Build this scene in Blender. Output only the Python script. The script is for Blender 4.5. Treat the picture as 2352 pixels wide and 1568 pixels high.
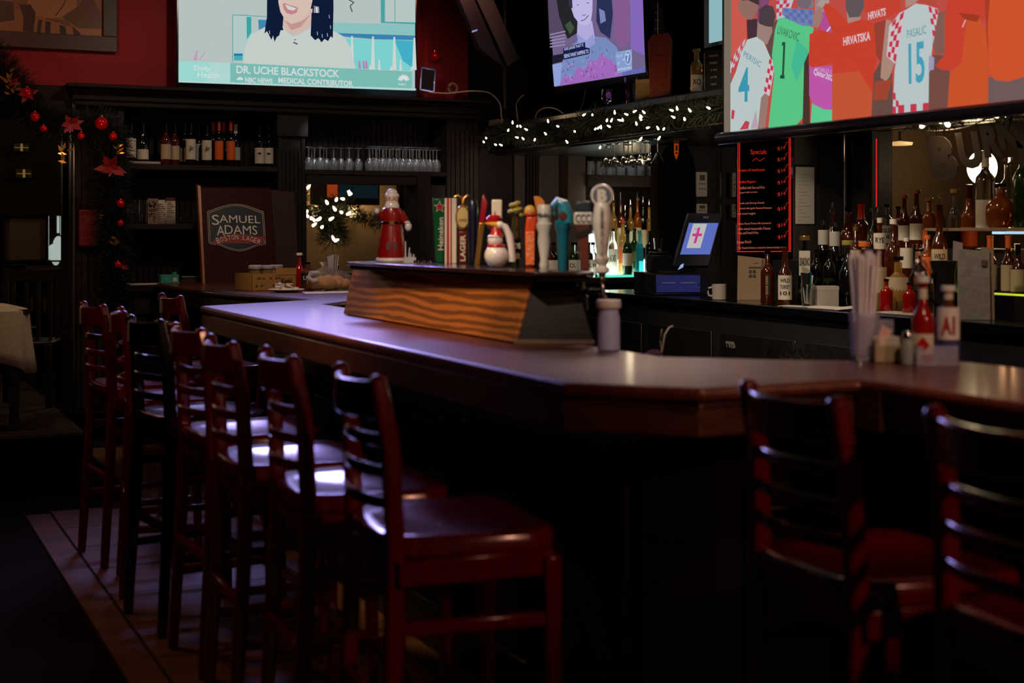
import bpy, math, random
from mathutils import Vector, Matrix
PI = math.pi
R_ = random.Random(7)
for o in list(bpy.data.objects): bpy.data.objects.remove(o)
S = bpy.context.scene
COL = S.collection
# ------------------------------------------------------------------ camera, world, lights, exposure
# room axes: +x runs along the back wall (to the right), +y runs away along the bar
ANG = math.radians(25); CA, SA = math.cos(ANG), math.sin(ANG)
F = 3267.0; EYE = 1.42; HY = 530.0; CX = 1176.0
cam = bpy.data.cameras.new('camera'); cam.lens = 50.0; cam.sensor_width = 36.0
cam.shift_y = -254.0/2352.0
cam.clip_start = 0.05; cam.clip_end = 100
cam.dof.use_dof = True; cam.dof.focus_distance = 8.6; cam.dof.aperture_fstop = 2.6
co = bpy.data.objects.new('camera', cam); COL.objects.link(co)
co.location = (0, 0, EYE); co.rotation_euler = (PI/2, 0, -ANG)
S.camera = co
S.view_settings.view_transform = 'Standard'; S.view_settings.look = 'None'
S.view_settings.exposure = 0.0; S.view_settings.gamma = 1.0; S.view_settings.use_curve_mapping = False
w = bpy.data.worlds.new('world'); S.world = w; w.use_nodes = True
w.node_tree.nodes['Background'].inputs[0].default_value = (1.0, 0.72, 0.5, 1)
w.node_tree.nodes['Background'].inputs[1].default_value = 0.02

def light(name, kind, loc, energy, col, size=0.1, target=None, spot=60, sy=None, blend=0.6):
    l = bpy.data.lights.new(name, kind); l.energy = energy; l.color = col
    if kind == 'AREA':
        l.size = size
        if sy: l.shape = 'RECTANGLE'; l.size_y = sy
    else: l.shadow_soft_size = size
    if kind == 'SPOT': l.spot_size = math.radians(spot); l.spot_blend = blend
    o = bpy.data.objects.new(name, l); COL.objects.link(o); o.location = loc
    if target is not None:
        o.rotation_euler = (Vector(target)-Vector(loc)).to_track_quat('-Z', 'Y').to_euler()
    return o
# unseen warm spots, several added as fill; added blue-violet panel imitates screen glow
light('downlight_tap_box', 'SPOT', (0.9, 4.5, 2.9), 105, (1.0, .62, .30), .05, (1.9, 4.8, 1.15), 36)
light('fill_spot_taps', 'SPOT', (0.6, 3.0, 3.0), 165, (1.0, .84, .70), .06, (2.10, 4.65, 1.42), 40)  # unseen spot added to brighten the tap handles
light('fill_spot_bar_corner', 'SPOT', (1.9, 1.2, 3.0), 74, (1.0, .68, .48), .08, (2.4, 3.0, 1.1), 42)  # unseen fill spot for the bar corner and condiments
light('fill_spot_far_counter', 'SPOT', (1.5, 6.9, 3.1), 85, (1.0, .74, .5), .05, (2.5, 8.05, 1.1), 26)  # unseen spot added to lift the carton and bread
light('fill_spot_bar_sheen', 'SPOT', (3.1, 5.0, 2.75), 100, (1.0, .74, .62), .3, (1.93, 3.45, 1.07), 20)  # unseen spot added to put a sheen on the bar top
light('downlight_stools', 'SPOT', (2.4, -1.0, 2.6), 85, (1.0, .42, .28), .10, (1.4, 3.0, .7), 50)
light('downlight_stools', 'SPOT', (-1.0, 3.6, 3.1), 16, (1.0, .36, .26), .10, (1.1, 4.6, .8), 60)
light('downlight_red_wall', 'SPOT', (0.7, 8.2, 3.3), 26, (1.0, .45, .3), .10, (0.6, 9.8, 2.6), 95)
light('downlight_red_wall', 'SPOT', (4.0, 8.8, 3.3), 14, (1.0, .35, .25), .10, (3.9, 9.8, 2.6), 70)
sl = light('screen_glow_fill_blue', 'AREA', (2.6, 9.3, 3.05), 14, (.44, .36, 1.0), 1.5, (1.7, 5.4, 1.0), sy=.5); sl.data.spread = math.radians(64)  # added panel, stands in for television glow on bar top and seats
light('fill_spot_back_bar', 'SPOT', (2.7, 5.7, 2.6), 90, (1.0, .80, .62), .06, (4.8, 6.3, 1.25), 62)  # unseen fill spots, placed to brighten the back bar bottles
light('fill_spot_back_bar', 'SPOT', (2.7, 4.3, 2.6), 60, (1.0, .80, .62), .06, (4.8, 4.8, 1.35), 75)
for yy_ in (7.6, 6.2, 5.6, 5.0, 4.3): light('canopy_fill_spot', 'SPOT', (4.50, yy_, 1.97), 3.0, (1.0, .74, .5), .03, (4.9, yy_, 1.1), 120)  # unseen spots added under the canopy to brighten the bottles
light('downlight_wine_shelf', 'SPOT', (2.3, 7.6, 3.3), 48, (1.0, .82, .66), .08, (2.6, 9.9, 1.7), 85)
light('canopy_fill_spot', 'SPOT', (4.55, 7.15, 1.96), 7, (1.0, .80, .62), .03, (5.15, 8.3, 1.55), 60)  # unseen spot added to light the fin and remotes
light('canopy_fill_spot', 'SPOT', (4.6, 5.9, 1.96), 4, (1.0, .80, .62), .03, (5.15, 6.9, 1.5), 50)
light('canopy_end_fill', 'SPOT', (4.15, 8.3, 1.9), 34, (1.0, .78, .62), .05, (4.8, 9.85, 1.4), 70)  # unseen spot added to lift the grey panels at the far end
light('downlight_floor', 'SPOT', (0.2, 6.0, 3.1), 26, (1.0, .45, .2), .15, (0.9, 5.6, 0), 85)

# ------------------------------------------------------------------ picture -> room helpers
def onD(px, py, Y):
    t = (px-CX)/F; X = t*Y
    return Vector((CA*X+SA*Y, -SA*X+CA*Y, EYE+(HY-py)*Y/F))
def onS(px, py, s):
    t = (px-CX)/F
    return onD(px, py, s/(CA-SA*t))
def onR(px, py, r):
    t = (px-CX)/F
    return onD(px, py, r/(CA*t+SA))
def onZ(px, py, z):
    return onD(px, py, F*(EYE-z)/(py-HY))
def depth(v): return SA*v[0]+CA*v[1]
def srgb(c):
    if isinstance(c, str):
        c = [int(c[i:i+2], 16)/255 for i in (0, 2, 4)]
    return tuple(x/12.92 if x <= .04045 else ((x+.055)/1.055)**2.4 for x in c)

# ------------------------------------------------------------------ materials
MATS = {}
def mat(name, c, rough=.5, metal=0, emit=None, es=1.0, trans=0, coat=0, alpha=1, spec=.5, ior=1.45):
    if name in MATS: return MATS[name]
    m = bpy.data.materials.new(name); m.use_nodes = True
    b = m.node_tree.nodes['Principled BSDF']; c = srgb(c)
    b.inputs['Base Color'].default_value = (*c, 1); b.inputs['Roughness'].default_value = rough
    b.inputs['Metallic'].default_value = metal; b.inputs['Transmission Weight'].default_value = trans
    b.inputs['Coat Weight'].default_value = coat; b.inputs['Coat Roughness'].default_value = .12
    b.inputs['Alpha'].default_value = alpha; b.inputs['Specular IOR Level'].default_value = spec
    b.inputs['IOR'].default_value = ior
    if emit is not None:
        b.inputs['Emission Color'].default_value = (*srgb(emit), 1); b.inputs['Emission Strength'].default_value = es
    MATS[name] = m; return m
def screen(c, es=1.0):
    k = 'screen_%s_%d' % (c, int(es*100))
    if k in MATS: return MATS[k]
    m = bpy.data.materials.new(k); m.use_nodes = True; nt = m.node_tree
    nt.nodes.remove(nt.nodes['Principled BSDF'])
    e = nt.nodes.new('ShaderNodeEmission'); e.inputs[0].default_value = (*srgb(c), 1); e.inputs[1].default_value = es
    nt.links.new(e.outputs[0], nt.nodes['Material Output'].inputs[0])
    MATS[k] = m; return m
def wood(name, c1, c2, rough=.35, scale=(1, 8, 8), coat=0, dist=3.0, bump=.05, rings=False):
    if name in MATS: return MATS[name]
    m = mat(name, c1, rough, coat=coat); nt = m.node_tree; b = nt.nodes['Principled BSDF']
    tc = nt.nodes.new('ShaderNodeTexCoord'); mp = nt.nodes.new('ShaderNodeMapping'); mp.inputs['Scale'].default_value = scale
    nt.links.new(tc.outputs['Object'], mp.inputs[0])
    if rings:
        n = nt.nodes.new('ShaderNodeTexWave'); n.wave_type = 'BANDS'; n.bands_direction = 'Z'
        n.inputs['Scale'].default_value = 2.2; n.inputs['Distortion'].default_value = dist
        n.inputs['Detail'].default_value = 4; n.inputs['Detail Scale'].default_value = .8
    else:
        n = nt.nodes.new('ShaderNodeTexNoise'); n.inputs['Scale'].default_value = 3; n.inputs['Detail'].default_value = 6
        n.inputs['Distortion'].default_value = dist*.3
    nt.links.new(mp.outputs[0], n.inputs['Vector'])
    r = nt.nodes.new('ShaderNodeValToRGB'); r.color_ramp.elements[0].color = (*srgb(c1), 1); r.color_ramp.elements[1].color = (*srgb(c2), 1)
    r.color_ramp.elements[0].position = .25; r.color_ramp.elements[1].position = .75
    nt.links.new(n.outputs[1] if rings else n.outputs[0], r.inputs[0]); nt.links.new(r.outputs[0], b.inputs['Base Color'])
    bp = nt.nodes.new('ShaderNodeBump'); bp.inputs['Strength'].default_value = bump; bp.inputs['Distance'].default_value = .01
    nt.links.new(n.outputs[1] if rings else n.outputs[0], bp.inputs['Height']); nt.links.new(bp.outputs[0], b.inputs['Normal'])
    return m
def noisy(name, c1, c2, rough=.8, scale=20, bump=.1, detail=4):
    if name in MATS: return MATS[name]
    m = mat(name, c1, rough); nt = m.node_tree; b = nt.nodes['Principled BSDF']
    tc = nt.nodes.new('ShaderNodeTexCoord')
    n = nt.nodes.new('ShaderNodeTexNoise'); n.inputs['Scale'].default_value = scale; n.inputs['Detail'].default_value = detail
    nt.links.new(tc.outputs['Object'], n.inputs['Vector'])
    r = nt.nodes.new('ShaderNodeValToRGB'); r.color_ramp.elements[0].color = (*srgb(c1), 1); r.color_ramp.elements[1].color = (*srgb(c2), 1)
    r.color_ramp.elements[0].position = .35; r.color_ramp.elements[1].position = .65
    nt.links.new(n.outputs[0], r.inputs[0]); nt.links.new(r.outputs[0], b.inputs['Base Color'])
    bp = nt.nodes.new('ShaderNodeBump'); bp.inputs['Strength'].default_value = bump; bp.inputs['Distance'].default_value = .01
    nt.links.new(n.outputs[0], bp.inputs['Height']); nt.links.new(bp.outputs[0], b.inputs['Normal'])
    return m

M = dict(
 black=mat('black_paint', '14110f', .45), blackmat=mat('black_matte', '0d0b0a', .8), blackgloss=mat('black_gloss', '0b0a0a', .15),
 cab=wood('painted_cabinet_wood', '25201f', '302a2a', .5, (3, 3, 30), bump=.02),
 cabdark=wood('dark_cabinet_wood', '1a1414', '241b1a', .5, (3, 3, 20), bump=.02),
 beads=mat('beadboard_paint', '231e1d', .55),
 stool=wood('mahogany_stool', '5c0606', '7c0c0a', .2, (12, 12, 2), coat=.4, bump=.01),
 stoolb=wood('black_stool', '100a0a', '1a0f0e', .15, (12, 12, 2), coat=.8, bump=.01),
 bartop=wood('bar_top_wood', '40190d', '6a3017', .40, (9, 1, 9), coat=.25, bump=.02, dist=5),
 baredge=wood('bar_edge_wood', '3a1c10', '54301c', .3, (2, 2, 10), coat=.2, dist=6),
 barbody=wood('bar_body_wood', '0f0b0b', '191111', .35, (3, 3, 12), bump=.02),
 oak=wood('tap_box_oak', '69370f', 'a05c22', .42, (2.2, .8, 5), dist=9, rings=True, bump=.06),
 oakdark=wood('tap_box_dark', '130f0d', '2a221c', .35, (1.5, 1, 14), dist=4, bump=.06),
 signwood=wood('sign_wood', '2c0c06', '3f130a', .5, (4, 4, 2), dist=6, bump=.03),
 plaque=wood('plaque_wood', '6a2a1d', '82372a', .5, (4, 4, 4)),
 redwall=noisy('red_wall', '7c0a12', '860d15', .75, 60, .03), tan=noisy('tan_wall', '8f7354', '977a5a', .8, 30, .03),
 tanlow=noisy('tan_panel', '604a33', '684f38', .8, 30, .03),
 carpet=noisy('dark_carpet', '150f0e', '221715', .95, 220, .4), tile=noisy('stone_tile', '5c3b26', '775236', .55, 7, .25, 8),
 grout=mat('grout', '1b120d', .9), carpet2=noisy('platform_carpet', '2a1512', '351c17', .95, 160, .3),
 ceil=mat('ceiling_black', '0d0b0b', .9),
 mirror=mat('mirror_glass', 'a8a5a0', .03, 1.0), chrome=mat('chrome', 'd8d8dc', .12, 1), brass=mat('brass', 'c29a4e', .2, 1), gold=mat('gold_foil', 'd8a850', .25, .9),
 darksteel=mat('dark_steel', '4b4743', .3, .9),
 glass=mat('clear_glass', 'ffffff', .03, spec=.9, trans=1, ior=1.45), plasticclear=mat('clear_plastic', 'f0f0ff', .15, trans=.8, ior=1.3),
 frost=mat('frosted_plastic', 'c9cad6', .5, trans=.25), white=mat('white_plastic', 'd9d6d0', .4), paper=mat('paper', 'cbc5b8', .8),
 cream=mat('cream_label', 'cdc3ae', .7), creamd=mat('buff_label', 'b3a07f', .7), greyl=mat('grey_label', 'aaa99f', .7), orange=mat('orange_label', 'd65f1c', .6), redcap=mat('red_capsule', 'b3371f', .4),
 wine=mat('dark_wine_glass', '0d0f0a', .08, coat=.5), rose=mat('rose_wine', '4a1a10', .06, coat=.5), green=mat('green_glass', '23380f', .07, trans=.35, coat=.4),
 amber=mat('amber_liquor', 'a8551a', .05, trans=.6, coat=.3), darkamber=mat('dark_amber_liquor', '54200a', .06, trans=.45, coat=.4), gin=mat('blue_gin_glass', '3fc7d4', .06, trans=.75),
 blackglass=mat('black_bottle_glass', '0a0a0b', .07, coat=.5), honey=mat('pale_liquor', 'c99d4e', .05, trans=.7),
 cloth=noisy('white_tablecloth', 'b8aa90', 'c6b89e', .85, 60, .1), ink=mat('dark_ink', '1a1a1a', .7), redink=mat('red_ink', 'a01818', .6),
 red=mat('red_paint', 'b01812', .3, coat=.5), santared=mat('santa_red', '8a0f0c', .3, coat=.5), ceramic=mat('white_ceramic', 'e0d8d0', .3, coat=.3), skin=mat('painted_skin', 'c89f84', .4),
 teal=mat('teal_paint', '1b6a78', .3, coat=.4), tealbox=mat('teal_box', '2e8f80', .6), navy=mat('navy_enamel', '15172f', .25, coat=.4), greenp=mat('green_enamel', '12552e', .25, coat=.4),
 orangep=mat('orange_paint', 'd9481a', .4, coat=.3), yellow=mat('yellow_paint', 'd0a030', .4), ivory=mat('ivory_paint', 'd6cdbd', .35, coat=.3), brown=mat('brown_paint', '5a2b1c', .4),
 card=mat('cardboard', 'a97c45', .75), bread=noisy('bread_crust', 'c98a3e', 'dfb06a', .7, 18, .2), bag=mat('clear_bag', 'e6dede', .25, trans=.85, ior=1.08, alpha=.55),
 straw=mat('straw_plastic', 'f0e8ec', .35), needles=mat('garland_needles', '17240f', .7), needlesd=mat('dark_garland_needles', '0c120a', .75), wire=mat('white_wire', 'b7ab98', .6), poin=mat('poinsettia_petals', '7a0c12', .6),
 bauble=mat('red_bauble', 'c8140f', .12, .6, emit='c8140f', es=.05),
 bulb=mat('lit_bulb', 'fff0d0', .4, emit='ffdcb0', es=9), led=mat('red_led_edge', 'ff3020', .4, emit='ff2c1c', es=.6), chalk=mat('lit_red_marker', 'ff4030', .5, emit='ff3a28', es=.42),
 chalkw=mat('lit_pink_marker', 'ffb0a0', .5, emit='ff7a68', es=.3), ledwhite=mat('lit_acrylic', 'f0fff8', .4, emit='e8fff4', es=1.3), ledteal=mat('lit_teal_acrylic', '80ffe8', .4, emit='6affe0', es=.7),
 ledlime=mat('lime_led', 'c8e040', .4, emit='c8dc30', es=.9), lampglow=mat('lit_lamp_globe', 'fff0d8', .4, emit='ffe2b0', es=5),
 pos=mat('register_black', '1a1c2c', .35), posblue_sheen=mat('drawer_front', '4454c8', .28), sugar=mat('sugar_packets', 'd5cab4', .7),  # drawer front's blue sheen is put into its base colour
 ketchup=mat('ketchup', '8a0c08', .15, coat=.4), mustard=mat('brown_sauce', '5a3018', .3),
)

# ------------------------------------------------------------------ mesh builder
class MB:
    def __init__(s): s.v = []; s.f = []; s.m = []; s.mi = 0; s.T = None
    def add(s, vs, fs):
        n = len(s.v)
        if s.T is not None: vs = [s.T @ Vector(v) for v in vs]
        s.v += [tuple(v) for v in vs]; s.f += [tuple(i+n for i in f) for f in fs]; s.m += [s.mi]*len(fs); return s
    def box(s, x0, x1, y0, y1, z0, z1):
        if x0 > x1: x0, x1 = x1, x0
        if y0 > y1: y0, y1 = y1, y0
        if z0 > z1: z0, z1 = z1, z0
        return s.add([(x0,y0,z0),(x1,y0,z0),(x1,y1,z0),(x0,y1,z0),(x0,y0,z1),(x1,y0,z1),(x1,y1,z1),(x0,y1,z1)],
                     [(0,3,2,1),(4,5,6,7),(0,1,5,4),(1,2,6,5),(2,3,7,6),(3,0,4,7)])
    def hexa(s, b, t):   # 4 bottom + 4 top points
        return s.add(list(b)+list(t), [(0,3,2,1),(4,5,6,7),(0,1,5,4),(1,2,6,5),(2,3,7,6),(3,0,4,7)])
    def prism(s, pts, z0, z1):
        n = len(pts)
        return s.add([(p[0],p[1],z0) for p in pts]+[(p[0],p[1],z1) for p in pts],
                     [tuple(range(n-1,-1,-1)), tuple(range(n,2*n))]+[(i,(i+1)%n,(i+1)%n+n,i+n) for i in range(n)])
    def slab(s, pts, nrm):  # planar polygon extruded by vector nrm
        n = len(pts); nrm = Vector(nrm)
        return s.add([Vector(p) for p in pts]+[Vector(p)+nrm for p in pts],
                     [tuple(range(n-1,-1,-1)), tuple(range(n,2*n))]+[(i,(i+1)%n,(i+1)%n+n,i+n) for i in range(n)])
    def poly(s, pts): return s.add(pts, [tuple(range(len(pts)))])
    def lathe(s, prof, c=(0,0,0), n=20, sx=1, sy=1, ph=0):
        vs = []; fs = []
        for r, z in prof:
            for k in range(n):
                a = 2*PI*k/n+ph; vs.append((c[0]+r*sx*math.cos(a), c[1]+r*sy*math.sin(a), c[2]+z))
        for i in range(len(prof)-1):
            for k in range(n):
                k2 = (k+1) % n; fs.append((i*n+k, i*n+k2, (i+1)*n+k2, (i+1)*n+k))
        if prof[0][0] > 1e-6: fs.append(tuple(range(n-1,-1,-1)))
        if prof[-1][0] > 1e-6: fs.append(tuple((len(prof)-1)*n+k for k in range(n)))
        return s.add(vs, fs)
    def cyl(s, c, r, h, n=16): return s.lathe([(r,0),(r,h)], c, n)
    def ball(s, c, rx, ry=None, rz=None, n=14, m=9):
        ry = ry or rx; rz = rz or rx
        return s.lathe([(max(1e-7, math.sin(PI*i/m))*1.0, -math.cos(PI*i/m)) if 0 < i < m else (1e-7, -math.cos(PI*i/m)) for i in range(m+1)], (0,0,0), n) if False else s._ball(c, rx, ry, rz, n, m)
    def _ball(s, c, rx, ry, rz, n, m):
        vs = []; fs = []
        for i in range(m+1):
            a = PI*i/m
            for k in range(n):
                b = 2*PI*k/n; vs.append((c[0]+rx*math.sin(a)*math.cos(b), c[1]+ry*math.sin(a)*math.sin(b), c[2]-rz*math.cos(a)))
        for i in range(m):
            for k in range(n):
                k2 = (k+1) % n
                fs.append((i*n+k, i*n+k2, (i+1)*n+k2, (i+1)*n+k))
        return s.add(vs, fs)
    def tube(s, pts, r, n=8, r2=None):
        pts = [Vector(p) for p in pts]; vs = []; fs = []
        for i, p in enumerate(pts):
            d = (pts[min(i+1, len(pts)-1)]-pts[max(i-1, 0)]).normalized()
            a = d.cross(Vector((0,0,1)))
            if a.length < .05: a = d.cross(Vector((1,0,0)))
            a.normalize(); b = d.cross(a).normalized()
            rr = r if r2 is None else r+(r2-r)*i/(len(pts)-1)
            if isinstance(r, (list, tuple)): rr = r[i]
            for k in range(n):
                t = 2*PI*k/n; vs.append(p+a*rr*math.cos(t)+b*rr*math.sin(t))
        for i in range(len(pts)-1):
            for k in range(n):
                k2 = (k+1) % n; fs.append((i*n+k, i*n+k2, (i+1)*n+k2, (i+1)*n+k))
        fs.append(tuple(range(n-1,-1,-1))); fs.append(tuple((len(pts)-1)*n+k for k in range(n)))
        return s.add(vs, fs)
    def beam(s, pts, wx, wy, ax=(0,1,0)):  # rectangular section swept along pts; ax = section's wide axis
        pts = [Vector(p) for p in pts]; ax = Vector(ax).normalized(); vs = []; fs = []
        for i, p in enumerate(pts):
            d = (pts[min(i+1, len(pts)-1)]-pts[max(i-1, 0)]).normalized()
            b = d.cross(ax).normalized()
            a = ax
            ww = wx[i] if isinstance(wx, (list, tuple)) else wx
            hh = wy[i] if isinstance(wy, (list, tuple)) else wy
            for q in ((-1,-1),(1,-1),(1,1),(-1,1)): vs.append(p+a*q[0]*ww/2+b*q[1]*hh/2)
        for i in range(len(pts)-1):
            for k in range(4):
                k2 = (k+1) % 4; fs.append((i*4+k, i*4+k2, (i+1)*4+k2, (i+1)*4+k))
        fs.append((3,2,1,0)); n = (len(pts)-1)*4; fs.append((n,n+1,n+2,n+3))
        return s.add(vs, fs)
    def text(s, body, origin, u, v, w=None, h=None, n=None, depth=.0008, shear=0, bold=0):
        me = text_mesh(body, bold)
        xs = [p[0] for p in me[0]]; ys = [p[1] for p in me[0]]
        x0, x1, y0, y1 = min(xs), max(xs), min(ys), max(ys)
        kx = (w/(x1-x0)) if w else None; ky = (h/(y1-y0)) if h else None
        kx = kx or ky; ky = ky or kx
        u = Vector(u).normalized(); v = Vector(v).normalized(); nn = u.cross(v) if n is None else Vector(n)
        o = Vector(origin)+nn*depth
        return s.add([o+u*(p[0]-x0-(x1-x0)/2)*kx+v*(p[1]-y0-(y1-y0)/2)*ky+u*shear*(p[1]-y0) for p in me[0]], me[1])
    def build(s, name, m, parent=None, smooth=True, bevel=0, ang=35, segs=2, sub=0):
        me = bpy.data.meshes.new(name); me.from_pydata(s.v, [], s.f); me.update()
        ms = m if isinstance(m, (list, tuple)) else [m]
        for q in ms: me.materials.append(q)
        if len(ms) > 1: me.polygons.foreach_set('material_index', s.m)
        if smooth:
            me.polygons.foreach_set('use_smooth', [True]*len(me.polygons)); me.set_sharp_from_angle(angle=math.radians(ang))
        o = bpy.data.objects.new(name, me); COL.objects.link(o)
        if bevel:
            b = o.modifiers.new('bevel', 'BEVEL'); b.width = bevel; b.segments = segs; b.limit_method = 'ANGLE'; b.angle_limit = math.radians(40)
        if sub:
            q = o.modifiers.new('sub', 'SUBSURF'); q.levels = sub; q.render_levels = sub
        if parent is not None: o.parent = parent
        return o
_tc = {}
def text_mesh(body, bold=0):
    if (body, bold) in _tc: return _tc[(body, bold)]
    cu = bpy.data.curves.new('t', 'FONT'); cu.body = body; cu.resolution_u = 3; cu.offset = bold
    o = bpy.data.objects.new('t', cu); COL.objects.link(o)
    dg = bpy.context.evaluated_depsgraph_get(); me = bpy.data.meshes.new_from_object(o.evaluated_get(dg))
    r = ([tuple(v.co) for v in me.vertices], [tuple(p.vertices) for p in me.polygons])
    bpy.data.objects.remove(o); bpy.data.meshes.remove(me); bpy.data.curves.remove(cu)
    _tc[(body, bold)] = r; return r

def tag(o, label, cat, group=None):
    o['label'] = label; o['category'] = cat
    if group: o['group'] = group
    return o
def thing(name, label, cat, loc=(0,0,0), rz=0, group=None):
    o = bpy.data.objects.new(name, None); o.empty_display_size = .05; COL.objects.link(o)
    o.location = loc; o.rotation_euler = (0, 0, rz); return tag(o, label, cat, group)
def struct(name, mb, m, **k):
    o = mb.build(name, m, **k); o['kind'] = 'structure'; return o
def dup(root, loc, rz, label=None, group=None):
    r = root.copy(); COL.objects.link(r); r.location = loc; r.rotation_euler = (0, 0, rz)
    if label: r['label'] = label
    if group: r['group'] = group
    for ch in list(root.children):
        c = ch.copy(); COL.objects.link(c); c.parent = r
        for g in list(ch.children):
            d = g.copy(); COL.objects.link(d); d.parent = c
    return r

M['oakdark'].node_tree.nodes['Principled BSDF'].inputs['Roughness'].default_value = .6
for k_ in ('oakdark', 'signwood', 'carpet', 'cab', 'cabdark', 'beads'): M[k_].node_tree.nodes['Principled BSDF'].inputs['Specular IOR Level'].default_value = .12
M['glassw'] = mat('shelf_glassware', 'f4fbff', .13, trans=.9, coat=1.0, spec=1.0)
# ================================================================== THE ROOM
SF = 9.8
rx = lambda px: onS(px, HY, SF).x
def zz(px, py, s=SF): return onS(px, py, s).z
def bx(*a): return MB().box(*a)
struct('floor', bx(-4, 7, -3, 16, -.1, 0), M['carpet'])
# stone tile border around the bar
t = MB()
def tileq(x0, x1, y0, y1): t.box(x0+.004, x1-.004, y0+.004, y1-.004, 0, .012)
for k in range(8): tileq(.79, .91, 7.4-1.25*(k+1), 7.4-1.25*k)
yy = 7.45
while yy > -2:
    for j, (a, b) in enumerate(((.915, 1.35), (1.35, 1.80), (1.8, 2.3))):
        tileq(a, b, yy-.45, yy)
    yy -= .45
for k in range(4): tileq(1.38, 1.85, 7.5+.5*k, 8.0+.5*k); tileq(1.85, 2.3, 7.5+.5*k, 8.0+.5*k)
struct('trim_1', t, M['tile'], smooth=False)
g = MB().box(.79, 2.3, -2, 7.44, .0005, .006).box(1.38, 2.3, 7.44, 9.5, .0005, .006); struct('trim_2', g, M['grout'], smooth=False)
struct('ceiling', bx(-4, 7, -3, 16, 3.75, 3.85), M['ceil'])
# raised dining platform
r0 = 1.33
struct('trim_3', MB().box(-4, r0, 8.87, 16, .001, .17), M['carpet2'])
struct('trim_4', MB().box(-4, r0, 8.84, 8.90, .171, .2), M['barbody'], bevel=.008)
# back wall above the cabinets (red), over the doorway and cabinets
struct('wall_back', MB().box(-4, rx(1082), 9.86, 10.0, 2.38, 3.75), M['redwall'])
xo0, xo1 = rx(703), rx(958)
wl = MB().box(rx(1082), 6.3, 9.92, 10.0, 2.2, 3.75)
wl.box(r0, xo0, 10.14, 10.24, 0, 2.41).box(xo0, xo1, 10.14, 10.24, 0, 1.1).box(xo0, xo1, 10.14, 10.24, 1.86, 2.41).box(xo1, 6.3, 10.14, 10.24, 0, 2.41)
struct('wall_back_lower', wl, M['cabdark'])
struct('wall_left', bx(-4.1, -4, -3, 16, 0, 3.75), M['cabdark'])
struct('wall_right', MB().box(5.45, 5.55, 1.0, 6.62, 0, 1.05).box(5.45, 5.55, 1.0, 6.62, 2.0, 3.75).box(5.45, 5.55, 6.62, 8.4, 0, 3.75), M['cabdark'])
struct('wall_alcove', MB().box(5.45, 6.3, 8.41, 8.5, 0, 3.75).box(6.3, 6.4, 8.41, 10.24, 0, 3.75), M['cabdark'])
# dining room behind the doorway and behind the pass-through
struct('wall_far', bx(-4, 7, 14.6, 14.7, 0, 3.75), M['tan'])
struct('wall_far_dining', MB().box(-4, 2.1, 13.2, 13.3, .17, 3.75), M['cabdark'])
q = MB()
def farq(x0, x1, y0, y1, mb, dp=.02):
    a = onS(x0, y1, 13.18); b = onS(x1, y0, 13.18); mb.box(a.x, b.x, 13.18-dp, 13.19, a.z, b.z)
farq(-40, 158, 606, 629, q); struct('trim_5', q, M['tanlow'])
# window onto the street in the far room
q = MB(); farq(8, 155, 490, 495, q, .05); farq(8, 155, 597, 602, q, .05); farq(4, 11, 490, 602, q, .05); farq(150, 158, 490, 602, q, .05); farq(103, 110, 495, 597, q, .04)
wn = struct('window_1', q, M['cabdark'])
q = MB(); farq(11, 104, 495, 597, q, .01); q.build('roller_blind', M['tanlow'], wn)
q = MB(); farq(109, 112, 496, 597, q, .012); farq(131, 136, 496, 535, q, .012); farq(139, 145, 496, 540, q, .012)
a = onS(122, 575, 13.16)
for (px, py, s) in ((120, 580, .05), (134, 565, .06), (143, 583, .05), (128, 590, .05)):
    c = onS(px, py, 13.16); q.ball(c, s*.8, .015, s*1.5)
q.build('window_glow', mat('street_light_glow', 'b8d0c8', .5, emit='c8dcd2', es=.55), wn)
# dark beam and jamb of the doorway
struct('trim_6', MB().box(-4, r0+.02, 9.78, 10.2, 2.18, 2.38), M['cabdark'], bevel=.01)
jb = MB().box(rx(160), rx(171), 9.72, 9.8, .2, 2.3); struct('trim_7', jb, M['darksteel'], bevel=.01)
# ------------------------------------------------------------------ built-in back bar cabinets on the back wall
def fluted(name, px0, px1, z0, z1, s=SF, capz=None, parent=None, n=5, base=1.06):
    x0, x1 = rx(px0), rx(px1); q = MB(); w_ = x1-x0
    q.box(x0, x1, s, s+.34, z0, z1)
    q.box(x0, x0+w_*.12, s-.02, s, z0, z1).box(x1-w_*.12, x1, s-.02, s, z0, z1)
    g_ = w_*.76/n
    for k in range(n):
        xx = x0+w_*.12+g_*k; q.box(xx+g_*.16, xx+g_*.84, s-.018, s, z0+.05, (capz or z1)-.1)
    if capz: q.box(x0-.015, x1+.015, s-.04, s, capz, z1)
    return q
cab = thing('back_bar_cabinet', 'dark painted built-in cabinet with fluted pillars and open shelves along the back wall', 'cabinet', (0,0,0))
for nm, a, b, cz in (('fluted_pillar', 171, 283, None), ('fluted_pillar', 638, 699, 2.09), ('fluted_pillar', 1024, 1095, None)):
    fluted(nm, a, b, .2 if a == 171 else .0, 2.27, capz=cz).build(nm, M['cab'], cab, smooth=False)
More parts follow.
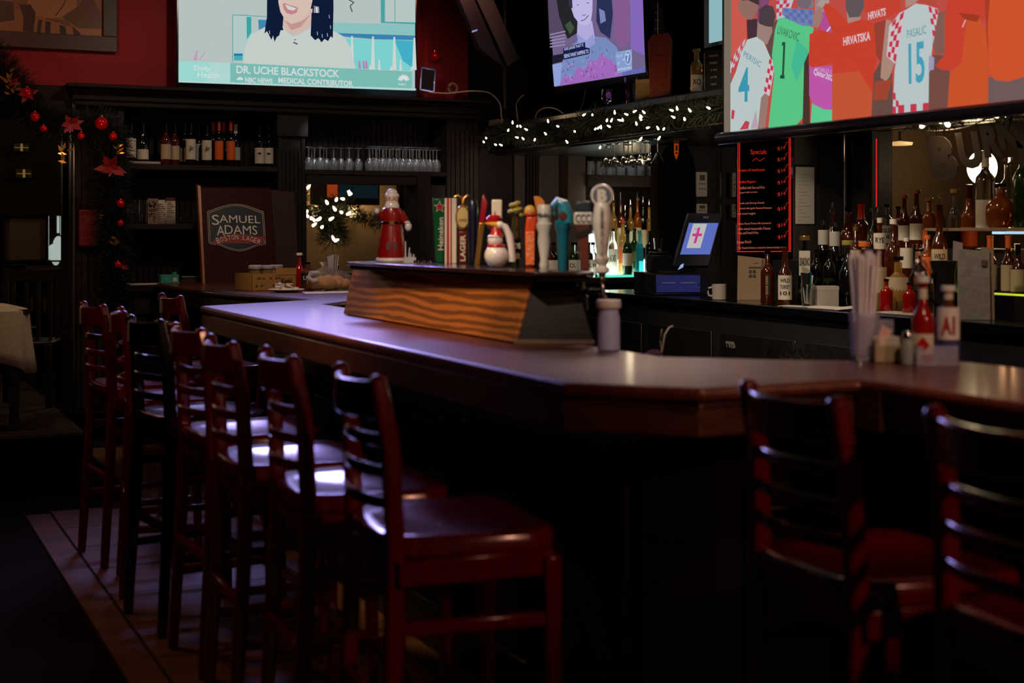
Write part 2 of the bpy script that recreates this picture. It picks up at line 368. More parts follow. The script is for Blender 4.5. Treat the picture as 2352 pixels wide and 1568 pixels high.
# beadboard backs
q = MB()
def beads(px0, px1, z0, z1, s=10.10):
    x0, x1 = rx(px0)-.02, rx(px1)+.02; x = x0
    while x < x1:
        q.box(x, min(x+.036, x1), s, s+.03, z0, z1); x += .042
beads(283, 638, 1.06, 2.25); beads(699, 1024, 1.86, 2.25)
q.build('beadboard_back', M['beads'], cab, smooth=False)
xa, xb, xc, xd = rx(283), rx(638), rx(699), rx(1024)
MB().box(xa, xb, 9.79, 10.1, 1.835, 1.872).build('shelf', M['cab'], cab, bevel=.004)
MB().box(xa, rx(462), 9.79, 10.1, 1.43, 1.467).build('shelf', M['cab'], cab, bevel=.004)
MB().box(xc, xd, 9.79, 10.1, 1.822, 1.858).build('shelf', M['cab'], cab, bevel=.004)
MB().box(xc, xd, 9.80, 9.88, 1.755, 1.822).box(xo1, xd, 9.80, 10.1, 1.06, 1.822).box(xo1-.0, xo1+.10, 9.775, 9.80, 1.06, 1.822).box(xc, xo0+.005, 9.80, 10.14, 1.06, 1.82).build('opening_frame', M['cab'], cab, bevel=.004)
MB().box(xo0, xo1, 9.85, 10.26, 1.09, 1.115).build('sill', M['cab'], cab)
MB().box(r0, rx(1095), 9.72, 10.12, 2.25, 2.285).box(r0, rx(1095), 9.70, 10.12, 2.285, 2.34).box(r0-.02, rx(1100), 9.66, 10.12, 2.34, 2.36).box(r0-.04, rx(1103), 9.60, 10.12, 2.36, 2.385).build('cornice', M['cabdark'], cab, bevel=.006)
MB().box(xa, 6.3, 9.60, 10.12, 1.015, 1.06).build('worktop', M['cabdark'], cab, bevel=.006)
MB().box(xa, 5.4, 9.66, 10.12, 0, 1.015).build('base_cabinet', M['cabdark'], cab)
q = MB()
for a, b in ((290, 458), ):
    x0, x1 = rx(a), rx(b); q.box(x0+.02, x1-.02, 9.645, 9.66, .86, .99).box(x0+.02, x1-.02, 9.645, 9.66, .1, .82)
q.build('drawer', M['cab'], cab, bevel=.006)
# white worktop edge strip on the left
tag(bx(rx(286), rx(458), 9.598, 9.80, 1.061, 1.066).build('counter_cloth', M['cream']), 'thin pale cloth runner lying on the counter below the shelf of menu cards', 'cloth')
# dark panelling between the fluted pillar and the lit bottle alcove
q = MB(); q.box(rx(1095), rx(1350), 9.84, 10.14, 1.06, 2.25); struct('wall_back_panelling', q, M['cabdark'])
for k, (a, b, m_) in enumerate(((1182, 1209, 'mirror_strip_grey'), (1243, 1287, 'mirror_strip_grey'), (1305, 1349, 'mirror_strip_grey'))):
    x0, x1 = rx(a), rx(b)
    struct('trim_%d' % (8+k), MB().box(x0, x1, 9.825, 9.84, 1.07, 2.02), mat('mirror_strip_grey', '3d3431', .35), bevel=.003)  # mirror-like strips; the reflected room's grey-brown is put into the colour
q = MB()
for k in range(4): x0 = rx(1212+k*7); q.box(x0, x0+.016, 9.81, 9.84, 1.07, 2.02)
struct('trim_11', q, M['cabdark'])
struct('trim_12', MB().box(rx(1302), rx(1304.5), 9.80, 9.84, 1.07, 2.05), M['brass'])
struct('trim_13', MB().box(rx(1180.5), rx(1182), 9.80, 9.84, 1.07, 2.05), M['darksteel'])
q = MB()
for k in range(4): x0 = rx(1203+k*9); q.box(x0, x0+.018, 9.89, 9.92, 2.42, 3.7)
for k in range(3): x0 = rx(1488+k*12); q.box(x0, x0+.02, 9.89, 9.92, 2.42, 3.7)
struct('trim_14', q, M['cab'])
# alcove
q = MB()
q.box(rx(1350), 6.3, 9.79, 10.12, 1.822, 1.858).box(rx(1350), 6.3, 9.80, 9.86, 1.77, 1.822); struct('trim_15', q, M['cabdark'], bevel=.003)
# ------------------------------------------------------------------ right side: back counter, fins, mirror, canopy
RC = 4.35
cnt = thing('back_counter', 'long black back bar counter carrying the cash register and liquor bottles', 'counter', (0,0,0))
MB().box(RC, 5.42, 1.2, 8.28, .985, 1.03).build('worktop', M['blackgloss'], cnt, bevel=.006)
MB().box(RC+.05, 5.42, 1.2, 8.28, 0, .985).build('base_cabinet', M['blackmat'], cnt)
q = MB()
for k in range(9): q.box(RC+.035, RC+.05, 1.3+k*.78, 2.0+k*.78, .12, .86)
q.build('door', M['black'], cnt, bevel=.01)
MB().box(4.70, 5.39, 1.2, 6.9, 1.03, 1.13).build('bottle_step', M['black'], cnt)
MB().box(4.90, 5.39, 1.2, 6.9, 1.13, 1.25).build('bottle_step', M['black'], cnt)
fin = MB().box(onS(1512, 500, 8.3).x, 5.45, 8.3, 8.4, 0, 3.7); struct('wall_right_fin', fin, mat('fin_panel', '332c29', .6))
fb = MB().box(onS(1825, 500, 6.93).x, 5.45, 6.93, 6.945, 1.03, 2.0); struct('wall_right_fin_inner', fb, mat('fin_panel', '332c29', .6))
q = MB().box(onS(1876, 500, 6.93).x, 5.445, 6.905, 6.93, 1.03, 2.0); struct('trim_16', q, M['blackmat'])
mr = MB().box(5.43, 5.449, 7.0, 8.28, 1.03, 1.99); tag(mr.build('mirror', M['mirror']), 'tall dark mirror on the right wall behind the specials board', 'mirror')
mr = MB().box(5.43, 5.449, 6.70, 6.87, 1.03, 1.99); tag(mr.build('mirror', M['mirror']), 'narrow mirror strip beside the long handwritten note reflecting it', 'mirror')
struct('trim_17', MB().tube([(5.41, 6.88, 1.03), (5.41, 6.88, 2.2)], .009), M['chrome'])
struct('trim_18', MB().tube([onS(1657, 620, 8.25), onS(1657, 310, 8.25)], .010), M['chrome'])
struct('trim_19', MB().box(5.40, 5.449, 6.62, 6.69, 1.03, 2.0), M['blackmat'])
# nook stands in for the room reflected in the mirror behind the bottles
struct('wall_reflected', MB().box(6.6, 6.7, .5, 8.4, 0, 3.0), M['tanlow'])
struct('wall_reflected_side', MB().box(5.56, 6.6, 6.85, 6.92, 0, 3.0), M['tanlow'])
# canopy over the back bar
cn = thing('bar_canopy', 'dark overhead bar canopy ledge wrapped with the lit garland', 'canopy', (0,0,0))
MB().box(4.40, 5.42, 2.2, 9.8, 2.02, 2.19).build('canopy_box', M['cabdark'], cn, bevel=.008)
MB().box(4.33, 5.42, 2.2, 9.82, 2.16, 2.205).build('ledge', M['barbody'], cn, bevel=.01)
MB().box(4.37, 5.42, 2.2, 9.8, 2.0, 2.03).build('lower_moulding', M['barbody'], cn, bevel=.01)

# ================================================================== THE BAR
top = [(1.48,6.62),(1.49,2.92),(1.72,2.69),(2.16,2.69),(2.16,-1.0),(2.72,-1.0),(2.72,2.93),(2.31,3.20),(2.06,3.42),(2.06,6.55),(3.05,7.7),(3.05,9.58),(1.85,9.58),(1.85,8.62),(1.93,8.0),(2.17,7.02)]
bar = thing('bar_counter', 'long polished brown wooden bar counter with angled corners and dark panelled front', 'bar', (0,0,0))
MB().prism(top, 1.035, 1.07).build('bar_top', M['bartop'], bar, bevel=.014, segs=3)
edge = [(1.50,6.60),(1.51,2.93),(1.728,2.71),(2.18,2.71),(2.18,-1.0),(2.70,-1.0),(2.70,2.92),(2.30,3.18),(2.04,3.41),(2.04,6.56),(3.03,7.7),(3.03,9.56),(1.87,9.56),(1.87,8.62),(1.95,8.0),(2.18,7.0)]
edge = [(x-.015 if i in (0,1) else x, y) for i, (x, y) in enumerate(edge)]
MB().prism(edge, .955, 1.035).build('bar_edge', M['baredge'], bar, bevel=.006)
MB().box(2.158, 2.185, 2.62, 2.70, .955, 1.055).build('corner_joint', M['baredge'], bar)
body = [(1.78,6.45),(1.78,3.06),(1.92,2.93),(2.42,2.93),(2.42,-.8),(2.55,-.8),(2.55,3.0),(2.0,3.3),(1.98,6.45),(2.5,7.4),(2.5,9.5),(2.1,9.5),(2.12,8.6),(2.2,8.0),(2.35,7.1)]
MB().prism(body, .0, .955).build('front_wall', M['barbody'], bar)
def raised(mb, p0, p1, nrm, z0, z1):
    p0 = Vector((*p0, 0)); p1 = Vector((*p1, 0)); u = (p1-p0).normalized(); L = (p1-p0).length; n = Vector((*nrm, 0)).normalized()
    def pl(a, b, c, d, t0, t1):
        P = [p0+u*a, p0+u*b]
        mb.hexa([P[0]+n*t0+Vector((0,0,c)), P[1]+n*t0+Vector((0,0,c)), P[1]+n*t1+Vector((0,0,c)), P[0]+n*t1+Vector((0,0,c))],
                [P[0]+n*t0+Vector((0,0,d)), P[1]+n*t0+Vector((0,0,d)), P[1]+n*t1+Vector((0,0,d)), P[0]+n*t1+Vector((0,0,d))])
    w_ = .022
    pl(0, L, z1-w_, z1, 0, .022); pl(0, L, z0, z0+w_, 0, .022); pl(0, w_, z0, z1, 0, .022); pl(L-w_, L, z0, z1, 0, .022)
    pl(.06, L-.06, z0+.06, z1-.06, 0, .016)
for k in range(6):
    q = MB(); y1 = 6.35-k*.555; raised(q, (1.779, y1), (1.78, y1-.47), (-1, 0), .16, .80); q.build('raised_panel', M['barbody'], bar, bevel=.006)
for k in range(1):
    q = MB(); raised(q, (1.99, 2.93), (2.36, 2.93), (0, -1), .16, .80); q.build('raised_panel', M['barbody'], bar, bevel=.006)
for k in range(5):
    q = MB(); y1 = 2.8-k*.62; raised(q, (2.42, y1), (2.42, y1-.5), (-1, 0), .16, .80); q.build('raised_panel', M['barbody'], bar, bevel=.006)
# brass purse hooks under the bar
for i, (px, py, Y, l) in enumerate(((1040, 935, 4.0, 'bright brass purse hook under the bar edge, right of the nearest left stool back'), (1098, 938, 3.95, 'dim brass purse hook under the bar edge, just right of the brighter hook'), (800, 862, 4.9, 'small brass purse hook under the bar edge behind the stool tops'))):
    c = onR(px, py, 1.775); h = thing('purse_hook', l, 'hook', c, group='purse hooks under the bar')
    MB().tube([(0,0,.03),(-.03,0,.03),(-.05,0,.0),(-.05,0,-.025),(-.03,0,-.04),(-.012,0,-.02)], .005).build('hook', M['brass'], h)
    MB().box(-.006, .004, -.012, .012, .01, .055).build('plate', M['brass'], h)

# ------------------------------------------------------------------ tap box
tb = thing('tap_box', 'long wooden beer tap box with oak grain front standing on the bar', 'tap box', (0,0,0))
b0 = [(1.885,4.00),(2.085,3.87),(2.085,5.68),(1.885,5.68)]
t0 = [(1.975,4.07),(2.085,3.9985),(2.085,5.82),(1.975,5.82)]
zb, zt = 1.071, 1.262
q = MB()
P0 = [Vector((x, y, zb)) for x, y in b0]; P1 = [Vector((x, y, zt)) for x, y in t0]; n = 4
q.add(P0+P1, [tuple(range(n-1,-1,-1)), tuple(range(n,2*n))]+[(i,(i+1)%n,(i+1)%n+n,i+n) for i in range(n)])
q.build('box_body', M['oakdark'], tb, smooth=False)
f = MB().slab([Vector((1.884,5.68,zb)), Vector((1.884,4.0,zb)), Vector((1.974,4.07,zt)), Vector((1.974,5.82,zt))], (-.012,0,.004))
f.build('front_board', M['oak'], tb, smooth=False, bevel=.002)
MB().prism([(1.93,3.96),(2.075,3.89),(2.105,3.92),(2.105,5.76),(1.86,5.56)], 1.262, 1.290).build('top_slab', M['oakdark'], tb, bevel=.006)
MB().prism([(1.872,4.0),(2.082,3.864),(2.086,3.874),(1.884,4.012)], 1.071, 1.083).build('base_highlight', mat('highlight_brown', '6a5a48', .35), tb)  # pale strip stands in for small highlights along the box foot
MB().prism([(1.915,3.95),(2.08,3.875),(2.11,3.91),(2.11,5.78),(1.845,5.57)], 1.280, 1.293).build('top_moulding', mat('slab_varnish', '2a1812', .18, coat=.5), tb, bevel=.004)

# ================================================================== BAR STOOLS
def make_stool(wd, label, crest_label=None):
    t = thing('bar_stool', label, 'bar stool', (0,0,0), group='ladder back bar stools along the bar')
    for s_ in (-1, 1):   # rear legs run up as back posts
        pts = [(-.205, s_*.185, 0), (-.178, s_*.178, .45), (-.168, s_*.172, .72), (-.178, s_*.165, .95), (-.205, s_*.160, 1.09), (-.207, s_*.160, 1.102)]
        MB().beam(pts, [.030,.034,.036,.036,.034,.024], [.034,.040,.042,.040,.036,.024]).build('rear_post', wd, t, bevel=.010, segs=3)
        MB().beam([(.19, s_*.215, 0), (.175, s_*.205, .70)], [.030,.038], [.030,.038]).build('front_leg', wd, t, bevel=.007)
    def rail(z0, z1, bow, xb, th=.018, hw=.165, dip=0):
        q = MB(); N = 12; vs = []
        for i in range(N+1):
            y = -hw+2*hw*i/N; k = 1-(y/hw)**2; x = xb-bow*k
            zt_ = z1-dip*k
            vs += [(x-th/2,y,z0),(x+th/2,y,z0),(x+th/2,y,zt_),(x-th/2,y,zt_)]
        fs = [(i*4+k, i*4+(k+1)%4, i*4+4+(k+1)%4, i*4+4+k) for i in range(N) for k in range(4)]+[(3,2,1,0),(N*4,N*4+1,N*4+2,N*4+3)]
        return q.add(vs, fs)
    rail(1.005, 1.088, .045, -.195, .022, dip=.004).build('crest_rail', wd, t, bevel=.007, segs=3)
    for z in (.945, .878, .812):
        rail(z, z+.026, .038, -.178, .016).build('back_slat', wd, t, bevel=.006)
    # saddle seat with rounded corners
    q = MB(); N = 28; rings = []
    def out(a, sc):
        c, s_ = math.cos(a), math.sin(a); e = 5.0
        x = abs(c)**(2/e)*(1 if c >= 0 else -1)*.200*sc; y = abs(s_)**(2/e)*(1 if s_ >= 0 else -1)*(.215+.020*x/.2)*sc
        return x+.005, y
    zs = [(.93,.708),(1.0,.716),(1.0,.748),(.965,.757),(.75,.752),(.45,.745),(.1,.742)]
    vs = []; fs = []
    for sc, z in zs:
        for k in range(N):
            x, y = out(2*PI*k/N, sc); vs.append((x, y, z+(.0 if sc > .97 else -.004*(1-abs(y)/.2))))
    for i in range(len(zs)-1):
        for k in range(N): k2 = (k+1) % N; fs.append((i*N+k, i*N+k2, (i+1)*N+k2, (i+1)*N+k))
    fs.append(tuple(range(N-1,-1,-1))); fs.append(tuple((len(zs)-1)*N+k for k in range(N)))
    q.add(vs, fs); q.build('seat', wd, t, ang=60)
    for s_ in (-1, 1):
        MB().box(-.17, .18, s_*.198-.011, s_*.198+.011, .655, .71).build('apron', wd, t, bevel=.004)
        MB().beam([(-.175, s_*.178, .56), (.178, s_*.205, .56)], .022, .030).build('stretcher', wd, t, bevel=.005)
        MB().beam([(-.19, s_*.183, .26), (.184, s_*.210, .26)], .020, .028).build('stretcher', wd, t, bevel=.005)
    MB().box(-.175, -.155, -.17, .17, .655, .71).build('apron', wd, t, bevel=.004)
    MB().box(.165, .187, -.2, .2, .655, .71).build('apron', wd, t, bevel=.004)
    MB().box(.170, .200, -.2, .2, .20, .235).build('footrest', wd, t, bevel=.005)
    MB().box(-.20, -.18, -.175, .175, .36, .39).build('stretcher', wd, t, bevel=.005)
    return t
st = [((1.235, 3.01), -4, 'red mahogany bar stool nearest on the left row, its whole seat side showing'),
      ((1.205, 3.555), -3, 'red bar stool directly behind the nearest left stool, highlight along its crest rail'),
      ((1.175, 4.06), -2, 'third red bar stool in the left row counting from the camera'),
      ((1.205, 4.66), 3, 'fourth red bar stool in the left row, just before the black one'),
      ((1.18, 5.72), -8, 'small looking red bar stool immediately left of the black stool'),
      ((1.15, 6.30), 6, 'tall leftmost red bar stool standing at the end of the row by the garland column'),
      ((1.62, 6.97), 4, 'red bar stool beyond the bar end corner, only its back top rising above the others'),
      ((1.875, 2.28), -4, 'red bar stool at right pushed to the bar corner, whole slatted back facing us'),
      ((1.925, 1.78), -4, 'rightmost dim red bar stool, its back cut by the frame edge')]
s0 = make_stool(M['stool'], st[0][2]); s0.location = (*st[0][0], .012); s0.rotation_euler.z = math.radians(st[0][1])
for (x, y), a, l in st[1:]:
    dup(s0, (x, y, .012), math.radians(a), l)
sb = make_stool(M['stoolb'], 'black bar stool in the left row, the only one not red'); sb.location = (1.16, 5.19, .012); sb.rotation_euler.z = math.radians(8)
# ================================================================== SCREENS
class Plane:
    def __init__(s, P0, u, v):
        s.P = Vector(P0); s.u = Vector(u).normalized(); s.v = Vector(v).normalized(); s.n = s.u.cross(s.v).normalized()
    def at(s, px, py, lift=0):
        C0 = Vector((0,0,EYE)); d = onD(px, py, 1.0)-C0
        t = (s.P-C0).dot(s.n)/d.dot(s.n); return C0+d*t+s.n*lift
class Pic:
    """flat picture on a screen, sign or label plane"""
    def __init__(s, plane, step=.0004, lit=None): s.pl = plane; s.mb = MB(); s.mats = []; s.k = 1; s.step = step; s.lit = lit
    def slot(s, c):
        m = (screen(c, s.lit) if s.lit else mat('print_'+c, c, .5)) if isinstance(c, str) else c
        if m not in s.mats: s.mats.append(m)
        s.mb.mi = s.mats.index(m)
    def poly(s, c, pts, z=None):
        s.slot(c); s.mb.poly([s.pl.at(x, y, (s.k if z is None else z)*s.step) for x, y in pts]); s.k += 1
    def rect(s, c, x0, y0, x1, y1): s.poly(c, [(x0,y1),(x1,y1),(x1,y0),(x0,y0)])
    def disc(s, c, x, y, rx_, ry_=None, n=20, rot=0, a0=0, a1=360):
        ry_ = ry_ or rx_; P = []
        for i in range(n):
            a = math.radians(a0+(a1-a0)*i/(n if a1-a0 == 360 else n-1)); X, Y = rx_*math.cos(a), ry_*math.sin(a)
            P.append((x+X*math.cos(rot)-Y*math.sin(rot), y-(X*math.sin(rot)+Y*math.cos(rot))))
        s.poly(c, P)
    def line(s, c, pts, w):
        for (a, b) in zip(pts[:-1], pts[1:]):
            dx, dy = b[0]-a[0], b[1]-a[1]; L = math.hypot(dx, dy) or 1; nx, ny = -dy/L*w/2, dx/L*w/2
            s.poly(c, [(a[0]+nx,a[1]+ny),(b[0]+nx,b[1]+ny),(b[0]-nx,b[1]-ny),(a[0]-nx,a[1]-ny)]); s.k -= 1
        s.k += 1
    def text(s, c, body, a, b, h, bold=0):
        s.slot(c); A = s.pl.at(*a); B = s.pl.at(*b); mid = (A+B)/2; u = (B-A).normalized(); v = s.pl.n.cross(u)
        s.mb.text(body, mid, u, v, (B-A).length, h*depth(mid)/F, n=s.pl.n, depth=s.k*s.step, bold=bold); s.k += 1
    def build(s, name, parent): return s.mb.build(name, s.mats, parent, smooth=False)
    def checks(s, c, quad, nu, nv, ph=0):
        def L(a, b, t): return (a[0]+(b[0]-a[0])*t, a[1]+(b[1]-a[1])*t)
        def Q(u, v): return L(L(quad[0], quad[1], u), L(quad[3], quad[2], u), v)
        for i in range(nu):
            for j in range(nv):
                if (i+j+ph) % 2 == 0:
                    s.poly(c, [Q(i/nu, (j+1)/nv), Q((i+1)/nu, (j+1)/nv), Q((i+1)/nu, j/nv), Q(i/nu, j/nv)]); s.k -= 1
        s.k += 1
# ---- television on the red wall
SV = 9.66
pl = Plane((0, SV, 0), (1,0,0), (0,0,1))
tv = thing('television', 'large wall television on the red wall showing a woman speaking over a teal caption banner', 'television', (0,0,0))
a = onS(405, 196, SV+.005); b = onS(958, 196, SV+.005); zb_ = onS(640, 206, SV).z; zt_ = onS(640, -108, SV).z
MB().box(a.x, b.x, SV+.003, SV+.05, zb_-.012, zt_+.012).box(a.x+.3, b.x-.3, SV+.05, SV+.15, zb_+.2, zt_-.2).build('housing', M['blackgloss'], tv, bevel=.004)
P = Pic(pl, lit=.92)
x0, x1 = 410, 953
P.poly('bcc8c5', [(410,189),(953,208),(953,-92),(410,-108)])
P.rect('a8d2cf', 534, 36, 575, 142); P.line('4aa3a5', [(534,142),(534,34),(612,38)], 1.6); P.rect('b9cfcb', 536, 37, 565, 120)
P.poly('3aa9ac', [(566,39),(577,39),(577,75),(567,90)]); P.poly('3f8cb8', [(593,45),(612,46),(612,60),(594,69)])
P.rect('2478b8', 537, 123, 557, 128); P.rect('49b3b5', 537, 128, 557, 139)
P.poly('8fc8c6', [(765,84),(953,98),(953,56),(765,52)]); P.poly('3a86b8', [(775,76),(953,82),(953,92),(860,90),(790,84)])
P.poly('7fd6d4', [(790,88),(860,92),(953,94),(953,162),(815,158)]); P.poly('45b4cc', [(905,92),(953,94),(953,160),(925,140),(915,115)])
for x, y in ((808,83),(856,84),(905,85),(951,87)): P.poly('d2dcd8', [(x-5,160),(x+5,161),(x+2,y),(x-2,y)])
for x, y in ((870,135),(919,136),(849,150),(897,152),(945,153)): P.poly('d2dcd8', [(x-3,162),(x+4,162),(x+1,y),(x-1,y)])
P.poly('4aa8a8', [(874,53),(953,56),(953,-92),(872,-94)]); P.poly('bccdca', [(883,50),(953,52),(953,-92),(883,-92)]); P.line('59acab', [(906,51),(905,-92)], 1.6)
P.line('46555e', [(800,0),(812,6),(803,14),(808,28)], 2.5)
# head, hair, garment
P.poly('101c38', [(613,-92),(612,40),(606,78),(611,70),(618,76),(622,90),(626,84),(628,97),(634,88),(640,80),(650,70),(655,40),(720,20),(715,62),(712,82),(722,92),(730,90),(737,97),(745,92),(752,94),(762,86),(764,60),(765,20),(764,-92)])
P.poly('d9bcb2', [(650,40),(648,64),(656,72),(680,80),(712,62),(716,20)])
P.poly('c79a92', [(652,46),(668,70),(690,62),(712,34),(690,50),(668,56)])
P.poly('ddc3b8', [(637,-60),(638,5),(643,28),(652,43),(668,53),(683,50),(700,38),(712,22),(718,-5),(718,-60),(700,-85),(660,-88)])
P.poly('101c38', [(618,-60),(632,-90),(680,-92),(740,-92),(722,-50),(716,-70),(690,-80),(650,-78),(640,-40),(638,10),(628,20),(616,20)])
P.poly('c9878c', [(648,9),(654,8),(664,12),(676,15),(684,19),(680,30),(668,34),(656,30),(650,20)]); P.poly('dadad6', [(653,11),(664,14),(675,18),(680,20),(672,25),(660,22)])
P.poly('9d9fa8', [(718,14),(731,16),(732,34),(720,34)]); P.line('20263c', [(719,15),(717,32)], 3); P.line('e8e8ea', [(726,17),(727,33)], 3)
P.poly('ccd4cf', [(556,150),(563,104),(575,80),(605,65),(640,66),(650,62),(660,76),(672,84),(690,78),(715,62),(735,66),(765,72),(790,86),(803,108),(816,158)])
P.poly('101c38', [(612,40),(606,78),(612,72),(618,84),(622,92),(626,82),(629,97),(634,86),(640,82),(643,70),(650,70),(640,40)])
P.poly('101c38', [(714,30),(712,82),(722,93),(730,88),(737,98),(744,90),(752,95),(758,84),(763,88),(764,30)])
for x, y in ((727,78),(738,84),(750,82),(617,76),(757,64),(754,40)): P.line('bfd0d2', [(x,y-5),(x+1,y+3)], 1.2)
P.line('2a3040', [(672,98),(682,102)], 2.5); P.line('2a3040', [(674,92),(678,92)], 2)
P.line('b986b0', [(443,137),(452,117)], 2); P.line('b986b0', [(456,138),(470,121)], 1.2); P.poly('c9a0c4', [(441,139),(452,139),(452,122),(446,126)])
for x in (822,832,838): P.poly('b882ae', [(x,158),(x+5,158),(x+2,140),(x-1,140)])
P.poly('a0ded8', [(410,186),(527,190),(527,145),(410,141)]); P.poly('b4ddd9', [(475,187),(527,189),(527,145),(480,144)])
P.poly('7dc1b9', [(527,191),(944,204),(944,165),(527,145)]); P.poly('b6dedc', [(410,189),(953,208),(953,204),(410,186)])
P.text('d2e6e2', 'Daily', (444,158), (481,160), 14, .02); P.text('d2e6e2', 'Health', (452,172), (502,174), 13, .02)
P.text('d8dede', 'DR. UCHE BLACKSTOCK', (541,160), (777,170), 18, .025)
P.text('d0dcda', 'NBC NEWS', (561,184), (624,187), 12, .04); P.text('d8dede', 'MEDICAL CONTRIBUTOR', (637,185), (808,193), 13, .03)
for (x, y, r) in ((549,182,8),(924,183,14)):
    for k in range(6): a = math.radians(20+28*k); P.disc('dde4e2', x+math.cos(a)*r*.62, y+3-math.sin(a)*r*.62, r*.42, r*.2, 10, a)
P.text('d2e0de', 'NBC', (912,194), (930,195), 4, .03)
P.build('screen_picture', tv)
MB().box(onS(684,206,SV).x, onS(700,206,SV).x, SV-.001, SV+.004, zb_-.008, zb_-.004).build('maker_badge', M['darksteel'], tv)
# ---- tilted television under the ceiling
BL = onR(1275, 200, 4.50); BR = onR(1483, 166, 4.50); BR.z = BL.z = (BL.z+BR.z)/2
u3 = Vector((0,-1,0)); v3 = Vector((-math.sin(.12), 0, math.cos(.12)))
pl3 = Plane(BL, u3, v3)
tv = thing('television', 'tilted television above the canopy garland showing a smiling man in a speckled sweater', 'television', (0,0,0))
w3 = (BR-BL).length; h3 = w3*9/16
def P3(a, b, c=0): return BL+u3*a+v3*b-pl3.n*c
def slab3(mb, a0, a1, b0, b1, c0, c1):
    mb.hexa([P3(a0,b0,c0),P3(a1,b0,c0),P3(a1,b0,c1),P3(a0,b0,c1)],[P3(a0,b1,c0),P3(a1,b1,c0),P3(a1,b1,c1),P3(a0,b1,c1)])
q = MB(); slab3(q, -.015, w3+.015, -.045, h3+.015, .002, .045); slab3(q, w3*.3, w3*.7, h3*.2, h3*.8, .045, .12); q.build('housing', M['blackgloss'], tv, bevel=.004)
q = MB(); c = P3(w3*.5, h3*.6, .14); q.tube([c, (c.x+.1, c.y, c.z+.35), (c.x+.1, c.y, 3.7)], .025); q.build('ceiling_bracket', M['black'], tv)
P = Pic(pl3, lit=.9)
c3 = lambda x, y: (950+x/3.136, y/3.136)
tl = (1259-2, -40)
P.poly('76648e', [(1275,199.5),(1483,166),(1468,-150),(1250,-170)])
P.poly('5a4a66', [(1262,90),(1300,80),(1300,-120),(1254,-120)])
P.poly('25272a', [c3(1030,0),c3(1050,120),c3(1090,230),c3(1110,280),c3(1190,230),c3(1200,100),c3(1160,-250),c3(1020,-250)])
P.poly('41553f', [c3(1090,180),c3(1130,150),c3(1160,200),c3(1130,250)])
for k in range(5): P.line('9a90b4', [c3(985,250+k*22),c3(1095,225+k*24)], 3)
P.poly('1f2030', [c3(1000,400),c3(1110,380),c3(1090,440),c3(1005,460)])
P.poly('2c3358', [c3(1330,-150),c3(1320,150),c3(1350,230),c3(1420,280),c3(1440,100),c3(1420,-150)]); P.poly('8088c0', [c3(1340,60),c3(1380,80),c3(1390,150),c3(1350,170)])
P.poly('8a5f96', [c3(1440,-200),c3(1450,260),c3(1500,350),c3(1560,300),c3(1560,-200)]); P.poly('8a6cc0', [c3(1560,-250),c3(1570,350),c3(1670,400),c3(1650,-250)])
P.poly('98a8e2', [c3(1005,465),c3(1075,450),c3(1065,612),c3(1018,622)]); P.poly('6a6cb8', [c3(1510,520),c3(1670,480),c3(1672,512),c3(1500,548)])
P.poly('7c90c4', [c3(1060,615),c3(1075,450),c3(1110,360),c3(1200,280),c3(1290,260),c3(1390,270),c3(1470,340),c3(1500,420),c3(1510,545)])
P.poly('a86cc2', [c3(1062,612),c3(1080,560),c3(1110,540),c3(1150,560),c3(1190,480),c3(1240,500),c3(1280,430),c3(1330,440),c3(1360,380),c3(1400,420),c3(1440,440),c3(1500,500),c3(1510,545),c3(1290,580)])
for k in range(70):
    x = R_.uniform(1085, 1490); y = R_.uniform(330 if 1180 < x < 1450 else 420, 585-(x-1060)*.12)
    P.line(R_.choice(('54407e', 'd08ad8', '9ab0e0', '6a4a9a')), [c3(x, y), c3(x+R_.uniform(-14, 14), y+R_.uniform(8, 26))], 1.3)
P.poly('b9b0e4', [c3(1215,130),c3(1210,260),c3(1250,330),c3(1300,340),c3(1340,270),c3(1320,150)])
P.poly('c5bdec', [c3(1160,-60),c3(1170,60),c3(1190,120),c3(1230,170),c3(1270,185),c3(1310,160),c3(1322,80),c3(1325,-40),c3(1290,-150),c3(1200,-150)])
P.poly('392f4e', [c3(1150,40),c3(1180,60),c3(1175,-30),c3(1200,-90),c3(1290,-100),c3(1330,-40),c3(1330,-160),c3(1240,-200),c3(1160,-160)])
P.line('4b3a68', [c3(1240,148),c3(1265,140),c3(1296,108)], 1.6); P.line('4b3a68', [c3(1250,105),c3(1262,112),c3(1275,100)], 1.2); P.line('4b3a68', [c3(1212,36),c3(1226,30)], 1.4); P.line('4b3a68', [c3(1282,20),c3(1300,16)], 1.4)
P.poly('98a0d8', [c3(1215,240),c3(1280,290),c3(1330,240),c3(1345,310),c3(1290,350),c3(1220,310)])
P.poly('16204a', [c3(1113,345),c3(1272,300),c3(1274,338),c3(1304,344),c3(1306,385),c3(1116,428)])
P.text('b8bfe8', 'AND JUDGE THAT IT.', c3(1120,356), c3(1264,322), 8, .03); P.text('b8bfe8', 'SEEING WHAT HAPPENS TO', c3(1120,403), c3(1298,365), 9, .03)
P.poly('8ba4d4', [c3(1493,372),c3(1612,352),c3(1614,500),c3(1506,526)]); P.disc('b8c8ec', *c3(1584,412), 8, 17); P.disc('6c86bc', *c3(1584,412), 6.2, 14)
P.text('c8d4f4', '7', c3(1572,414), c3(1596,410), 19, .04); P.text('c0ccf0', 'abc', c3(1546,425), c3(1568,421), 5, .03); P.text('c0ccf0', '12:15', c3(1500,404), c3(1545,396), 6, .02); P.text('c0ccf0', '47', c3(1508,455), c3(1528,451), 6, .02)
P.text('d0d8f8', 'EYEWITNESS NEWS', c3(1510,500), c3(1610,482), 5, .03)
P.build('screen_picture', tv)
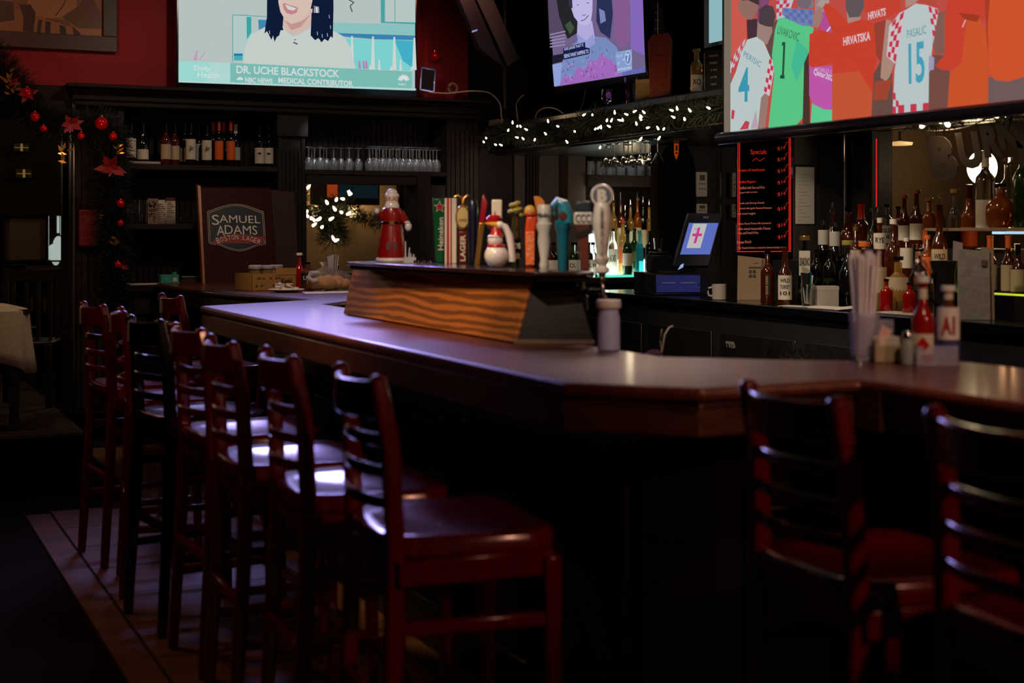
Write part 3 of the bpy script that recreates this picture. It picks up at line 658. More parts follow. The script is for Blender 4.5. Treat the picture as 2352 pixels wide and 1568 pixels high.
# ---- slice of another television beside the projector screen
tv = thing('television', 'partly hidden television with a pale turquoise picture, at the projector screen left edge', 'television', (0,0,0))
a = onR(1615, 104, 4.62); b = onR(1655, 98, 4.62)
MB().box(4.625, 4.66, b.y-1.0, a.y, a.z-.02, a.z+.62).build('housing', M['blackgloss'], tv, bevel=.003)
a = onR(1629, 99, 4.62)
MB().box(4.618, 4.626, b.y-.98, a.y, a.z, a.z+.6).build('screen_picture', screen('9cc8d0', .8), tv)
# ---- projector screen with football players
RS = 4.10
plS = Plane((RS, 0, 0), (0,-1,0), (0,0,1))
ps = thing('projector_screen', 'wide projector screen showing red, green and white football players seen from behind', 'projector screen', (0,0,0))
cS = lambda x, y: (1640+x/3.303, y/3.303)
ya = onR(1663, 300, RS).y; yb_ = onR(2620, 210, RS).y; zs = onR(1663, 304, RS).z
q = MB().box(RS, RS+.004, ya, yb_, zs, 3.3); q.build('screen_fabric', screen('8a796b', .75), ps)
MB().tube([(RS+.005, ya+.05, zs-.03), (RS+.005, yb_-.05, zs-.03)], .032, 14).build('bottom_roller', mat('roller_black', '15131a', .12, coat=.4), ps)
MB().box(RS-.003, RS+.01, ya-.0, ya+.012, zs, 3.3).build('edge_trim', M['blackgloss'], ps)
MB().box(RS-.06, RS+.06, ya+.06, yb_-.06, 3.3, 3.42).build('screen_case', M['black'], ps)
P = Pic(plS, lit=.86)
def pp(c, *pts): P.poly(c, [cS(*p) for p in pts])
yB = lambda x: 1000-(x-132)*.1085
pp('c9524a', (132,yB(132)), (3000,yB(3000)), (3000,-700), (132,-700))
pp('d65f52', (132,-600), (210,-600), (240,130), (250,290), (200,345), (132,450))
pp('4b333c', (250,150), (350,140), (345,290), (255,300)); pp('8a4c78', (325,-200), (470,-200), (400,100), (330,180))
pp('9a7268', (186,70), (200,-40), (330,-60), (340,60), (315,110), (290,150), (235,140)); pp('4a3534', (215,5), (215,-120), (350,-120), (345,40), (300,20), (260,0))
pp('c8c8d0', (470,-100), (640,-100), (560,140), (480,160)); P.checks('d0405a', [cS(470,-60), cS(610,-60), cS(550,110), cS(480,130)], 4, 6)
pp('8c8088', (640,-150), (760,-150), (760,60), (640,60)); pp('a88a90', (770,-100), (900,-100), (860,60), (800,200), (770,150))
pp('6e4c48', (380,220), (500,140), (470,460), (440,480), (400,340))
# player 4
pp('a5867e', (336,170), (440,160), (450,240), (410,340), (330,290)); pp('4f4247', (345,150), (350,70), (400,35), (455,50), (475,120), (450,205), (400,200), (350,180))
pp('a27f76', (340,740), (420,700), (420,760), (395,975), (345,978))
pp('c3d3d1', (132,1000), (132,640), (175,540), (215,400), (260,300), (330,280), (385,320), (420,400), (450,470), (430,600), (400,700), (365,740), (340,976))
pp('d2cdd0', (132,560), (132,470), (190,370), (250,290), (215,420), (180,470)); P.checks('cc3b52', [cS(140,450), cS(245,295), cS(215,420), cS(140,560)], 6, 3)
pp('d6cdd2', (430,440), (468,465), (460,560), (430,730), (385,700), (410,560)); P.checks('cc3b52', [cS(430,445), cS(466,470), cS(430,720), cS(388,690)], 2, 7)
pp('c8465a', (140,900), (145,830), (168,840), (160,905)); pp('c8465a', (205,985), (250,915), (280,925), (270,978)); pp('c0a8b8', (290,975), (330,830), (345,970))
P.text('5b97a8', 'PERISIC', cS(238,408), cS(368,492), 13); P.text('3f9eb8', '4', cS(198,650), cS(280,640), 78, .02)
# goalkeeper
pp('5fd08f', (425,yB(425)), (470,560), (452,420), (475,230), (500,140), (560,130), (700,190), (770,210), (740,380), (700,480), (690,890), (640,945))
pp('49c49a', (640,300), (735,390), (690,500), (640,620), (600,500))
pp('7b86b6', (540,60), (770,75), (765,200), (680,195), (560,140), (530,110)); P.checks('5f74b8', [cS(545,65), cS(765,78), cS(760,190), cS(560,140)], 7, 3)
pp('7a6c74', (640,-100), (750,-100), (755,30), (720,70), (650,50))
P.text('3b6f50', 'LIVAKOVIC', cS(500,225), cS(662,285), 19); pp('26543d', (515,595), (520,570), (532,568), (541,345), (530,348), (533,320), (558,320), (547,568), (552,572), (550,598))
pp('50372f', (700,480), (735,400), (745,yB(745)-80), (742,yB(742)), (690,895)); pp('50372f', (690,yB(690)), (745,yB(745)), (745,860), (690,870))
pp('65d49a', (750,yB(750)), (762,780), (920,830), (920,yB(920)))
pp('c85cb2', (740,720), (742,505), (920,500), (920,835), (850,830), (770,790))
P.text('e0bcd8', 'WORLD C', cS(780,522), cS(922,548), 9); P.text('e6d6e4', 'Qatar202', cS(776,545), cS(922,600), 15, .02)
pp('c050a0', (830,90), (960,130), (900,300), (830,290)); P.line('dce8e4', [cS(905,205), cS(870,250), cS(900,300), cS(860,350)], 3); pp('58c890', (815,350), (840,290), (890,330), (860,370))
pp('a88078', (775,120), (830,40), (850,130), (810,215), (775,205)); pp('b8a09a', (800,40), (870,-60), (900,20), (840,60))
# man in red
pp('d2452f', (740,480), (748,260), (830,225), (925,255), (850,60), (870,25), (940,60), (1040,175), (1150,145), (1250,180), (1290,240), (1320,330), (1260,420), (1245,560), (1222,yB(1222)), (918,yB(918)), (920,480), (850,500), (770,515))
pp('cf5a3a', (925,560), (1120,540), (1222,700), (1222,yB(1222)), (918,yB(918)))
pp('b58f86', (1030,90), (1140,90), (1135,150), (1040,180)); pp('675a5e', (1022,60), (1030,-80), (1160,-80), (1165,50), (1130,130), (1050,135))
P.text('e8c8d0', 'HRVATSKA', cS(1006,318), cS(1212,272), 20, .03)
pp('d04634', (1160,-200), (1440,-200), (1440,80), (1390,110), (1330,140), (1240,165), (1165,80)); P.text('e8c8d0', 'HRVATS', cS(1196,125), cS(1330,90), 18, .03)
pp('a04438', (1240,180), (1330,150), (1300,480), (1260,430)); pp('6c5048', (1222,yB(1222)), (1240,560), (1290,470), (1380,560), (1385,yB(1385))); pp('a84a34', (1250,620), (1380,600), (1340,760), (1235,760))
# player 15
pp('b68e82', (1292,590), (1300,480), (1335,150), (1375,160), (1385,300), (1400,480), (1360,590), (1330,615))
pp('c2d1d2', (1385,yB(1385)), (1400,540), (1435,300), (1435,170), (1480,80), (1560,30), (1640,40), (1700,130), (1690,330), (1668,560), (1665,yB(1665)))
pp('d6ccd0', (1340,430), (1360,200), (1440,100), (1480,80), (1450,270), (1405,485)); P.checks('cf3a50', [cS(1385,170), cS(1475,85), cS(1410,470), cS(1348,430)], 3, 7)
pp('d6ccd0', (1640,40), (1730,70), (1780,270), (1740,360), (1695,330), (1700,140)); P.checks('cf3a50', [cS(1660,50), cS(1730,75), cS(1775,330), cS(1700,320)], 3, 6)
P.checks('cf3a50', [cS(1392,700), cS(1430,720), cS(1440,yB(1440)), cS(1388,yB(1388))], 2, 3); P.checks('cf3a50', [cS(1430,800), cS(1665,780), cS(1665,yB(1665)), cS(1430,yB(1430))], 5, 1)
pp('b89084', (1475,-120), (1600,-120), (1580,20), (1490,60)); pp('c05040', (1560,20), (1700,-60), (1740,60), (1640,30))
P.text('5b97a8', 'PASALIC', cS(1500,262), cS(1646,225), 19); P.text('48a6c0', '15', cS(1512,490), cS(1634,468), 94, .02)
# right hand players
pp('7a5048', (1665,yB(1665)), (1668,560), (1700,420), (1790,420), (1830,560), (1815,yB(1815))); pp('a8a0c0', (1665,540), (1670,420), (1710,440), (1705,530)); pp('8a6058', (1700,340), (1740,100), (1800,80), (1800,400), (1720,420))
pp('d24634', (1715,500), (1790,420), (1790,120), (1850,-200), (2140,-200), (2110,120), (2060,200), (1920,490), (1850,540), (1760,530)); P.line('e8b0b8', [cS(1925,210), cS(1950,150)], 3)
pp('d6582e', (1812,yB(1812)), (1830,560), (1920,470), (1960,140), (2060,150), (2120,260), (2122,yB(2122))); pp('a83c24', (1900,100), (2060,120), (2040,170), (1940,150))
pp('b0402a', (2090,-200), (2150,-200), (2140,560), (2110,300)); pp('76605f', (2122,yB(2122)), (2125,590), (3000,450), (3000,yB(3000)))
pp('da582e', (2130,560), (2120,200), (2160,-300), (3000,-300), (3000,520), (2480,560), (2280,620), (2180,610))
P.build('screen_picture', ps)

# ================================================================== WALL DECOR, CABLES, UPPER CORNER
pf = thing('framed_picture', 'large dark framed sepia picture hanging on the red wall, upper left corner', 'picture', (0,0,0))
plp = Plane((0, 9.835, 0), (1,0,0), (0,0,1))
a = onS(-80, -60, 9.835); b = onS(268, 121, 9.835); bi = onS(236, 84, 9.835)
q = MB(); q.box(a.x, b.x, 9.815, 9.86, b.z, bi.z).box(bi.x, b.x, 9.815, 9.86, bi.z, 3.3).box(a.x, bi.x, 9.845, 9.86, bi.z, 3.3).box(a.x, b.x, 9.815, 9.86, 3.3, 3.4)
q.build('frame', mat('frame_brown', '3c2d20', .5), pf, bevel=.004)
P = Pic(plp); P.pl = Plane((0, 9.8445, 0), (1,0,0), (0,0,1))
cP = lambda x, y: (x/3.92, y/3.92)
def p1(c, *pts): P.poly(c, [cP(*p) for p in pts])
p1('7a5230', (-300,325), (920,345), (920,-300), (-300,-300)); p1('8f6238', (0,120), (250,60), (400,130), (560,160), (700,120), (920,180), (920,345), (600,330), (0,310))
p1('3a2416', (-300,200), (0,200), (130,180), (120,20), (-300,-40)); p1('9c744c', (225,80), (300,-100), (690,-100), (690,60), (600,150), (420,165), (280,130)); p1('34200f', (205,280), (210,150), (170,40), (270,40), (320,110), (300,290))
p1('2c1a0e', (330,310), (345,180), (380,180), (360,320)); p1('2c1a0e', (400,325), (410,190), (455,200), (450,325)); p1('2c1a0e', (540,330), (535,220), (590,240), (600,330)); p1('5a3a20', (560,150), (700,60), (800,-60), (900,100), (920,260), (700,250)); p1('2c1a0e', (670,335), (650,230), (720,300), (730,340))
p1('6b4526', (400,165), (620,180), (640,240), (520,200)); P.line('4a2c16', [cP(500,140), cP(560,60), cP(620,-60)], 2)
P.build('sepia_print', pf)
# dim notices in the dark doorway room
for k, (x0, x1, y0, y1, l) in enumerate(((33,68,330,346,'small dim brass wall light in the dark doorway, the upper one'), (38,74,389,407,'small dim brass wall light in the dark doorway, the lower one'))):
    a = onS(x0, y1, 13.1); b = onS(x1, y0, 13.1); o = thing('wall_light', l, 'wall light', ((a.x+b.x)/2, 13.17, a.z)); h_ = b.z-a.z; w_ = (b.x-a.x)/2
    MB().box(-w_, w_, -.02, .02, 0, h_).build('back_plate', mat('olive_plate', '3a3220', .6), o); MB().box(-w_*.9, w_*.9, -.035, -.02, h_*.45, h_*.52).box(-.008, .008, -.05, -.02, 0, h_).build('brass_bar', mat('brass_lit', 'c2a760', .3, .5, emit='a08848', es=.35), o)
# red menu pocket on the column
a = onS(179, 567, 9.76); b = onS(226, 481, 9.76)
tag(MB().box(a.x, b.x, 9.735, 9.775, a.z, b.z).build('menu_box', mat('dull_red', '6d1210', .5), bevel=.012), 'flat dull red box fixed to the fluted pillar beside the garland', 'box')
# leaning speaker and pole in the upper corner
sp = thing('ceiling_speaker', 'long dark speaker hanging at a slant beside the pole, right of the red wall', 'speaker', (0,0,0))
A = [onS(1095, 0, 9.3), onS(1138, 0, 9.3), onS(1193, 134, 9.3), onS(1167, 153, 9.3)]; up = (A[0]-A[3])*.9
MB().slab([A[3], A[2], A[1]+up*.6, A[0]+up*.6], (.02, .12, 0)).build('speaker_body', mat('speaker_grey', '2f322f', .6), sp, bevel=.005)
A2 = [onS(1060, 0, 9.32), onS(1094, 0, 9.32), onS(1160, 156, 9.32), onS(1100, 110, 9.32)]
MB().slab([A2[3], A2[2], A2[1]+up*.6, A2[0]+up*.6], (.02, .10, 0)).build('speaker_side', M['black'], sp, bevel=.005)
MB().slab([onS(1084,75,9.31), onS(1096,71,9.31), onS(1097,67,9.31), onS(1085,70,9.31)], (0,.004,0)).build('badge', mat('badge_blue', '8fa8e8', .3, emit='8098e0', es=.5), sp)
MB().tube([onS(1160, 250, 9.6), onS(1162, -300, 9.6)], .022, 12).build('support_pole', M['darksteel'], sp)
# items on the cornice right of the television
o = thing('picture_stand', 'small silver framed black card leaning at the right end of the big television', 'picture', onS(980, 212, 9.66))
o.rotation_euler = (-.12, .12, 0)
MB().box(-.065, .055, -.02, 0, 0, .015).box(-.065, .055, -.02, 0, .165, .18).box(-.065, -.052, -.02, 0, 0, .18).box(.042, .055, -.02, 0, 0, .18).build('frame', M['chrome'], o, bevel=.002)
MB().box(-.055, .045, -.012, 0, .012, .17).build('card', M['blackmat'], o)
o = thing('ornament_wreath', 'small round ornament lying on the cornice below the red wall', 'ornament', onS(1040, 203, 9.7))
MB().tube([(.035*math.cos(a*PI/8), 0, .035*math.sin(a*PI/8)) for a in range(17)], .012).build('ring', mat('tan_ring', '7d6850', .6), o)
c = onS(996, 130, 9.84); o = thing('hanging_bauble', 'red glass bauble on the red wall beside the big television', 'bauble', c)
MB().ball((0,-.02,0), .035).build('ball', M['bauble'], o); MB().cyl((0,-.02,.033), .008, .014).build('cap', M['gold'], o)
def cable(name, pts, r, m_, l): return tag(MB().tube(pts, r, 6).build(name, m_), l, 'cable')
def smooth(pts, n=6):
    out = []; P_ = [Vector(p) for p in pts]; P_ = [P_[0]]+P_+[P_[-1]]
    for i in range(1, len(P_)-2):
        for k in range(n):
            t = k/n; a, b, c, d = P_[i-1], P_[i], P_[i+1], P_[i+2]
            out.append(.5*((2*b)+(c-a)*t+(2*a-5*b+4*c-d)*t*t+(3*b-a-3*c+d)*t**3))
    return out+[P_[-2]]
cable('power_cable', smooth([onS(x, y, s) for x, y, s in ((985,212,9.62),(1030,214,9.6),(1080,209,9.58),(1120,212,9.58),(1140,226,9.58),(1150,243,9.58),(1151,262,9.58),(1156,284,9.58))]), .005, M['wire'], 'white cable drooping from the cornice to the white adapter box')
cable('power_cable', smooth([onR(x, y, 4.5) for x, y in ((1202,218),(1192,228),(1186,240),(1187,255),(1190,286))]), .005, M['wire'], 'short white cable end just right of the pole')
cable('power_cable', smooth([onR(x, y, 4.5) for x, y in ((1230,282),(1232,262),(1245,250),(1262,247),(1282,252),(1296,262),(1312,262))]), .004, M['wire'], 'looped white cable lying on the canopy ledge')
cable('power_cable', smooth([onR(x, y, 4.5) for x, y in ((1345,205),(1340,235),(1330,255),(1318,262))]), .004, mat('grey_wire', '5b5149', .6), 'thin grey cable hanging below the tilted television')
a = onR(1136, 297, 4.42); o = thing('power_adapter', 'cream power adapter box at the far end of the canopy ledge', 'adapter', (a.x, a.y, 2.206))
MB().box(-.03, .03, -.11, .11, 0, .05).build('case', mat('adapter_cream', '9a8a72', .6), o, bevel=.004)
# ================================================================== GARLANDS
def foliage(path, rad, n, L=.05, seed=1, w=.0025):
    R = random.Random(seed); mb = MB(); P_ = [Vector(p) for p in path]
    ls = [(P_[i+1]-P_[i]).length for i in range(len(P_)-1)]; T = sum(ls)
    for k in range(n):
        t = R.random()*T; i = 0
        while i < len(ls)-1 and t > ls[i]: t -= ls[i]; i += 1
        c = P_[i].lerp(P_[i+1], t/ls[i]); d = (P_[i+1]-P_[i]).normalized()
        v = Vector((R.gauss(0,1), R.gauss(0,1), R.gauss(0,1))); v = (v-d*v.dot(d)*.6).normalized()
        base = c+v*rad*R.random()**.7*.75; tip = base+(v+d*R.uniform(-.6,.6)).normalized()*L*R.uniform(.6,1.2)
        s_ = v.cross(Vector((R.gauss(0,1), R.gauss(0,1), R.gauss(0,1)))).normalized()*w
        mb.add([base-s_, base+s_, tip+s_*.3, tip-s_*.3], [(0,1,2,3)])
    mb.tube(path, .006, 5); return mb
def bulb(parent, p, k=1):
    q = MB().lathe([(.0005,.016),(.003,.012),(.0045,.004),(.0045,0),(.003,-.003)], (0,0,0), 8); o = q.build('bulb', M['bulb'], parent); o.location = p
    o.rotation_euler = (R_.uniform(-1.2,1.2), R_.uniform(-1.2,1.2), 0); o.scale = (k*1.1,)*3; return o
gl = thing('lit_garland', 'pine garland with warm white lights draped along the bar canopy', 'garland', (0,0,0))
path = smooth([onR(x, y, 4.27) for x, y in ((1110,330),(1125,318),(1160,300),(1195,312),(1240,300),(1280,304),(1330,290),(1370,268),(1400,285),(1440,285),(1480,262),(1520,280),(1560,248),(1600,262),(1645,250),(1690,232))])
foliage(path, .055, 5200, .06, 3).build('pine_needles', M['needles'], gl, smooth=False)
for x, y in ((120,405),(140,370),(330,305),(370,240),(410,268),(440,270),(495,297),(415,365),(465,378),(560,388),(680,228),(660,335),(768,268),(912,312),(848,408),(985,170),(1065,168),(1260,155),(1190,220),(1228,222),(1088,292),(1112,285),(1140,283),(1218,270),(1310,215),(1330,218),(1370,165),(1425,140),(1450,250),(1495,185),(1520,150),(1490,210),(1540,280),(1640,290),(1685,292),(1765,130),(1805,120),(1920,135),(2085,110),(1780,190),(275,432),(225,428),(1870,210),(1640,378),(1480,385),(1130,455)):
    bulb(gl, onR(1080+x/3.794, 220+y/3.794, 4.19), 1.25)
for x, y in ((1170,215+45),(1300,290),(1420,262),(1500,285),(1590,262)):
    p = onR(x, y, 4.12); light('string_light_glow', 'POINT', (4.08, p.y, p.z), .9, (1,.62,.32), .03)
gl = thing('lit_garland', 'short string of three bright bulbs under the projector screen at right', 'garland', (0,0,0))
P_ = [onR(x, y, 4.42) for x, y in ((2060,270),(2100,284),(2116,289),(2150,281),(2176,286),(2230,262),(2300,270),(2352,262))]
foliage(smooth(P_), .03, 500, .04, 9).build('pine_needles', M['needles'], gl, smooth=False)
for p_ in P_[::3]:
    MB().tube([p_, (p_.x, p_.y, 2.0)], .002, 5).build('hanging_wire', M['darksteel'], gl)
for x, y in ((2117,290),(2160,279),(2178,287),(2290,270),(2308,268)): bulb(gl, onR(x, y, 4.40), 2.2 if x < 2200 else .8)
def bauble(parent, p, r):
    q = MB().ball((0,0,0), r); o = q.build('bauble', M['bauble'], parent); o.location = p
    MB().cyl((0,0,r*.95), r*.22, r*.3, 10).build('cap', M['gold'], o)
def poinsettia(parent, p, r, seed):
    R = random.Random(seed); q = MB()
    for ring, (n_, l_) in enumerate(((6, r), (5, r*.65))):
        for k in range(n_):
            a = 2*PI*k/n_+R.uniform(-.5,.5); d = Vector((math.cos(a), R.uniform(-1.1,.2), math.sin(a)*.8)).normalized(); s_ = Vector((-math.sin(a), 0, math.cos(a)))*l_*.24
            q.add([(0,-.004*ring,0), d*l_*.45+s_, d*l_, d*l_*.45-s_], [(0,1,2,3)])
    o = q.build('poinsettia', M['poin'], parent, smooth=False); o.location = p
def leaves(parent, p, r, seed, m_='gold'):
    R = random.Random(seed); q = MB()
    for k in range(7):
        a = PI*.5+R.uniform(-1,1)*1.5; c = Vector((R.uniform(-.3,.3)*r, -.01, R.uniform(-.8,.8)*r)); d = Vector((math.cos(a), -.2, math.sin(a))).normalized()
        s_ = d.cross(Vector((0,1,0))).normalized()*r*.16; q.add([c, c+d*r*.4+s_, c+d*r*.85, c+d*r*.4-s_], [(0,1,2,3)])
    o = q.build('gold_leaves', M[m_], parent, smooth=False); o.location = p
gl = thing('christmas_garland', 'dark christmas garland hanging over the doorway and down the left column, red baubles on it', 'garland', (0,0,0))
path = smooth([onS(x, y, 9.62) for x, y in ((-70,95),(-20,135),(12,170),(40,205),(70,250),(105,285),(150,292),(195,290),(238,285),(258,320),(262,380),(255,440),(262,500),(258,560),(262,620),(256,690))])
foliage(path, .13, 9000, .07, 5, .003).build('pine_needles', M['needlesd'], gl, smooth=False)
for x, y, r in ((80,268,.030),(233,283,.042),(100,295,.022),(260,313,.026),(277,467,.026),(277,512,.020),(271,607,.022),(62,212,.032),(186,312,.024)): bauble(gl, onS(x, y, 9.46), r)
for k, (x, y, r) in enumerate(((163,285,.10),(254,385,.13),(62,216,.09),(30,190,.06),(284,610,.05))): poinsettia(gl, onS(x, y, 9.46), r*.85, k)
for k, (x, y, r) in enumerate(((14,185,.09),(28,204,.07),(146,356,.10),(270,346,.06),(264,556,.07),(232,500,.03))): leaves(gl, onS(x, y, 9.45), r*.7, k)
light('garland_point', 'POINT', onS(240, 330, 9.0)[:], 2.2, (1,.45,.25), .05)  # warm point lamp in front of the garland, which has no bulbs
# ================================================================== OBJECTS ON THE CANOPY LEDGE
ZL = 2.206
def ledge(px, r): p = onR(px, 230, r); return (r, p.y, ZL)
o = thing('award_plaque', 'reddish wooden award plaque leaning on the canopy ledge below the small flag', 'plaque', ledge(1516, 4.42)); o.rotation_euler = (0, -.02, -1.15)
q = MB().slab([(-.075,0,.02),(.075,0,0),(.085,0,.36),(.06,0,.40),(-.05,0,.40),(-.085,0,.36)], (0,.02,0)); q.build('plaque_board', M['plaque'], o, bevel=.004)
MB().slab([(-.045,-.004,.12),(0,-.004,.07),(.045,-.004,.12),(.05,-.004,.27),(-.05,-.004,.27)], (0,.005,0)).build('relief_shield', mat('plaque_relief', '7a3326', .4), o, bevel=.002)
q = MB(); q.text('CHAMPIONS', (0,0,.33), (1,0,0), (0,0,1), .11, .018); q.build('lettering', M['plaque'], o)
o = thing('table_flag', 'small stars and stripes flag standing behind the wooden plaque', 'flag', ledge(1512, 4.52)); o.rotation_euler.z = -1.1
MB().tube([(0,0,0), (0,0,.62)], .004).build('stick', M['gold'], o)
q = MB(); q.hexa([(-.05,-.002,.36),(.05,-.002,.40),(.05,.002,.40),(-.05,.002,.36)], [(-.01,-.002,.60),(.03,-.002,.58),(.03,.002,.58),(-.01,.002,.60)]); q.build('canton', mat('flag_blue', '141d3c', .8), o)
q = MB()
for k in range(4): q.hexa([(-.07+k*.028,-.003,.26),(-.057+k*.028,-.003,.26),(-.057+k*.028,.001,.26),(-.07+k*.028,.001,.26)], [(-.045+k*.022,-.003,.40),(-.035+k*.022,-.003,.40),(-.035+k*.022,.001,.40),(-.045+k*.022,.001,.40)])
q.build('stripes', mat('flag_stripe', 'a09088', .8), o)
q = MB()
for k in range(14): q.ball((-.02+.012*(k % 4), -.004, .41+.05*(k//4)), .003, .001, .003, 5, 4)
q.build('stars', M['white'], o)
def bottle_profile(st, h, r):
    if st == 'wine': return [(r*.9,0),(r,.006),(r,h*.60),(r*.85,h*.66),(r*.45,h*.72),(r*.36,h*.76),(r*.34,h*.97),(r*.40,h*.975),(r*.40,h*.995),(r*.3,h)]
    if st == 'burg': return [(r*.9,0),(r,.006),(r,h*.42),(r*.93,h*.50),(r*.6,h*.62),(r*.38,h*.74),(r*.33,h*.97),(r*.4,h*.975),(r*.3,h)]
    if st == 'whisky': return [(r*.92,0),(r,.006),(r,h*.58),(r*.9,h*.66),(r*.5,h*.72),(r*.36,h*.76),(r*.34,h*.93),(r*.3,h*.94)]
    if st == 'long': return [(r*.92,0),(r,.006),(r,h*.50),(r*.8,h*.58),(r*.45,h*.66),(r*.34,h*.78),(r*.32,h*.94),(r*.3,h*.95)]
    if st == 'round': return [(r*.8,0),(r,h*.08),(r*1.05,h*.3),(r*.98,h*.5),(r*.6,h*.64),(r*.32,h*.70),(r*.3,h*.88),(r*.28,h*.89)]
    if st == 'tall': return [(r*.92,0),(r,.006),(r,h*.62),(r*.75,h*.7),(r*.4,h*.76),(r*.36,h*.95),(r*.3,h*.96)]
def bottle(label, loc, h, r, body, cap, lab=None, st='whisky', lz=(.18,.5), text=None, rot=0, group=None, name='liquor_bottle', capst='plug', tcol=None, sq=False, neck=None, lab2=None):
    """label faces the camera"""
    o = thing(name, label, 'bottle', loc, 0, group)
    a = math.atan2(-loc[0], loc[1])  # turn -y towards the camera
    o.rotation_euler.z = a+rot
    kk = dict(n=4, ph=PI/4) if sq else dict(n=22)
    pr = bottle_profile(st, h, r*(1.2 if sq else 1))
    MB().lathe(pr, **kk).build('glass_body', M[body], o, bevel=.006 if sq else 0)
    rn = r*.37
    if capst == 'plug': MB().lathe([(rn,0),(rn*1.15,.001),(rn*1.15,h*.07),(rn*.9,h*.075)], (0,0,h*.925), 14).build('cap', M[cap], o)
    elif capst == 'foil': MB().lathe([(rn*1.08,0),(rn*1.02,h*.18),(rn*1.2,h*.185),(rn*1.2,h*.21),(rn*.9,h*.212)], (0,0,h*.79), 14).build('capsule', M[cap], o)
    elif capst == 'cork': MB().lathe([(rn*.8,0),(rn*.8,h*.01),(rn*1.7,h*.012),(rn*1.7,h*.07),(rn*1.5,h*.08)], (0,0,h*.92), 14).build('stopper', M[cap], o)
    elif capst == 'pour':
        q = MB().lathe([(rn,0),(rn*1.1,h*.04),(rn*.5,h*.05),(rn*.28,h*.14)], (0,0,h*.93), 12); q.build('pour_spout', M[cap], o)
    elif capst == 'wax': MB().lathe([(rn*1.5,-h*.05),(rn*1.25,0),(rn*1.1,h*.16),(rn*1.3,h*.2),(rn*.9,h*.21)], (0,0,h*.78), 14).build('wax_seal', M[cap], o)
    def lb(z0, z1, m_, rr, span=1.15):
        q = MB(); N = 10; vs = []
        for i in range(N+1):
            t = -PI/2-span+2*span*i/N
            vs += [(rr*math.cos(t), rr*math.sin(t), z0), (rr*math.cos(t), rr*math.sin(t), z1)]
        q.add(vs, [(2*i,2*i+2,2*i+3,2*i+1) for i in range(N)]); return q.build('label', M[m_], o)
    lo = o
    if lab:
        if sq: lo = MB().box(-r*.72, r*.72, -r*.875, -r*.80, h*lz[0], h*lz[1]).build('label', M[lab], o)
        else: lo = lb(h*lz[0], h*lz[1], lab, r*1.015)
    if lab2: lb(h*lab2[0], h*lab2[1], lab2[2], rn*1.12, 1.2)
    if text:
        q = MB(); L = text.split('|'); z1 = h*lz[1]; dz = (h*(lz[1]-lz[0]))/(len(L)+.8)
        for i, s_ in enumerate(L):
            q.text(s_, (0, -r*(1.03 if not sq else .88), z1-dz*(i+.8)), (1,0,0), (0,0,1), min(r*1.3, dz*.6*len(s_)*.9), dz*.62, depth=.002, bold=.02)
        # wrap lettering onto the label cylinder
        if not sq: q.v = [(x, -math.sqrt(max(1e-6, (r*1.045)**2-min(x*x, (r*.95)**2))), z) for x, y, z in q.v]
        q.build('label_lettering', M[tcol or 'ink'], lo, smooth=False)
    return o
bottle('clear tequila bottle with amber stopper on the canopy ledge right of the plaque', ledge(1600, 4.42), .26, .036, 'honey', 'honey', 'cream', 'tall', (.06,.42), 'XO', capst='cork')
o = thing('gift_box', 'glowing cream box behind the wooden plaque on the ledge', 'box', ledge(1484, 4.5)); o.rotation_euler.z = -1.1
MB().box(-.05, .05, -.04, .04, 0, .15).build('box_body', mat('cream_box', 'c2a469', .6), o, bevel=.003); MB().box(-.053, .053, -.043, .043, .13, .155).build('lid', mat('cream_lid', 'd0b478', .6), o, bevel=.002)
o = thing('beer_glass', 'tall faceted beer glass on the canopy ledge left of the cream box', 'glass', ledge(1449, 4.42))
MB().lathe([(.028,0),(.034,.004),(.030,.05),(.036,.10),(.040,.17),(.037,.17),(.032,.10),(.026,.05),(.026,.008),(.0,.008)], n=10).build('glass_body', M['glass'], o)
o = thing('goblet', 'small goblet with a purple sheen on the canopy ledge below the tilted television', 'goblet', ledge(1394, 4.42))
MB().lathe([(.03,0),(.028,.004),(.006,.01),(.006,.03),(.034,.05),(.040,.09),(.034,.125),(.031,.125),(.036,.09),(.030,.055),(.0,.045)], n=16).build('glass_body', M['glass'], o); MB().ball((0,-.02,.085), .018, .014, .022).build('purple_sheen', mat('purple_sheen', '7a3f8f', .2, coat=.5, emit='6a3a88', es=.25), o)  # purple sheen is made as a faintly glowing ball in the glass
o = thing('notice_board', 'small black framed notice with white writing beside the projector screen edge', 'sign', ledge(1640, 4.42)); o.rotation_euler.z = -1.1
MB().box(-.07, .12, 0, .012, 0, .235).build('board', M['blackmat'], o, bevel=.002)
q = MB()
for k, (s_, w_) in enumerate((('FRIDAY', .06), ('MUSIC', .05), ('9 PM', .04), ('LIVE', .04), ('BAR', .035))): q.text(s_, (.0, -.0015, .20-.04*k), (1,0,0), (0,0,1), w_, .012)
q.box(-.062, -.060, -.002, 0, .01, .22).build('lettering', M['greyl'], o)
ORD = ['first', 'second', 'third', 'fourth', 'fifth', 'sixth', 'seventh', 'eighth', 'ninth', 'tenth', 'eleventh', 'twelfth', 'thirteenth', 'fourteenth']
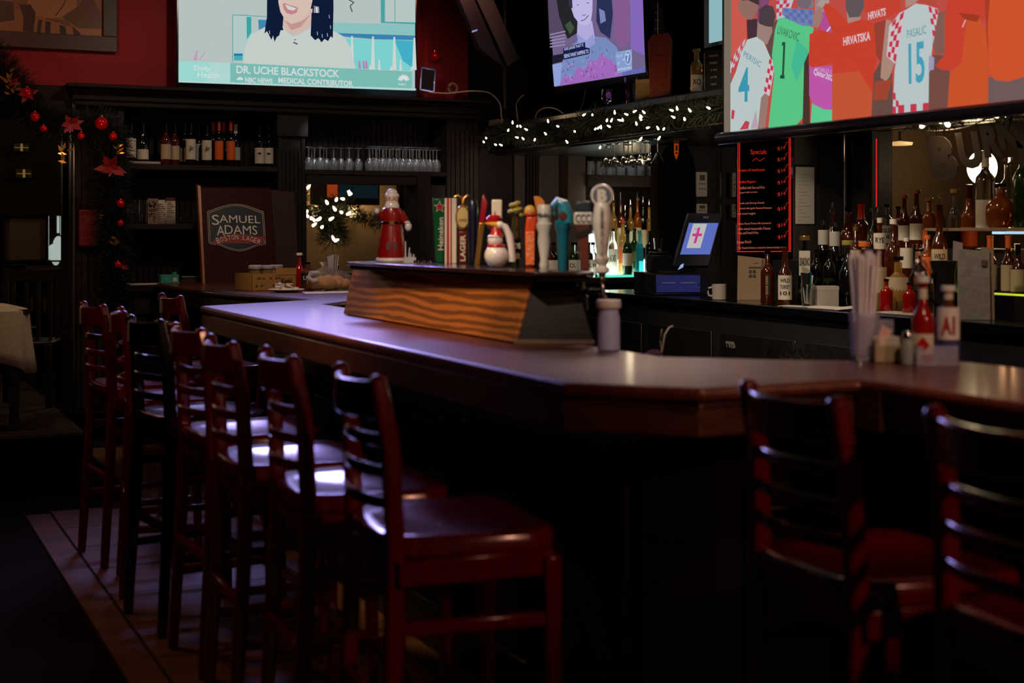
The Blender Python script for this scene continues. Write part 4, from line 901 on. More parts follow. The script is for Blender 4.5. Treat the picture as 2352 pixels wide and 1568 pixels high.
# stemware hanging below the canopy
def wineglass(m_=None, h=.18, r=.036, bowl='wine'):
    q = MB()
    if bowl == 'martini': pr = [(.034,0),(.034,.003),(.005,.008),(.004,h*.55),(.012,h*.58),(r*1.25,h),(r*1.2,h),(.010,h*.60),(.0,h*.58)]
    else: pr = [(.032,0),(.032,.003),(.005,.008),(.004,h*.42),(.018,h*.46),(r,h*.66),(r*.95,h*.85),(r*.82,h),(r*.78,h),(r*.9,h*.85),(r*.94,h*.66),(.014,h*.48),(.0,h*.46)]
    return q.lathe(pr, n=18)
g0 = None
for i, (px, py) in enumerate(((1392,334),(1412,325),(1433,332),(1452,324),(1472,330),(1493,322),(1510,330),(1402,322),(1443,320),(1483,320))):
    p = onR(px, 330, 4.48 if i < 7 else 4.62)
    if g0 is None:
        g0 = thing('hanging_glass', 'clear stemmed glass hanging upside down in the rack under the canopy', 'glass', (0,0,0), group='stemware hanging under the canopy')
        wineglass(bowl='martini', h=.15).build('glass_body', M['glass'], g0); gg = g0
    else: gg = dup(g0, (0,0,0), 0)
    gg['label'] = (ORD[i]+' glass from the left hanging upside down in the front of the canopy rack') if i < 7 else 'clear stemmed glass hanging upside down in the back of the canopy rack'
    gg.location = (p.x, p.y, 1.984); gg.rotation_euler = (PI, 0, 0)
MB().box(4.42, 4.75, 7.6, 9.7, 1.985, 1.999).build('glass_rack', M['darksteel'], cn)
# ================================================================== WINE SHELF
def wine(px, top_, s, label, body='wine', cap='blackglass', lab='cream', lz=(.10,.42), st='wine', zb_=1.873, r=.036, text=None, capst='foil'):
    p = onS(px, 378, s); h = onS(px, top_, s).z-zb_
    return bottle(label, (p.x, p.y, zb_), h, r, body, cap, lab, st, lz, text, name='wine_bottle', capst=capst, group='wine bottles on the upper left shelf')
wine(288, 286, 10.02, 'wine bottle at the far left end of the shelf, mostly hidden by the garland')
wine(301, 283, 9.90, 'wine bottle standing on the folded cloth with a tall cream label', zb_=1.893, lz=(.10,.60))
wine(328, 284, 9.90, 'sloping shouldered wine bottle on the folded cloth with a short wide label', st='burg', zb_=1.893, lz=(.06,.32), r=.041)
wine(381, 284, 9.89, 'rosé wine bottle with a square buff label, left of the rosé pair', body='rose', lab='creamd', lz=(.14,.50))
wine(401, 287, 9.93, 'rosé wine bottle with a square buff label, right of the rosé pair', body='rose', lab='creamd', lz=(.14,.48))
wine(424, 283, 10.00, 'wine bottle with greenish foil behind the first sketch label bottle', cap='green', lab='creamd')
w1 = wine(438, 283, 9.89, 'wine bottle with a cream label bearing a flower sketch, left one', lz=(.14,.62))
wine(456, 290, 10.01, 'wine bottle half hidden between the two flower sketch labels', lab='greyl', lz=(.14,.56))
w2 = wine(475, 287, 9.89, 'wine bottle with a cream label bearing a flower sketch, right one', lz=(.14,.62))
wine(490, 281, 10.02, 'wine bottle with red capsule at the back, left of the orange labels', cap='redcap', lab=None)
wine(503, 279, 9.89, 'wine bottle with red capsule and orange label, left of the two', cap='redcap', lab='orange', lz=(.14,.56), r=.032)
wine(514, 281, 10.02, 'wine bottle with red capsule at the back, between the orange labels', cap='redcap', lab=None)
wine(530, 279, 9.89, 'wine bottle with red capsule and orange label, right of the two', cap='redcap', lab='orange', lz=(.14,.56), r=.032)
wine(541, 286, 9.99, 'wine bottle with white capsule and small pale label behind the orange ones', cap='white', lab='greyl', lz=(.16,.46))
w3 = wine(596, 289, 9.89, 'dark wine bottle with a white label showing a small tree, left one', lz=(.08,.46))
w4 = wine(617, 289, 9.89, 'dark wine bottle with a white label showing a small tree, beside the pillar', lz=(.08,.46))
for w_ in (w1, w2):
    q = MB()
    for k in range(9): a = k*2.4; q.ball((.012*math.cos(a)*k/6, -.0375, .115+.016*math.sin(a)*k/6), .006, .0012, .006, 7, 4)
    q.build('flower_sketch', mat('sketch_grey', '5d5548', .7), w_)
for w_ in (w3, w4):
    q = MB(); q.lathe([(.015,0),(.013,.006),(.008,.011),(0.001,.013)], (0,0,0), 12, sy=.1); q.v = [(x, y-.0375, z+.088) for x, y, z in q.v]; q.box(-.0012, .0012, -.0385, -.037, .078, .09); q.build('tree_drawing', M['ink'], w_)
a = onS(293, 376, 9.86); b = onS(366, 376, 9.86)
tag(MB().prism([(a.x, 9.80),(b.x, 9.81),(b.x-.01, 10.0),(a.x, 10.0)], 1.873, 1.892).build('folded_cloth', mat('pinkish_cloth', 'a3988c', .8), bevel=.006), 'folded pale cloth under the two leftmost wine bottles', 'cloth')
# middle shelf
def tumbler(h=.12, r=.04, m_=None):
    return MB().lathe([(r*.78,0),(r*.8,.003),(r,h),(r*.93,h),(r*.74,.014),(0,.014)], n=18)
for px, l in ((298,'clear pint glass at the left end of the middle shelf by the garland'),(325,'clear pint glass left of the patterned card on the middle shelf'),(338,'clear glass half hidden behind the patterned card on the middle shelf')):
    p = onS(px, 513, 9.9 if px != 338 else 9.98); o = thing('pint_glass', l, 'glass', (p.x, p.y, 1.468), group='pint glasses on the middle shelf'); tumbler(.165, .042).build('glass_body', M['glass'], o)
p = onS(351, 513, 9.92); o = thing('patterned_card', 'standing card with a dark branching pattern beside the white menu cards', 'card', (p.x, p.y, 1.468))
MB().box(-.035, .035, -.003, .003, 0, .175).build('card', mat('card_pinkbrown', '8a7060', .7), o)
q = MB()
for k in range(16): a = R_.uniform(0, PI); c = Vector((R_.uniform(-.025,.025), -.0036, R_.uniform(.01,.165))); d = Vector((math.cos(a), 0, math.sin(a)))*.013; n_ = Vector((-d.z, 0, d.x))*.3; q.add([c-d-n_, c+d-n_, c+d+n_, c-d+n_], [(0,1,2,3)])
q.build('pattern', mat('pattern_dark', '2a1612', .7), o)
for px, hh, l in ((371, .165, 'curled white menu card, left of the pair on the middle shelf'),(392, .178, 'white printed menu card, right of the pair on the middle shelf')):
    p = onS(px, 513, 9.92); o = thing('menu_card', l, 'menu', (p.x, p.y, 1.468)); q = MB(); N = 6
    for i in range(N):
        x0 = -.033+.066*i/N; x1 = -.033+.066*(i+1)/N; f_ = lambda x: -.012*(1-(x/.033)**2) if px == 371 else 0
        q.add([(x0,f_(x0),0),(x1,f_(x1),0),(x1,f_(x1)+.006,hh),(x0,f_(x0)+.006,hh)], [(0,1,2,3)])
    s_ = q.build('card', M['cream'], o); sm = s_.modifiers.new('solid', 'SOLIDIFY'); sm.thickness = .002
    MB().box(-.033, .033, -.0, .006, hh-.015, hh+.004).build('top_band', M['brown'], o)
    q = MB()
    for k in range(8): q.box(-.024, .006+.018*((k*7) % 3)/2, -.0135 if px == 371 else -.0025, -.0005, hh-.03-k*.014, hh-.027-k*.014)
    q.build('printed_lines', mat('faded_print', '8b8373', .7), o)
for px, hh in ((416,.035),(424,.055),(430,.062),(438,.03)):
    p = onS(px, 513, 9.88); o = thing('glass_shaker', {416:'leftmost short',424:'second tall',430:'tallest',438:'rightmost short'}[px]+' glass shaker of the cluster at the right end of the middle shelf', 'shaker', (p.x, p.y, 1.468), group='glass shakers on the middle shelf')
    MB().cyl((0,0,0), .010, hh, 12).build('glass_body', M['glass'], o); MB().cyl((0,0,hh), .008, .01, 12).build('cap', M['chrome'], o)
p = onS(388, 648, 9.7); o = thing('teal_carton', 'small teal carton lying on the left counter', 'carton', (p.x, p.y, 1.067), .05)
MB().box(-.062, .062, -.03, .03, 0, .058).build('carton', M['tealbox'], o, bevel=.003); q = MB().box(.02, .048, -.0312, -.03, .012, .038); q.build('white_label', M['cream'], o); MB().box(.022, .05, -.01, .0, .058, .075).build('tab', M['tealbox'], o)
q = MB(); q.text('TEA', (-.02,-.0305,.03), (1,0,0), (0,0,1), .03, .018); q.build('lettering', mat('teal_light', '7fc0b4', .6), o)
p = onS(436, 646, 9.7); o = thing('metal_tray', 'small grey metal tray on the left counter beside the teal carton', 'tray', (p.x, p.y, 1.067))
MB().add([(-.05,-.03,0),(.05,-.03,0),(.05,.03,0),(-.05,.03,0),(-.062,-.04,.042),(.062,-.04,.042),(.062,.04,.042),(-.062,.04,.042)], [(0,3,2,1),(0,1,5,4),(1,2,6,5),(2,3,7,6),(3,0,4,7)]).build('pan', M['darksteel'], o); MB().tube([(-.062,-.04,.042),(.062,-.04,.042),(.062,.04,.042),(-.062,.04,.042),(-.062,-.04,.042)], .003).build('rim', M['chrome'], o)
# ------------------------------------------------------------------ beer sign chest
sg = thing('beer_sign', 'tall reddish wooden beer sign board with an arched brewery emblem leaning on the counter', 'sign', (0,0,0))
sA, sB, sC, sD = onS(470, 648, 9.50), onS(640, 655, 9.50), onS(622, 432, 9.70), onS(459, 430, 9.70)
zB = 1.062
MB().slab([Vector((sA.x,9.50,zB)), Vector((sB.x,9.50,zB)), sC, sD], (.0,.05,.01)).build('front_board', M['signwood'], sg, bevel=.004)
MB().slab([Vector((sA.x-.012,9.495,zB)), Vector((sA.x+.002,9.495,zB)), sD+Vector((.004,-.004,.01)), sD+Vector((-.016,-.002,.01))], (.0,.06,.01)).build('edge_strip', wood('lit_edge_wood', '9c5418', 'c47426', .4, (8,8,2)), sg)  # orange light on the board's left side is put into the wood colour
e0, e1, e2, e3 = onS(636, 655, 9.56), onS(690, 652, 9.58), onS(676, 440, 9.72), onS(622, 436, 9.72)
MB().slab([Vector((e0.x,9.56,zB)), Vector((e1.x,9.58,zB)), e2, e3], (0,.05,.01)).build('side_board', M['plaque'] if 0 else wood('sign_wood_grain', '260b06', '40140d', .6, (9,9,1.2), dist=9, rings=False), sg, bevel=.004)
uu = (Vector((sB.x,9.50,0))-Vector((sA.x,9.50,0))).normalized(); vv = (sD-Vector((sA.x,9.5,zB))).normalized(); vv = (vv-uu*vv.dot(uu)*.25).normalized()
pls = Plane(Vector((sA.x,9.497,zB)), uu, Vector((0, vv.y, vv.z)).normalized())
P = Pic(pls, step=.0007)
cG = lambda x, y: (400+x/3.618, 400+y/3.618)
def arch(dx):
    out = []
    for i in range(13): t = i/12; out.append(cG(278-dx+(462+2*dx)*t+0, 312-dx-(62)*math.sin(PI*t)**1.2+t*2))
    out += [cG(752+dx, 478), cG(757+dx, 582+dx*.4), cG(690, 590+dx)]
    for i in range(9): t = i/8; out.append(cG(688-300*t, 590+dx*.9+46*math.sin(PI*t)))
    out += [cG(300, 575+dx), cG(290-dx, 565+dx*.3)]
    return out
P.poly(M['cream'], arch(4)[::-1]); P.poly(M['signwood'], arch(0)[::-1]); P.poly(M['cream'], arch(-7)[::-1]); P.poly(mat('emblem_navy', '12151c', .5), arch(-11)[::-1])
P.poly(mat('banner_red', 'a02a1c', .5), [cG(x, y) for x, y in [(318,555),(400,512),(500,498),(600,503),(700,520),(745,515),(765,525),(740,545),(735,580),(640,578),(520,572),(420,572),(350,590)]][::-1])
cream2 = mat('emblem_cream', 'f2ead4', .6)
P.k += 1
for body, x0, x1, y, h in (('S',312,372,380,88),('AMUEL',374,712,372,66),('A',352,418,470,84),('DAMS',418,688,462,78)):
    P.text(cream2, body, cG(x0, y), cG(x1, y+(x1-x0)*.02), h/3.618)
for i, ch in enumerate('BOSTON LAGER'):
    t = i/11; x = 350+340*t; y = 562-38*math.sin(PI*t*.9+.15)+6*t
    if ch != ' ': P.text(cream2, ch, cG(x, y), cG(x+24, y-8+16*t), 42/3.618 if i else 14)
P.build('emblem', sg)
# ------------------------------------------------------------------ far bar end: carton with jars, sauces, plate, bread, straws
def onBar(px, py, z=1.071): return onZ(px, py, z)
p = onBar(612, 667); cb = thing('jar_carton', 'open printed cardboard carton holding lidded jars at the far bar end', 'carton', (p.x, p.y+.09, 1.071), .28)
q = MB().box(-.13, .17, -.10, -.096, 0, .10).box(-.13, .17, .096, .10, 0, .10).box(-.13, -.126, -.10, .10, 0, .10).box(.166, .17, -.10, .10, 0, .115).box(-.13, .17, -.10, .10, 0, .004)
q.box(.03, .17, -.102, -.098, .09, .13); q.mi = 1
for k in range(10): a = k*1.3; q.ball((-.10+.012*k*(1 if k < 5 else 1.6), -.1015, .03+.05*abs(math.sin(k*2.1))), .009, .001, .007, 8, 4)
q.build('carton_box', [M['card'], mat('carton_green', '4c5a30', .7)], cb)
q = MB(); q.text('Ketel', (.10,-.1035,.055), (1,0,0), (0,0,1), .07, .032, bold=.02); q.build('lettering', M['ink'], cb)
for k, (x, y) in enumerate(((-.075,-.04),(.02,-.03),(.115,.03),(-.01,.06))):
    o = thing('lidded_jar', ('glass jar with a pale lid at the front left of the carton','glass jar with a pale lid in the middle of the carton','glass jar with a pale lid at the right rear of the carton','glass jar with a pale lid at the back of the carton')[k], 'jar', (cb.location.x+x*math.cos(.28)-y*math.sin(.28), cb.location.y+x*math.sin(.28)+y*math.cos(.28), 1.076), group='jars in the cardboard carton')
    MB().lathe([(.03,0),(.036,.006),(.038,.10),(.032,.115),(.032,.12)], n=18).build('jar_body', mat('jar_amber', '8a6a40', .15, trans=.3, coat=.3), o)
    MB().lathe([(.037,0),(.039,.003),(.039,.018),(.034,.022),(.0,.022)], (0,0,.12), 20).build('lid', mat('lid_lilac', 'b0a8b8', .25, coat=.4), o)
p = onBar(690, 662); bottle('small ketchup bottle with a white cap standing behind the creamer plate', (p.x, p.y+.02, 1.071), .215, .030, 'ketchup', 'white', None, 'long', name='ketchup_bottle', capst='cork')
p = onBar(700, 664); bottle('brown sauce bottle with a dark oval label beside the bread bag', (p.x+.0, p.y-.06, 1.071), .165, .040, 'mustard', 'blackglass', 'ink', 'tall', (.20,.62), 'LEA', name='sauce_bottle', tcol='cream')
p = onBar(663, 671); o = thing('creamer_plate', 'white plate heaped with creamer and sugar packets at the far bar end', 'plate', (p.x, p.y+.05, 1.071))
MB().lathe([(.05,0),(.06,.002),(.105,.014),(.105,.017),(.06,.006),(.0,.005)], n=28).build('plate', M['ceramic'], o)
for k in range(9):
    a = k*2.39; r_ = .018+.045*math.sqrt(k/9); q = MB().box(-.018,.018,-.011,.011,0,.004); e = q.build('packet', M['sugar'], o); e.location = (r_*math.cos(a), r_*math.sin(a), .008+.004*(9-k)); e.rotation_euler = (R_.uniform(-.5,.5), R_.uniform(-.5,.5), a)
for k, (x, y) in enumerate(((-.03,-.02),(.02,.02),(-.05,.02))):
    MB().lathe([(.010,0),(.014,.018),(.015,.019),(0,.019)], (x,y,.03), 12).build('creamer_cup', M['white'], o)
p = onBar(760, 668); o = thing('bread_bag', 'tied clear plastic bag of bread rolls on a paper sheet', 'bag', (p.x, p.y+.08, 1.073))
for k, (x, y, r_) in enumerate(((-.065,-.01,.058),(.0,-.03,.056),(.06,.0,.054),(.105,-.02,.042),(.02,.04,.055),(-.03,.045,.05))):
    e = MB().ball((0,0,0), r_, r_*.85, r_*.78, 16, 10).build('bread_roll', M['bread'], o); e.location = (x, y, r_*.78); e.rotation_euler.z = k
q = MB(); N = 26; rr = random.Random(4)
prof = [(.6,0),(1,.012),(1.06,.045),(.95,.085),(.6,.112),(.25,.13),(.10,.14),(.2,.165)]
vs = []; fs = []
for i, (a_, z) in enumerate(prof):
    for k in range(N):
        t = 2*PI*k/N; j = 1+.05*math.sin(5*t+i)+rr.uniform(-.025,.025); off = -.045*max(0, (i-3)/4)
        vs.append((.135*a_*math.cos(t)*j+.02+off, .085*a_*math.sin(t)*j, z+rr.uniform(-.003,.003)*(i > 0)))
for i in range(len(prof)-1):
    for k in range(N): fs.append((i*N+k, i*N+(k+1) % N, (i+1)*N+(k+1) % N, (i+1)*N+k))
q.add(vs, fs); q.build('clear_bag', M['bag'], o)
q = MB().tube([(-.06,-.03,.10),(-.11,-.04,.10),(-.125,-.04,.075),(-.10,-.05,.055),(-.07,-.06,.06)], .016, 10); q.build('bag_knot', mat('bag_white', 'cfc8d0', .4, trans=.3), o)
p = onBar(765, 673); o = tag(MB().prism([(p.x-.17,p.y-.03),(p.x+.16,p.y+.0),(p.x+.20,p.y+.22),(p.x-.12,p.y+.2)], 1.0705, 1.0725).build('paper_sheet', M['paper']), 'flat white paper sheet under the bread bag', 'paper')
p = onBar(766, 655); o = thing('straw_glass', 'glass packed with white drinking straws behind the bread bag', 'glass', (p.x-.0, p.y+.02, 1.071))
tumbler(.13, .042).build('glass_body', M['glass'], o)
for k in range(14): a = k*2.4; r_ = .026*math.sqrt(k/14); MB().tube([(r_*math.cos(a)*.8, r_*math.sin(a)*.8, .018), (r_*1.5*math.cos(a), r_*1.5*math.sin(a), .185+.006*(k % 3))], .0035, 6).build('drinking_straw', M['straw'], o)
p = onS(805, 632, 9.72); o = tag(MB().box(p.x-.08, p.x+.09, 9.61, 9.70, 1.061, 1.078).build('bar_mat', M['darksteel'], bevel=.004), 'narrow shiny metal strip on the back counter left of the tap box', 'tray')
# ------------------------------------------------------------------ glasses
gA = thing('stem_glass', 'clear stemmed glass upside down in the left group on the shelf right of the pillar', 'glass', (0,0,0), group='stemmed glasses, left group')
wineglass(h=.165, r=.034).build('glass_body', M['glassw'], gA); first = True
for i, (px, s_) in enumerate([(709,9.9),(722,10.0),(735,9.9),(750,9.98),(766,9.9),(783,9.95),(802,9.9),(823,9.93),(716,10.05),(743,10.05)]):
    p = onS(px, 388, s_); g_ = gA if first else dup(gA, (0,0,0), 0); first = False; g_['label'] = (ORD[i]+' stemmed glass right of the fluted pillar in the front row of the left group') if i < 8 else gA['label'].replace('the left group', 'the back of the left group') if 'back' not in gA['label'] and 0 else ('stemmed glass behind the front row of the left group, upside down on the shelf'); g_.location = (p.x, p.y, 1.859+.165); g_.rotation_euler = (PI, 0, 0)
for i, (px, s_) in enumerate([(848+k*15.5, 9.87) for k in range(11)]+[(856+k*15.5, 9.96) for k in range(10)]+[(850+k*16, 10.04) for k in range(10)]):
    p = onS(px, 388, s_); tall = 1.12 if i > 10 else 1.0
    g_ = dup(gA, (p.x, p.y, 1.859+.165*tall), 0, 'clear stemmed glass upside down in the crowded right group on the shelf over the mirror', 'stemmed glasses, right group'); g_.rotation_euler = (PI, 0, 0); g_.scale = (1, 1, tall)
    g_['label'] = (ORD[i]+' stemmed glass from the left in the front row of the crowded right group') if i < 11 else 'stemmed glass in the rows behind the front of the crowded right group'
gB = thing('tumbler_glass', 'clear tumbler upside down in the row on the shelf over the lit bottles', 'glass', (0,0,0), group='tumblers over the lit bottles'); tumbler(.11, .036).build('glass_body', M['glassw'], gB); first = True
for i in range(14):
    px = 1357+i*11.5; p = onS(px, 397, 9.9+.09*(i % 2)); g_ = gB if first else dup(gB, (0,0,0), 0); first = False; g_['label'] = ORD[i]+' tumbler from the left, upside down on the shelf over the lit bottles'; g_.location = (p.x, p.y, 1.859+.11); g_.rotation_euler = (PI, 0, 0)
# ------------------------------------------------------------------ through the opening: dining room wall with garland and sconces
o = thing('wall_screen', 'dark wall screen with an orange corner seen through the opening behind the santa', 'television', (0,0,0))
a = onS(716, 470, 13.8); b = onS(872, 400, 13.8); MB().box(a.x, b.x, 13.8, 13.86, a.z, b.z).build('housing', mat('dark_maroon', '2a1210', .5), o)
a1 = onS(752, 453, 13.79); b1 = onS(775, 400, 13.79); MB().box(a1.x, b1.x, 13.785, 13.8, a1.z, b1.z).build('orange_panel', screen('b0401c', .6), o)
a1 = onS(778, 455, 13.79); b1 = onS(868, 400, 13.79); MB().box(a1.x, b1.x, 13.785, 13.8, a1.z, b1.z).build('dark_picture', screen('0e1c22', .8), o)
gl = thing('lit_garland', 'blurred garland with small lights seen through the opening behind the santa', 'garland', (0,0,0))
fp = smooth([onS(x, y, 13.5) for x, y in ((690,425),(703,470),(722,500),(745,482),(775,460),(800,470),(830,500),(870,508),(915,500),(960,490))]); [MB().tube([p_, (p_.x, p_.y, 3.75)], .003, 5).build('hanging_wire', M['darksteel'], gl) for p_ in fp[::16]]; mbf = foliage(fp, .07, 1800, .08, 21, .004)
m2 = foliage([onS(755,470,13.5), onS(765,520,13.5), onS(762,555,13.5)], .17, 1800, .09, 22, .004); mbf.add(m2.v, m2.f); mbf.build('pine_needles', M['needles'], gl, smooth=False)
for x, y in ((706,432),(704,487),(707,497),(715,502),(722,506),(729,505),(734,503),(719,518),(752,467),(772,460),(789,457),(803,447),(806,445),(770,482),(785,488),(798,492),(739,522),(758,504),(767,550),(770,553)):
    bulb(gl, onS(x, y, 13.35), 2.6)
for x, y in ((726,486),(810,488),):
    p = onS(x, y, 14.45); o = thing('wall_sconce', 'warm wall sconce glowing behind the garland seen through the opening, '+('left' if x < 800 else 'right')+' one', 'wall lamp', (p.x, p.y, p.z))
    MB().lathe([(.03,-.05),(.05,.0),(.06,.06),(.055,.06),(.045,0),(0,-.04)], n=14).build('shade', mat('sconce_shade', 'd8c090', .5, emit='ffe0a0', es=1.5), o); MB().box(-.02, .02, .04, .14, -.04, .02).build('bracket', M['brass'], o)
    light('sconce_lamp', 'POINT', (p.x, p.y-.08, p.z+.1), 4.5, (1,.75,.42), .05)
light('far_room_lamp', 'POINT', (2.9, 12.2, 2.9), 22, (1,.70,.45), .2)
# ================================================================== SANTA, SNOWMAN AND SMALL THINGS ON THE TAP BOX
ZT = 1.294
def onT(px, py): return onZ(px, py, ZT)
face = lambda p: math.atan2(-p.x, p.y)
p = onT(900, 602); p.x = 2.0; p.y = onR(900, 602, 2.0).y; sa = thing('santa_figurine', 'tall ceramic santa figurine in a long red coat standing on the tap box', 'figurine', (p.x, p.y, ZT), face(p))
MB().lathe([(.062,0),(.066,.006),(.064,.016),(.05,.018)], n=24).build('fur_hem', M['ceramic'], sa)
MB().lathe([(.056,.012),(.058,.03),(.050,.10),(.043,.145),(.040,.165),(.044,.19),(.038,.215),(.022,.228)], n=26).build('coat', M['santared'], sa)
q = MB().ball((0,-.002,.250), .026, .025, .030, 18, 12); q.build('head', M['skin'], sa)
q = MB().ball((0,-.012,.222), .030, .020, .034, 18, 12).ball((0,-.016,.200), .020, .014, .024, 14, 8); q.ball((0,-.026,.243), .012, .005, .005, 10, 6); q.build('beard', M['ceramic'], sa)
q = MB().ball((0,.004,.268), .030, .028, .018, 18, 10).ball((0,.006,.282), .022, .02, .016, 14, 8); q.build('hat', M['ceramic'], sa)
q = MB()
for s_ in (-1, 1): q.ball((s_*.009,-.0255,.256), .0025, .0015, .0028, 8, 6)
q.build('eyes', M['ink'], sa); MB().ball((0,-.029,.250), .004, .004, .004, 8, 6).build('nose', M['skin'], sa)
MB().tube([(-.034,0,.195),(-.052,-.012,.180),(-.058,-.03,.198)], [.015,.014,.010], 10).build('arm', M['santared'], sa); MB().tube([(.034,0,.200),(.052,-.010,.170),(.062,-.03,.152)], [.016,.015,.011], 10).build('arm', M['santared'], sa)
MB().ball((.066,-.034,.143), .014, .011, .018).ball((.062,-.034,.16), .012, .011, .006).build('mitten', M['ceramic'], sa); MB().ball((-.060,-.034,.206), .010, .009, .012).build('mitten', M['ceramic'], sa)
q = MB().box(-.075,-.055,-.045,-.025,.165,.190); q.tube([(-.065,-.035,.19),(-.062,-.035,.205)], .0015, 6); q.build('lantern', M['blackmat'], sa)
q = MB().tube([(.042*math.cos(t*PI/8-PI), .042*math.sin(t*PI/8-PI), .158) for t in range(17)], .005, 8); q.build('belt', M['blackglass'], sa); MB().box(-.009,.009,-.050,-.044,.150,.166).build('buckle', M['gold'], sa)
q = MB().slab([(-.022,-.055,.050),(.020,-.055,.050),(.020,-.052,.075),(.0,-.050,.095),(-.022,-.052,.075)], (0,.004,0)); q.build('painted_house', mat('dark_red_scene', '3a0f0c', .4), sa)
p = onR(938, 600, 2.0); o = thing('plastic_fork_stack', 'small stack of white plastic picks beside the santa hem', 'utensils', (2.0, p.y, ZT))
for k, (x, h_, t_) in enumerate(((-.012,.085,.0),(0,.06,.05),(.010,.038,.0),(.018,.034,.05))): MB().tube([(x,0,0),(x+t_*.1,0,h_)], [.003,.002], 6).build('pick', M['frost'], o)
MB().box(-.018, .028, -.01, .01, 0, .022).build('holder', M['frost'], o)
for k, px in enumerate((956, 970, 984)):
    p = onR(px, 600, 2.0); o = thing('bottle_cap', ('small shiny metal cap on the tap box, nearest the santa','small shiny metal cap on the tap box, middle of three','small shiny metal cap on the tap box, nearest the green tap')[k], 'cap', (2.0, p.y, ZT)); MB().lathe([(.010,0),(.011,.002),(.011,.010),(.009,.012),(0,.012)], n=14).build('cap', M['chrome'], o)
p = onR(1140, 612, 2.03); sn = thing('snowman_figurine', 'white snowman figurine in a red scarf being pecked by an orange beaked goose', 'figurine', (2.03, p.y, ZT), face(p)+.0)
MB().ball((0,0,.040), .041, .040, .041, 22, 14).build('snow_body', M['ceramic'], sn)
MB().ball((-.004,0,.092), .026, .026, .026, 18, 12).build('snow_head', M['ceramic'], sn)
MB().tube([(.026*math.cos(t*PI/8), .026*math.sin(t*PI/8), .074) for t in range(17)], .006, 8).build('scarf', M['red'], sn)
MB().ball((-.006,-.004,.106), .024, .024, .008, 16, 6).build('hat_brim', M['ceramic'], sn)
MB().lathe([(.024,0),(.021,.012),(.014,.028),(.004,.045)], (0,0,.105), 16).build('hat', M['red'], sn)
MB().tube([(.055,0,.02),(.052,0,.07),(.045,0,.11),(.030,0,.140),(.012,-.004,.148)], [.012,.012,.013,.012,.010], 12).build('goose_neck', M['ceramic'], sn)
MB().ball((.012,-.004,.146), .015, .012, .013).build('goose_head', M['ceramic'], sn)
MB().lathe([(.009,0),(.006,.02),(.001,.04)], (0,0,0), 10).build('goose_beak', M['yellow'], sn) if 0 else None; bk = MB().lathe([(.010,0),(.007,.02),(.001,.045)], (0,0,0), 10).build('goose_beak', M['yellow'], sn); bk.location = (.004,-.004,.147); bk.rotation_euler = (0, -1.45, 0)
# ------------------------------------------------------------------ beer taps
def tap(px, label, top_, zb_=1.292):
    p = onR(px, 610, 2.135); o = thing('beer_tap', label, 'beer tap', (p.x, p.y, 0), face(p), 'beer taps behind the tap box')
    h = onR(px, top_, 2.135).z-zb_; a = -o.rotation_euler.z
    # chrome faucet and shank back to the box
    MB().lathe([(.006,-.012),(.012,-.010),(.012,-.002),(.008,0),(.006,.012)], (0,0,zb_-.012), 14).build('collar', M['chrome'], o)
    q = MB().lathe([(.005,0),(.011,.004),(.012,.03),(.008,.05),(.006,.07)], (0,0,zb_-.088), 14)
    q.tube([(0,0,zb_-.065),(.012,-.022,zb_-.085),(.014,-.026,zb_-.125)], .008, 10); q.tube([(0,0,zb_-.055), Matrix.Rotation(a,3,'Z') @ Vector((-.065,0,zb_-.055))], .010, 10)
    q.build('faucet', M['chrome'], o); return o, h, zb_
def vt(o, body, x, y, z, w_, h_, m_):   # lettering running upwards
    q = MB(); q.text(body, (x, y, z), (0,0,1), (-1,0,0), w_, h_, n=(0,-1,0), depth=.001, bold=.02); q.build('lettering', m_, o, smooth=False)
def star(mb, c, r, y):
    P_ = [(c[0]+(r if k % 2 == 0 else r*.42)*math.sin(k*PI/5), y, c[1]+(r if k % 2 == 0 else r*.42)*math.cos(k*PI/5)) for k in range(10)]; mb.poly(P_[::-1])
o, h, z = tap(1010, 'green beer tap handle with a red star and white name, leftmost of the taps', 455)
MB().add([(-.016,-.014,z),(.016,-.014,z),(.016,.014,z),(-.016,.014,z),(-.030,-.016,z+h),(.026,-.016,z+h),(.026,.016,z+h),(-.030,.016,z+h)], [(0,3,2,1),(4,5,6,7),(0,1,5,4),(1,2,6,5),(2,3,7,6),(3,0,4,7)]).build('handle', M['greenp'], o, bevel=.005)
q = MB(); star(q, (0, z+h-.035), .025, -.0172); q.build('star_outline', M['cream'], o); q = MB(); star(q, (0, z+h-.035), .020, -.0182); q.build('red_star', M['red'], o); vt(o, 'Heineken', .004, -.018, z+h*.45, .13, .022, M['cream'])
o, h, z = tap(1035, 'beer tap handle with vertical red and white stripes beside the green one', 455)
for k, (x0, x1, m_) in enumerate(((-.023,-.014,'ivory'),(-.014,-.006,'red'),(-.006,.000,'ivory'),(.0,.005,'red'),(.005,.023,'ivory'))): MB().box(x0, x1, -.014, .014, z, z+h).build('stripe', M[m_], o, bevel=.002)
o, h, z = tap(1063, 'beer tap with a round gold medallion, small eagle on top and red lager panel', 468)
MB().box(-.016,.016,-.01,.01,z,z+h*.55).build('handle', mat('lager_red','5e1712',.3,coat=.4), o, bevel=.004)
q = MB().lathe([(.0,-.012),(.031,-.010),(.034,0),(.031,.010),(0,.012)], n=24, sx=.85); q.v = [(x, zz_, z+h-.052+yy_*1.5) for x, yy_, zz_ in q.v]; q.build('medallion', M['gold'], o)
q = MB().lathe([(.0,-.002),(.026,0),(0,.002)], n=24, sx=.85); q.v = [(x, -.014+zz_, z+h-.052+yy_*1.5) for x, yy_, zz_ in q.v]; q.build('medallion_face', mat('medal_cream','b9a26a',.4), o)
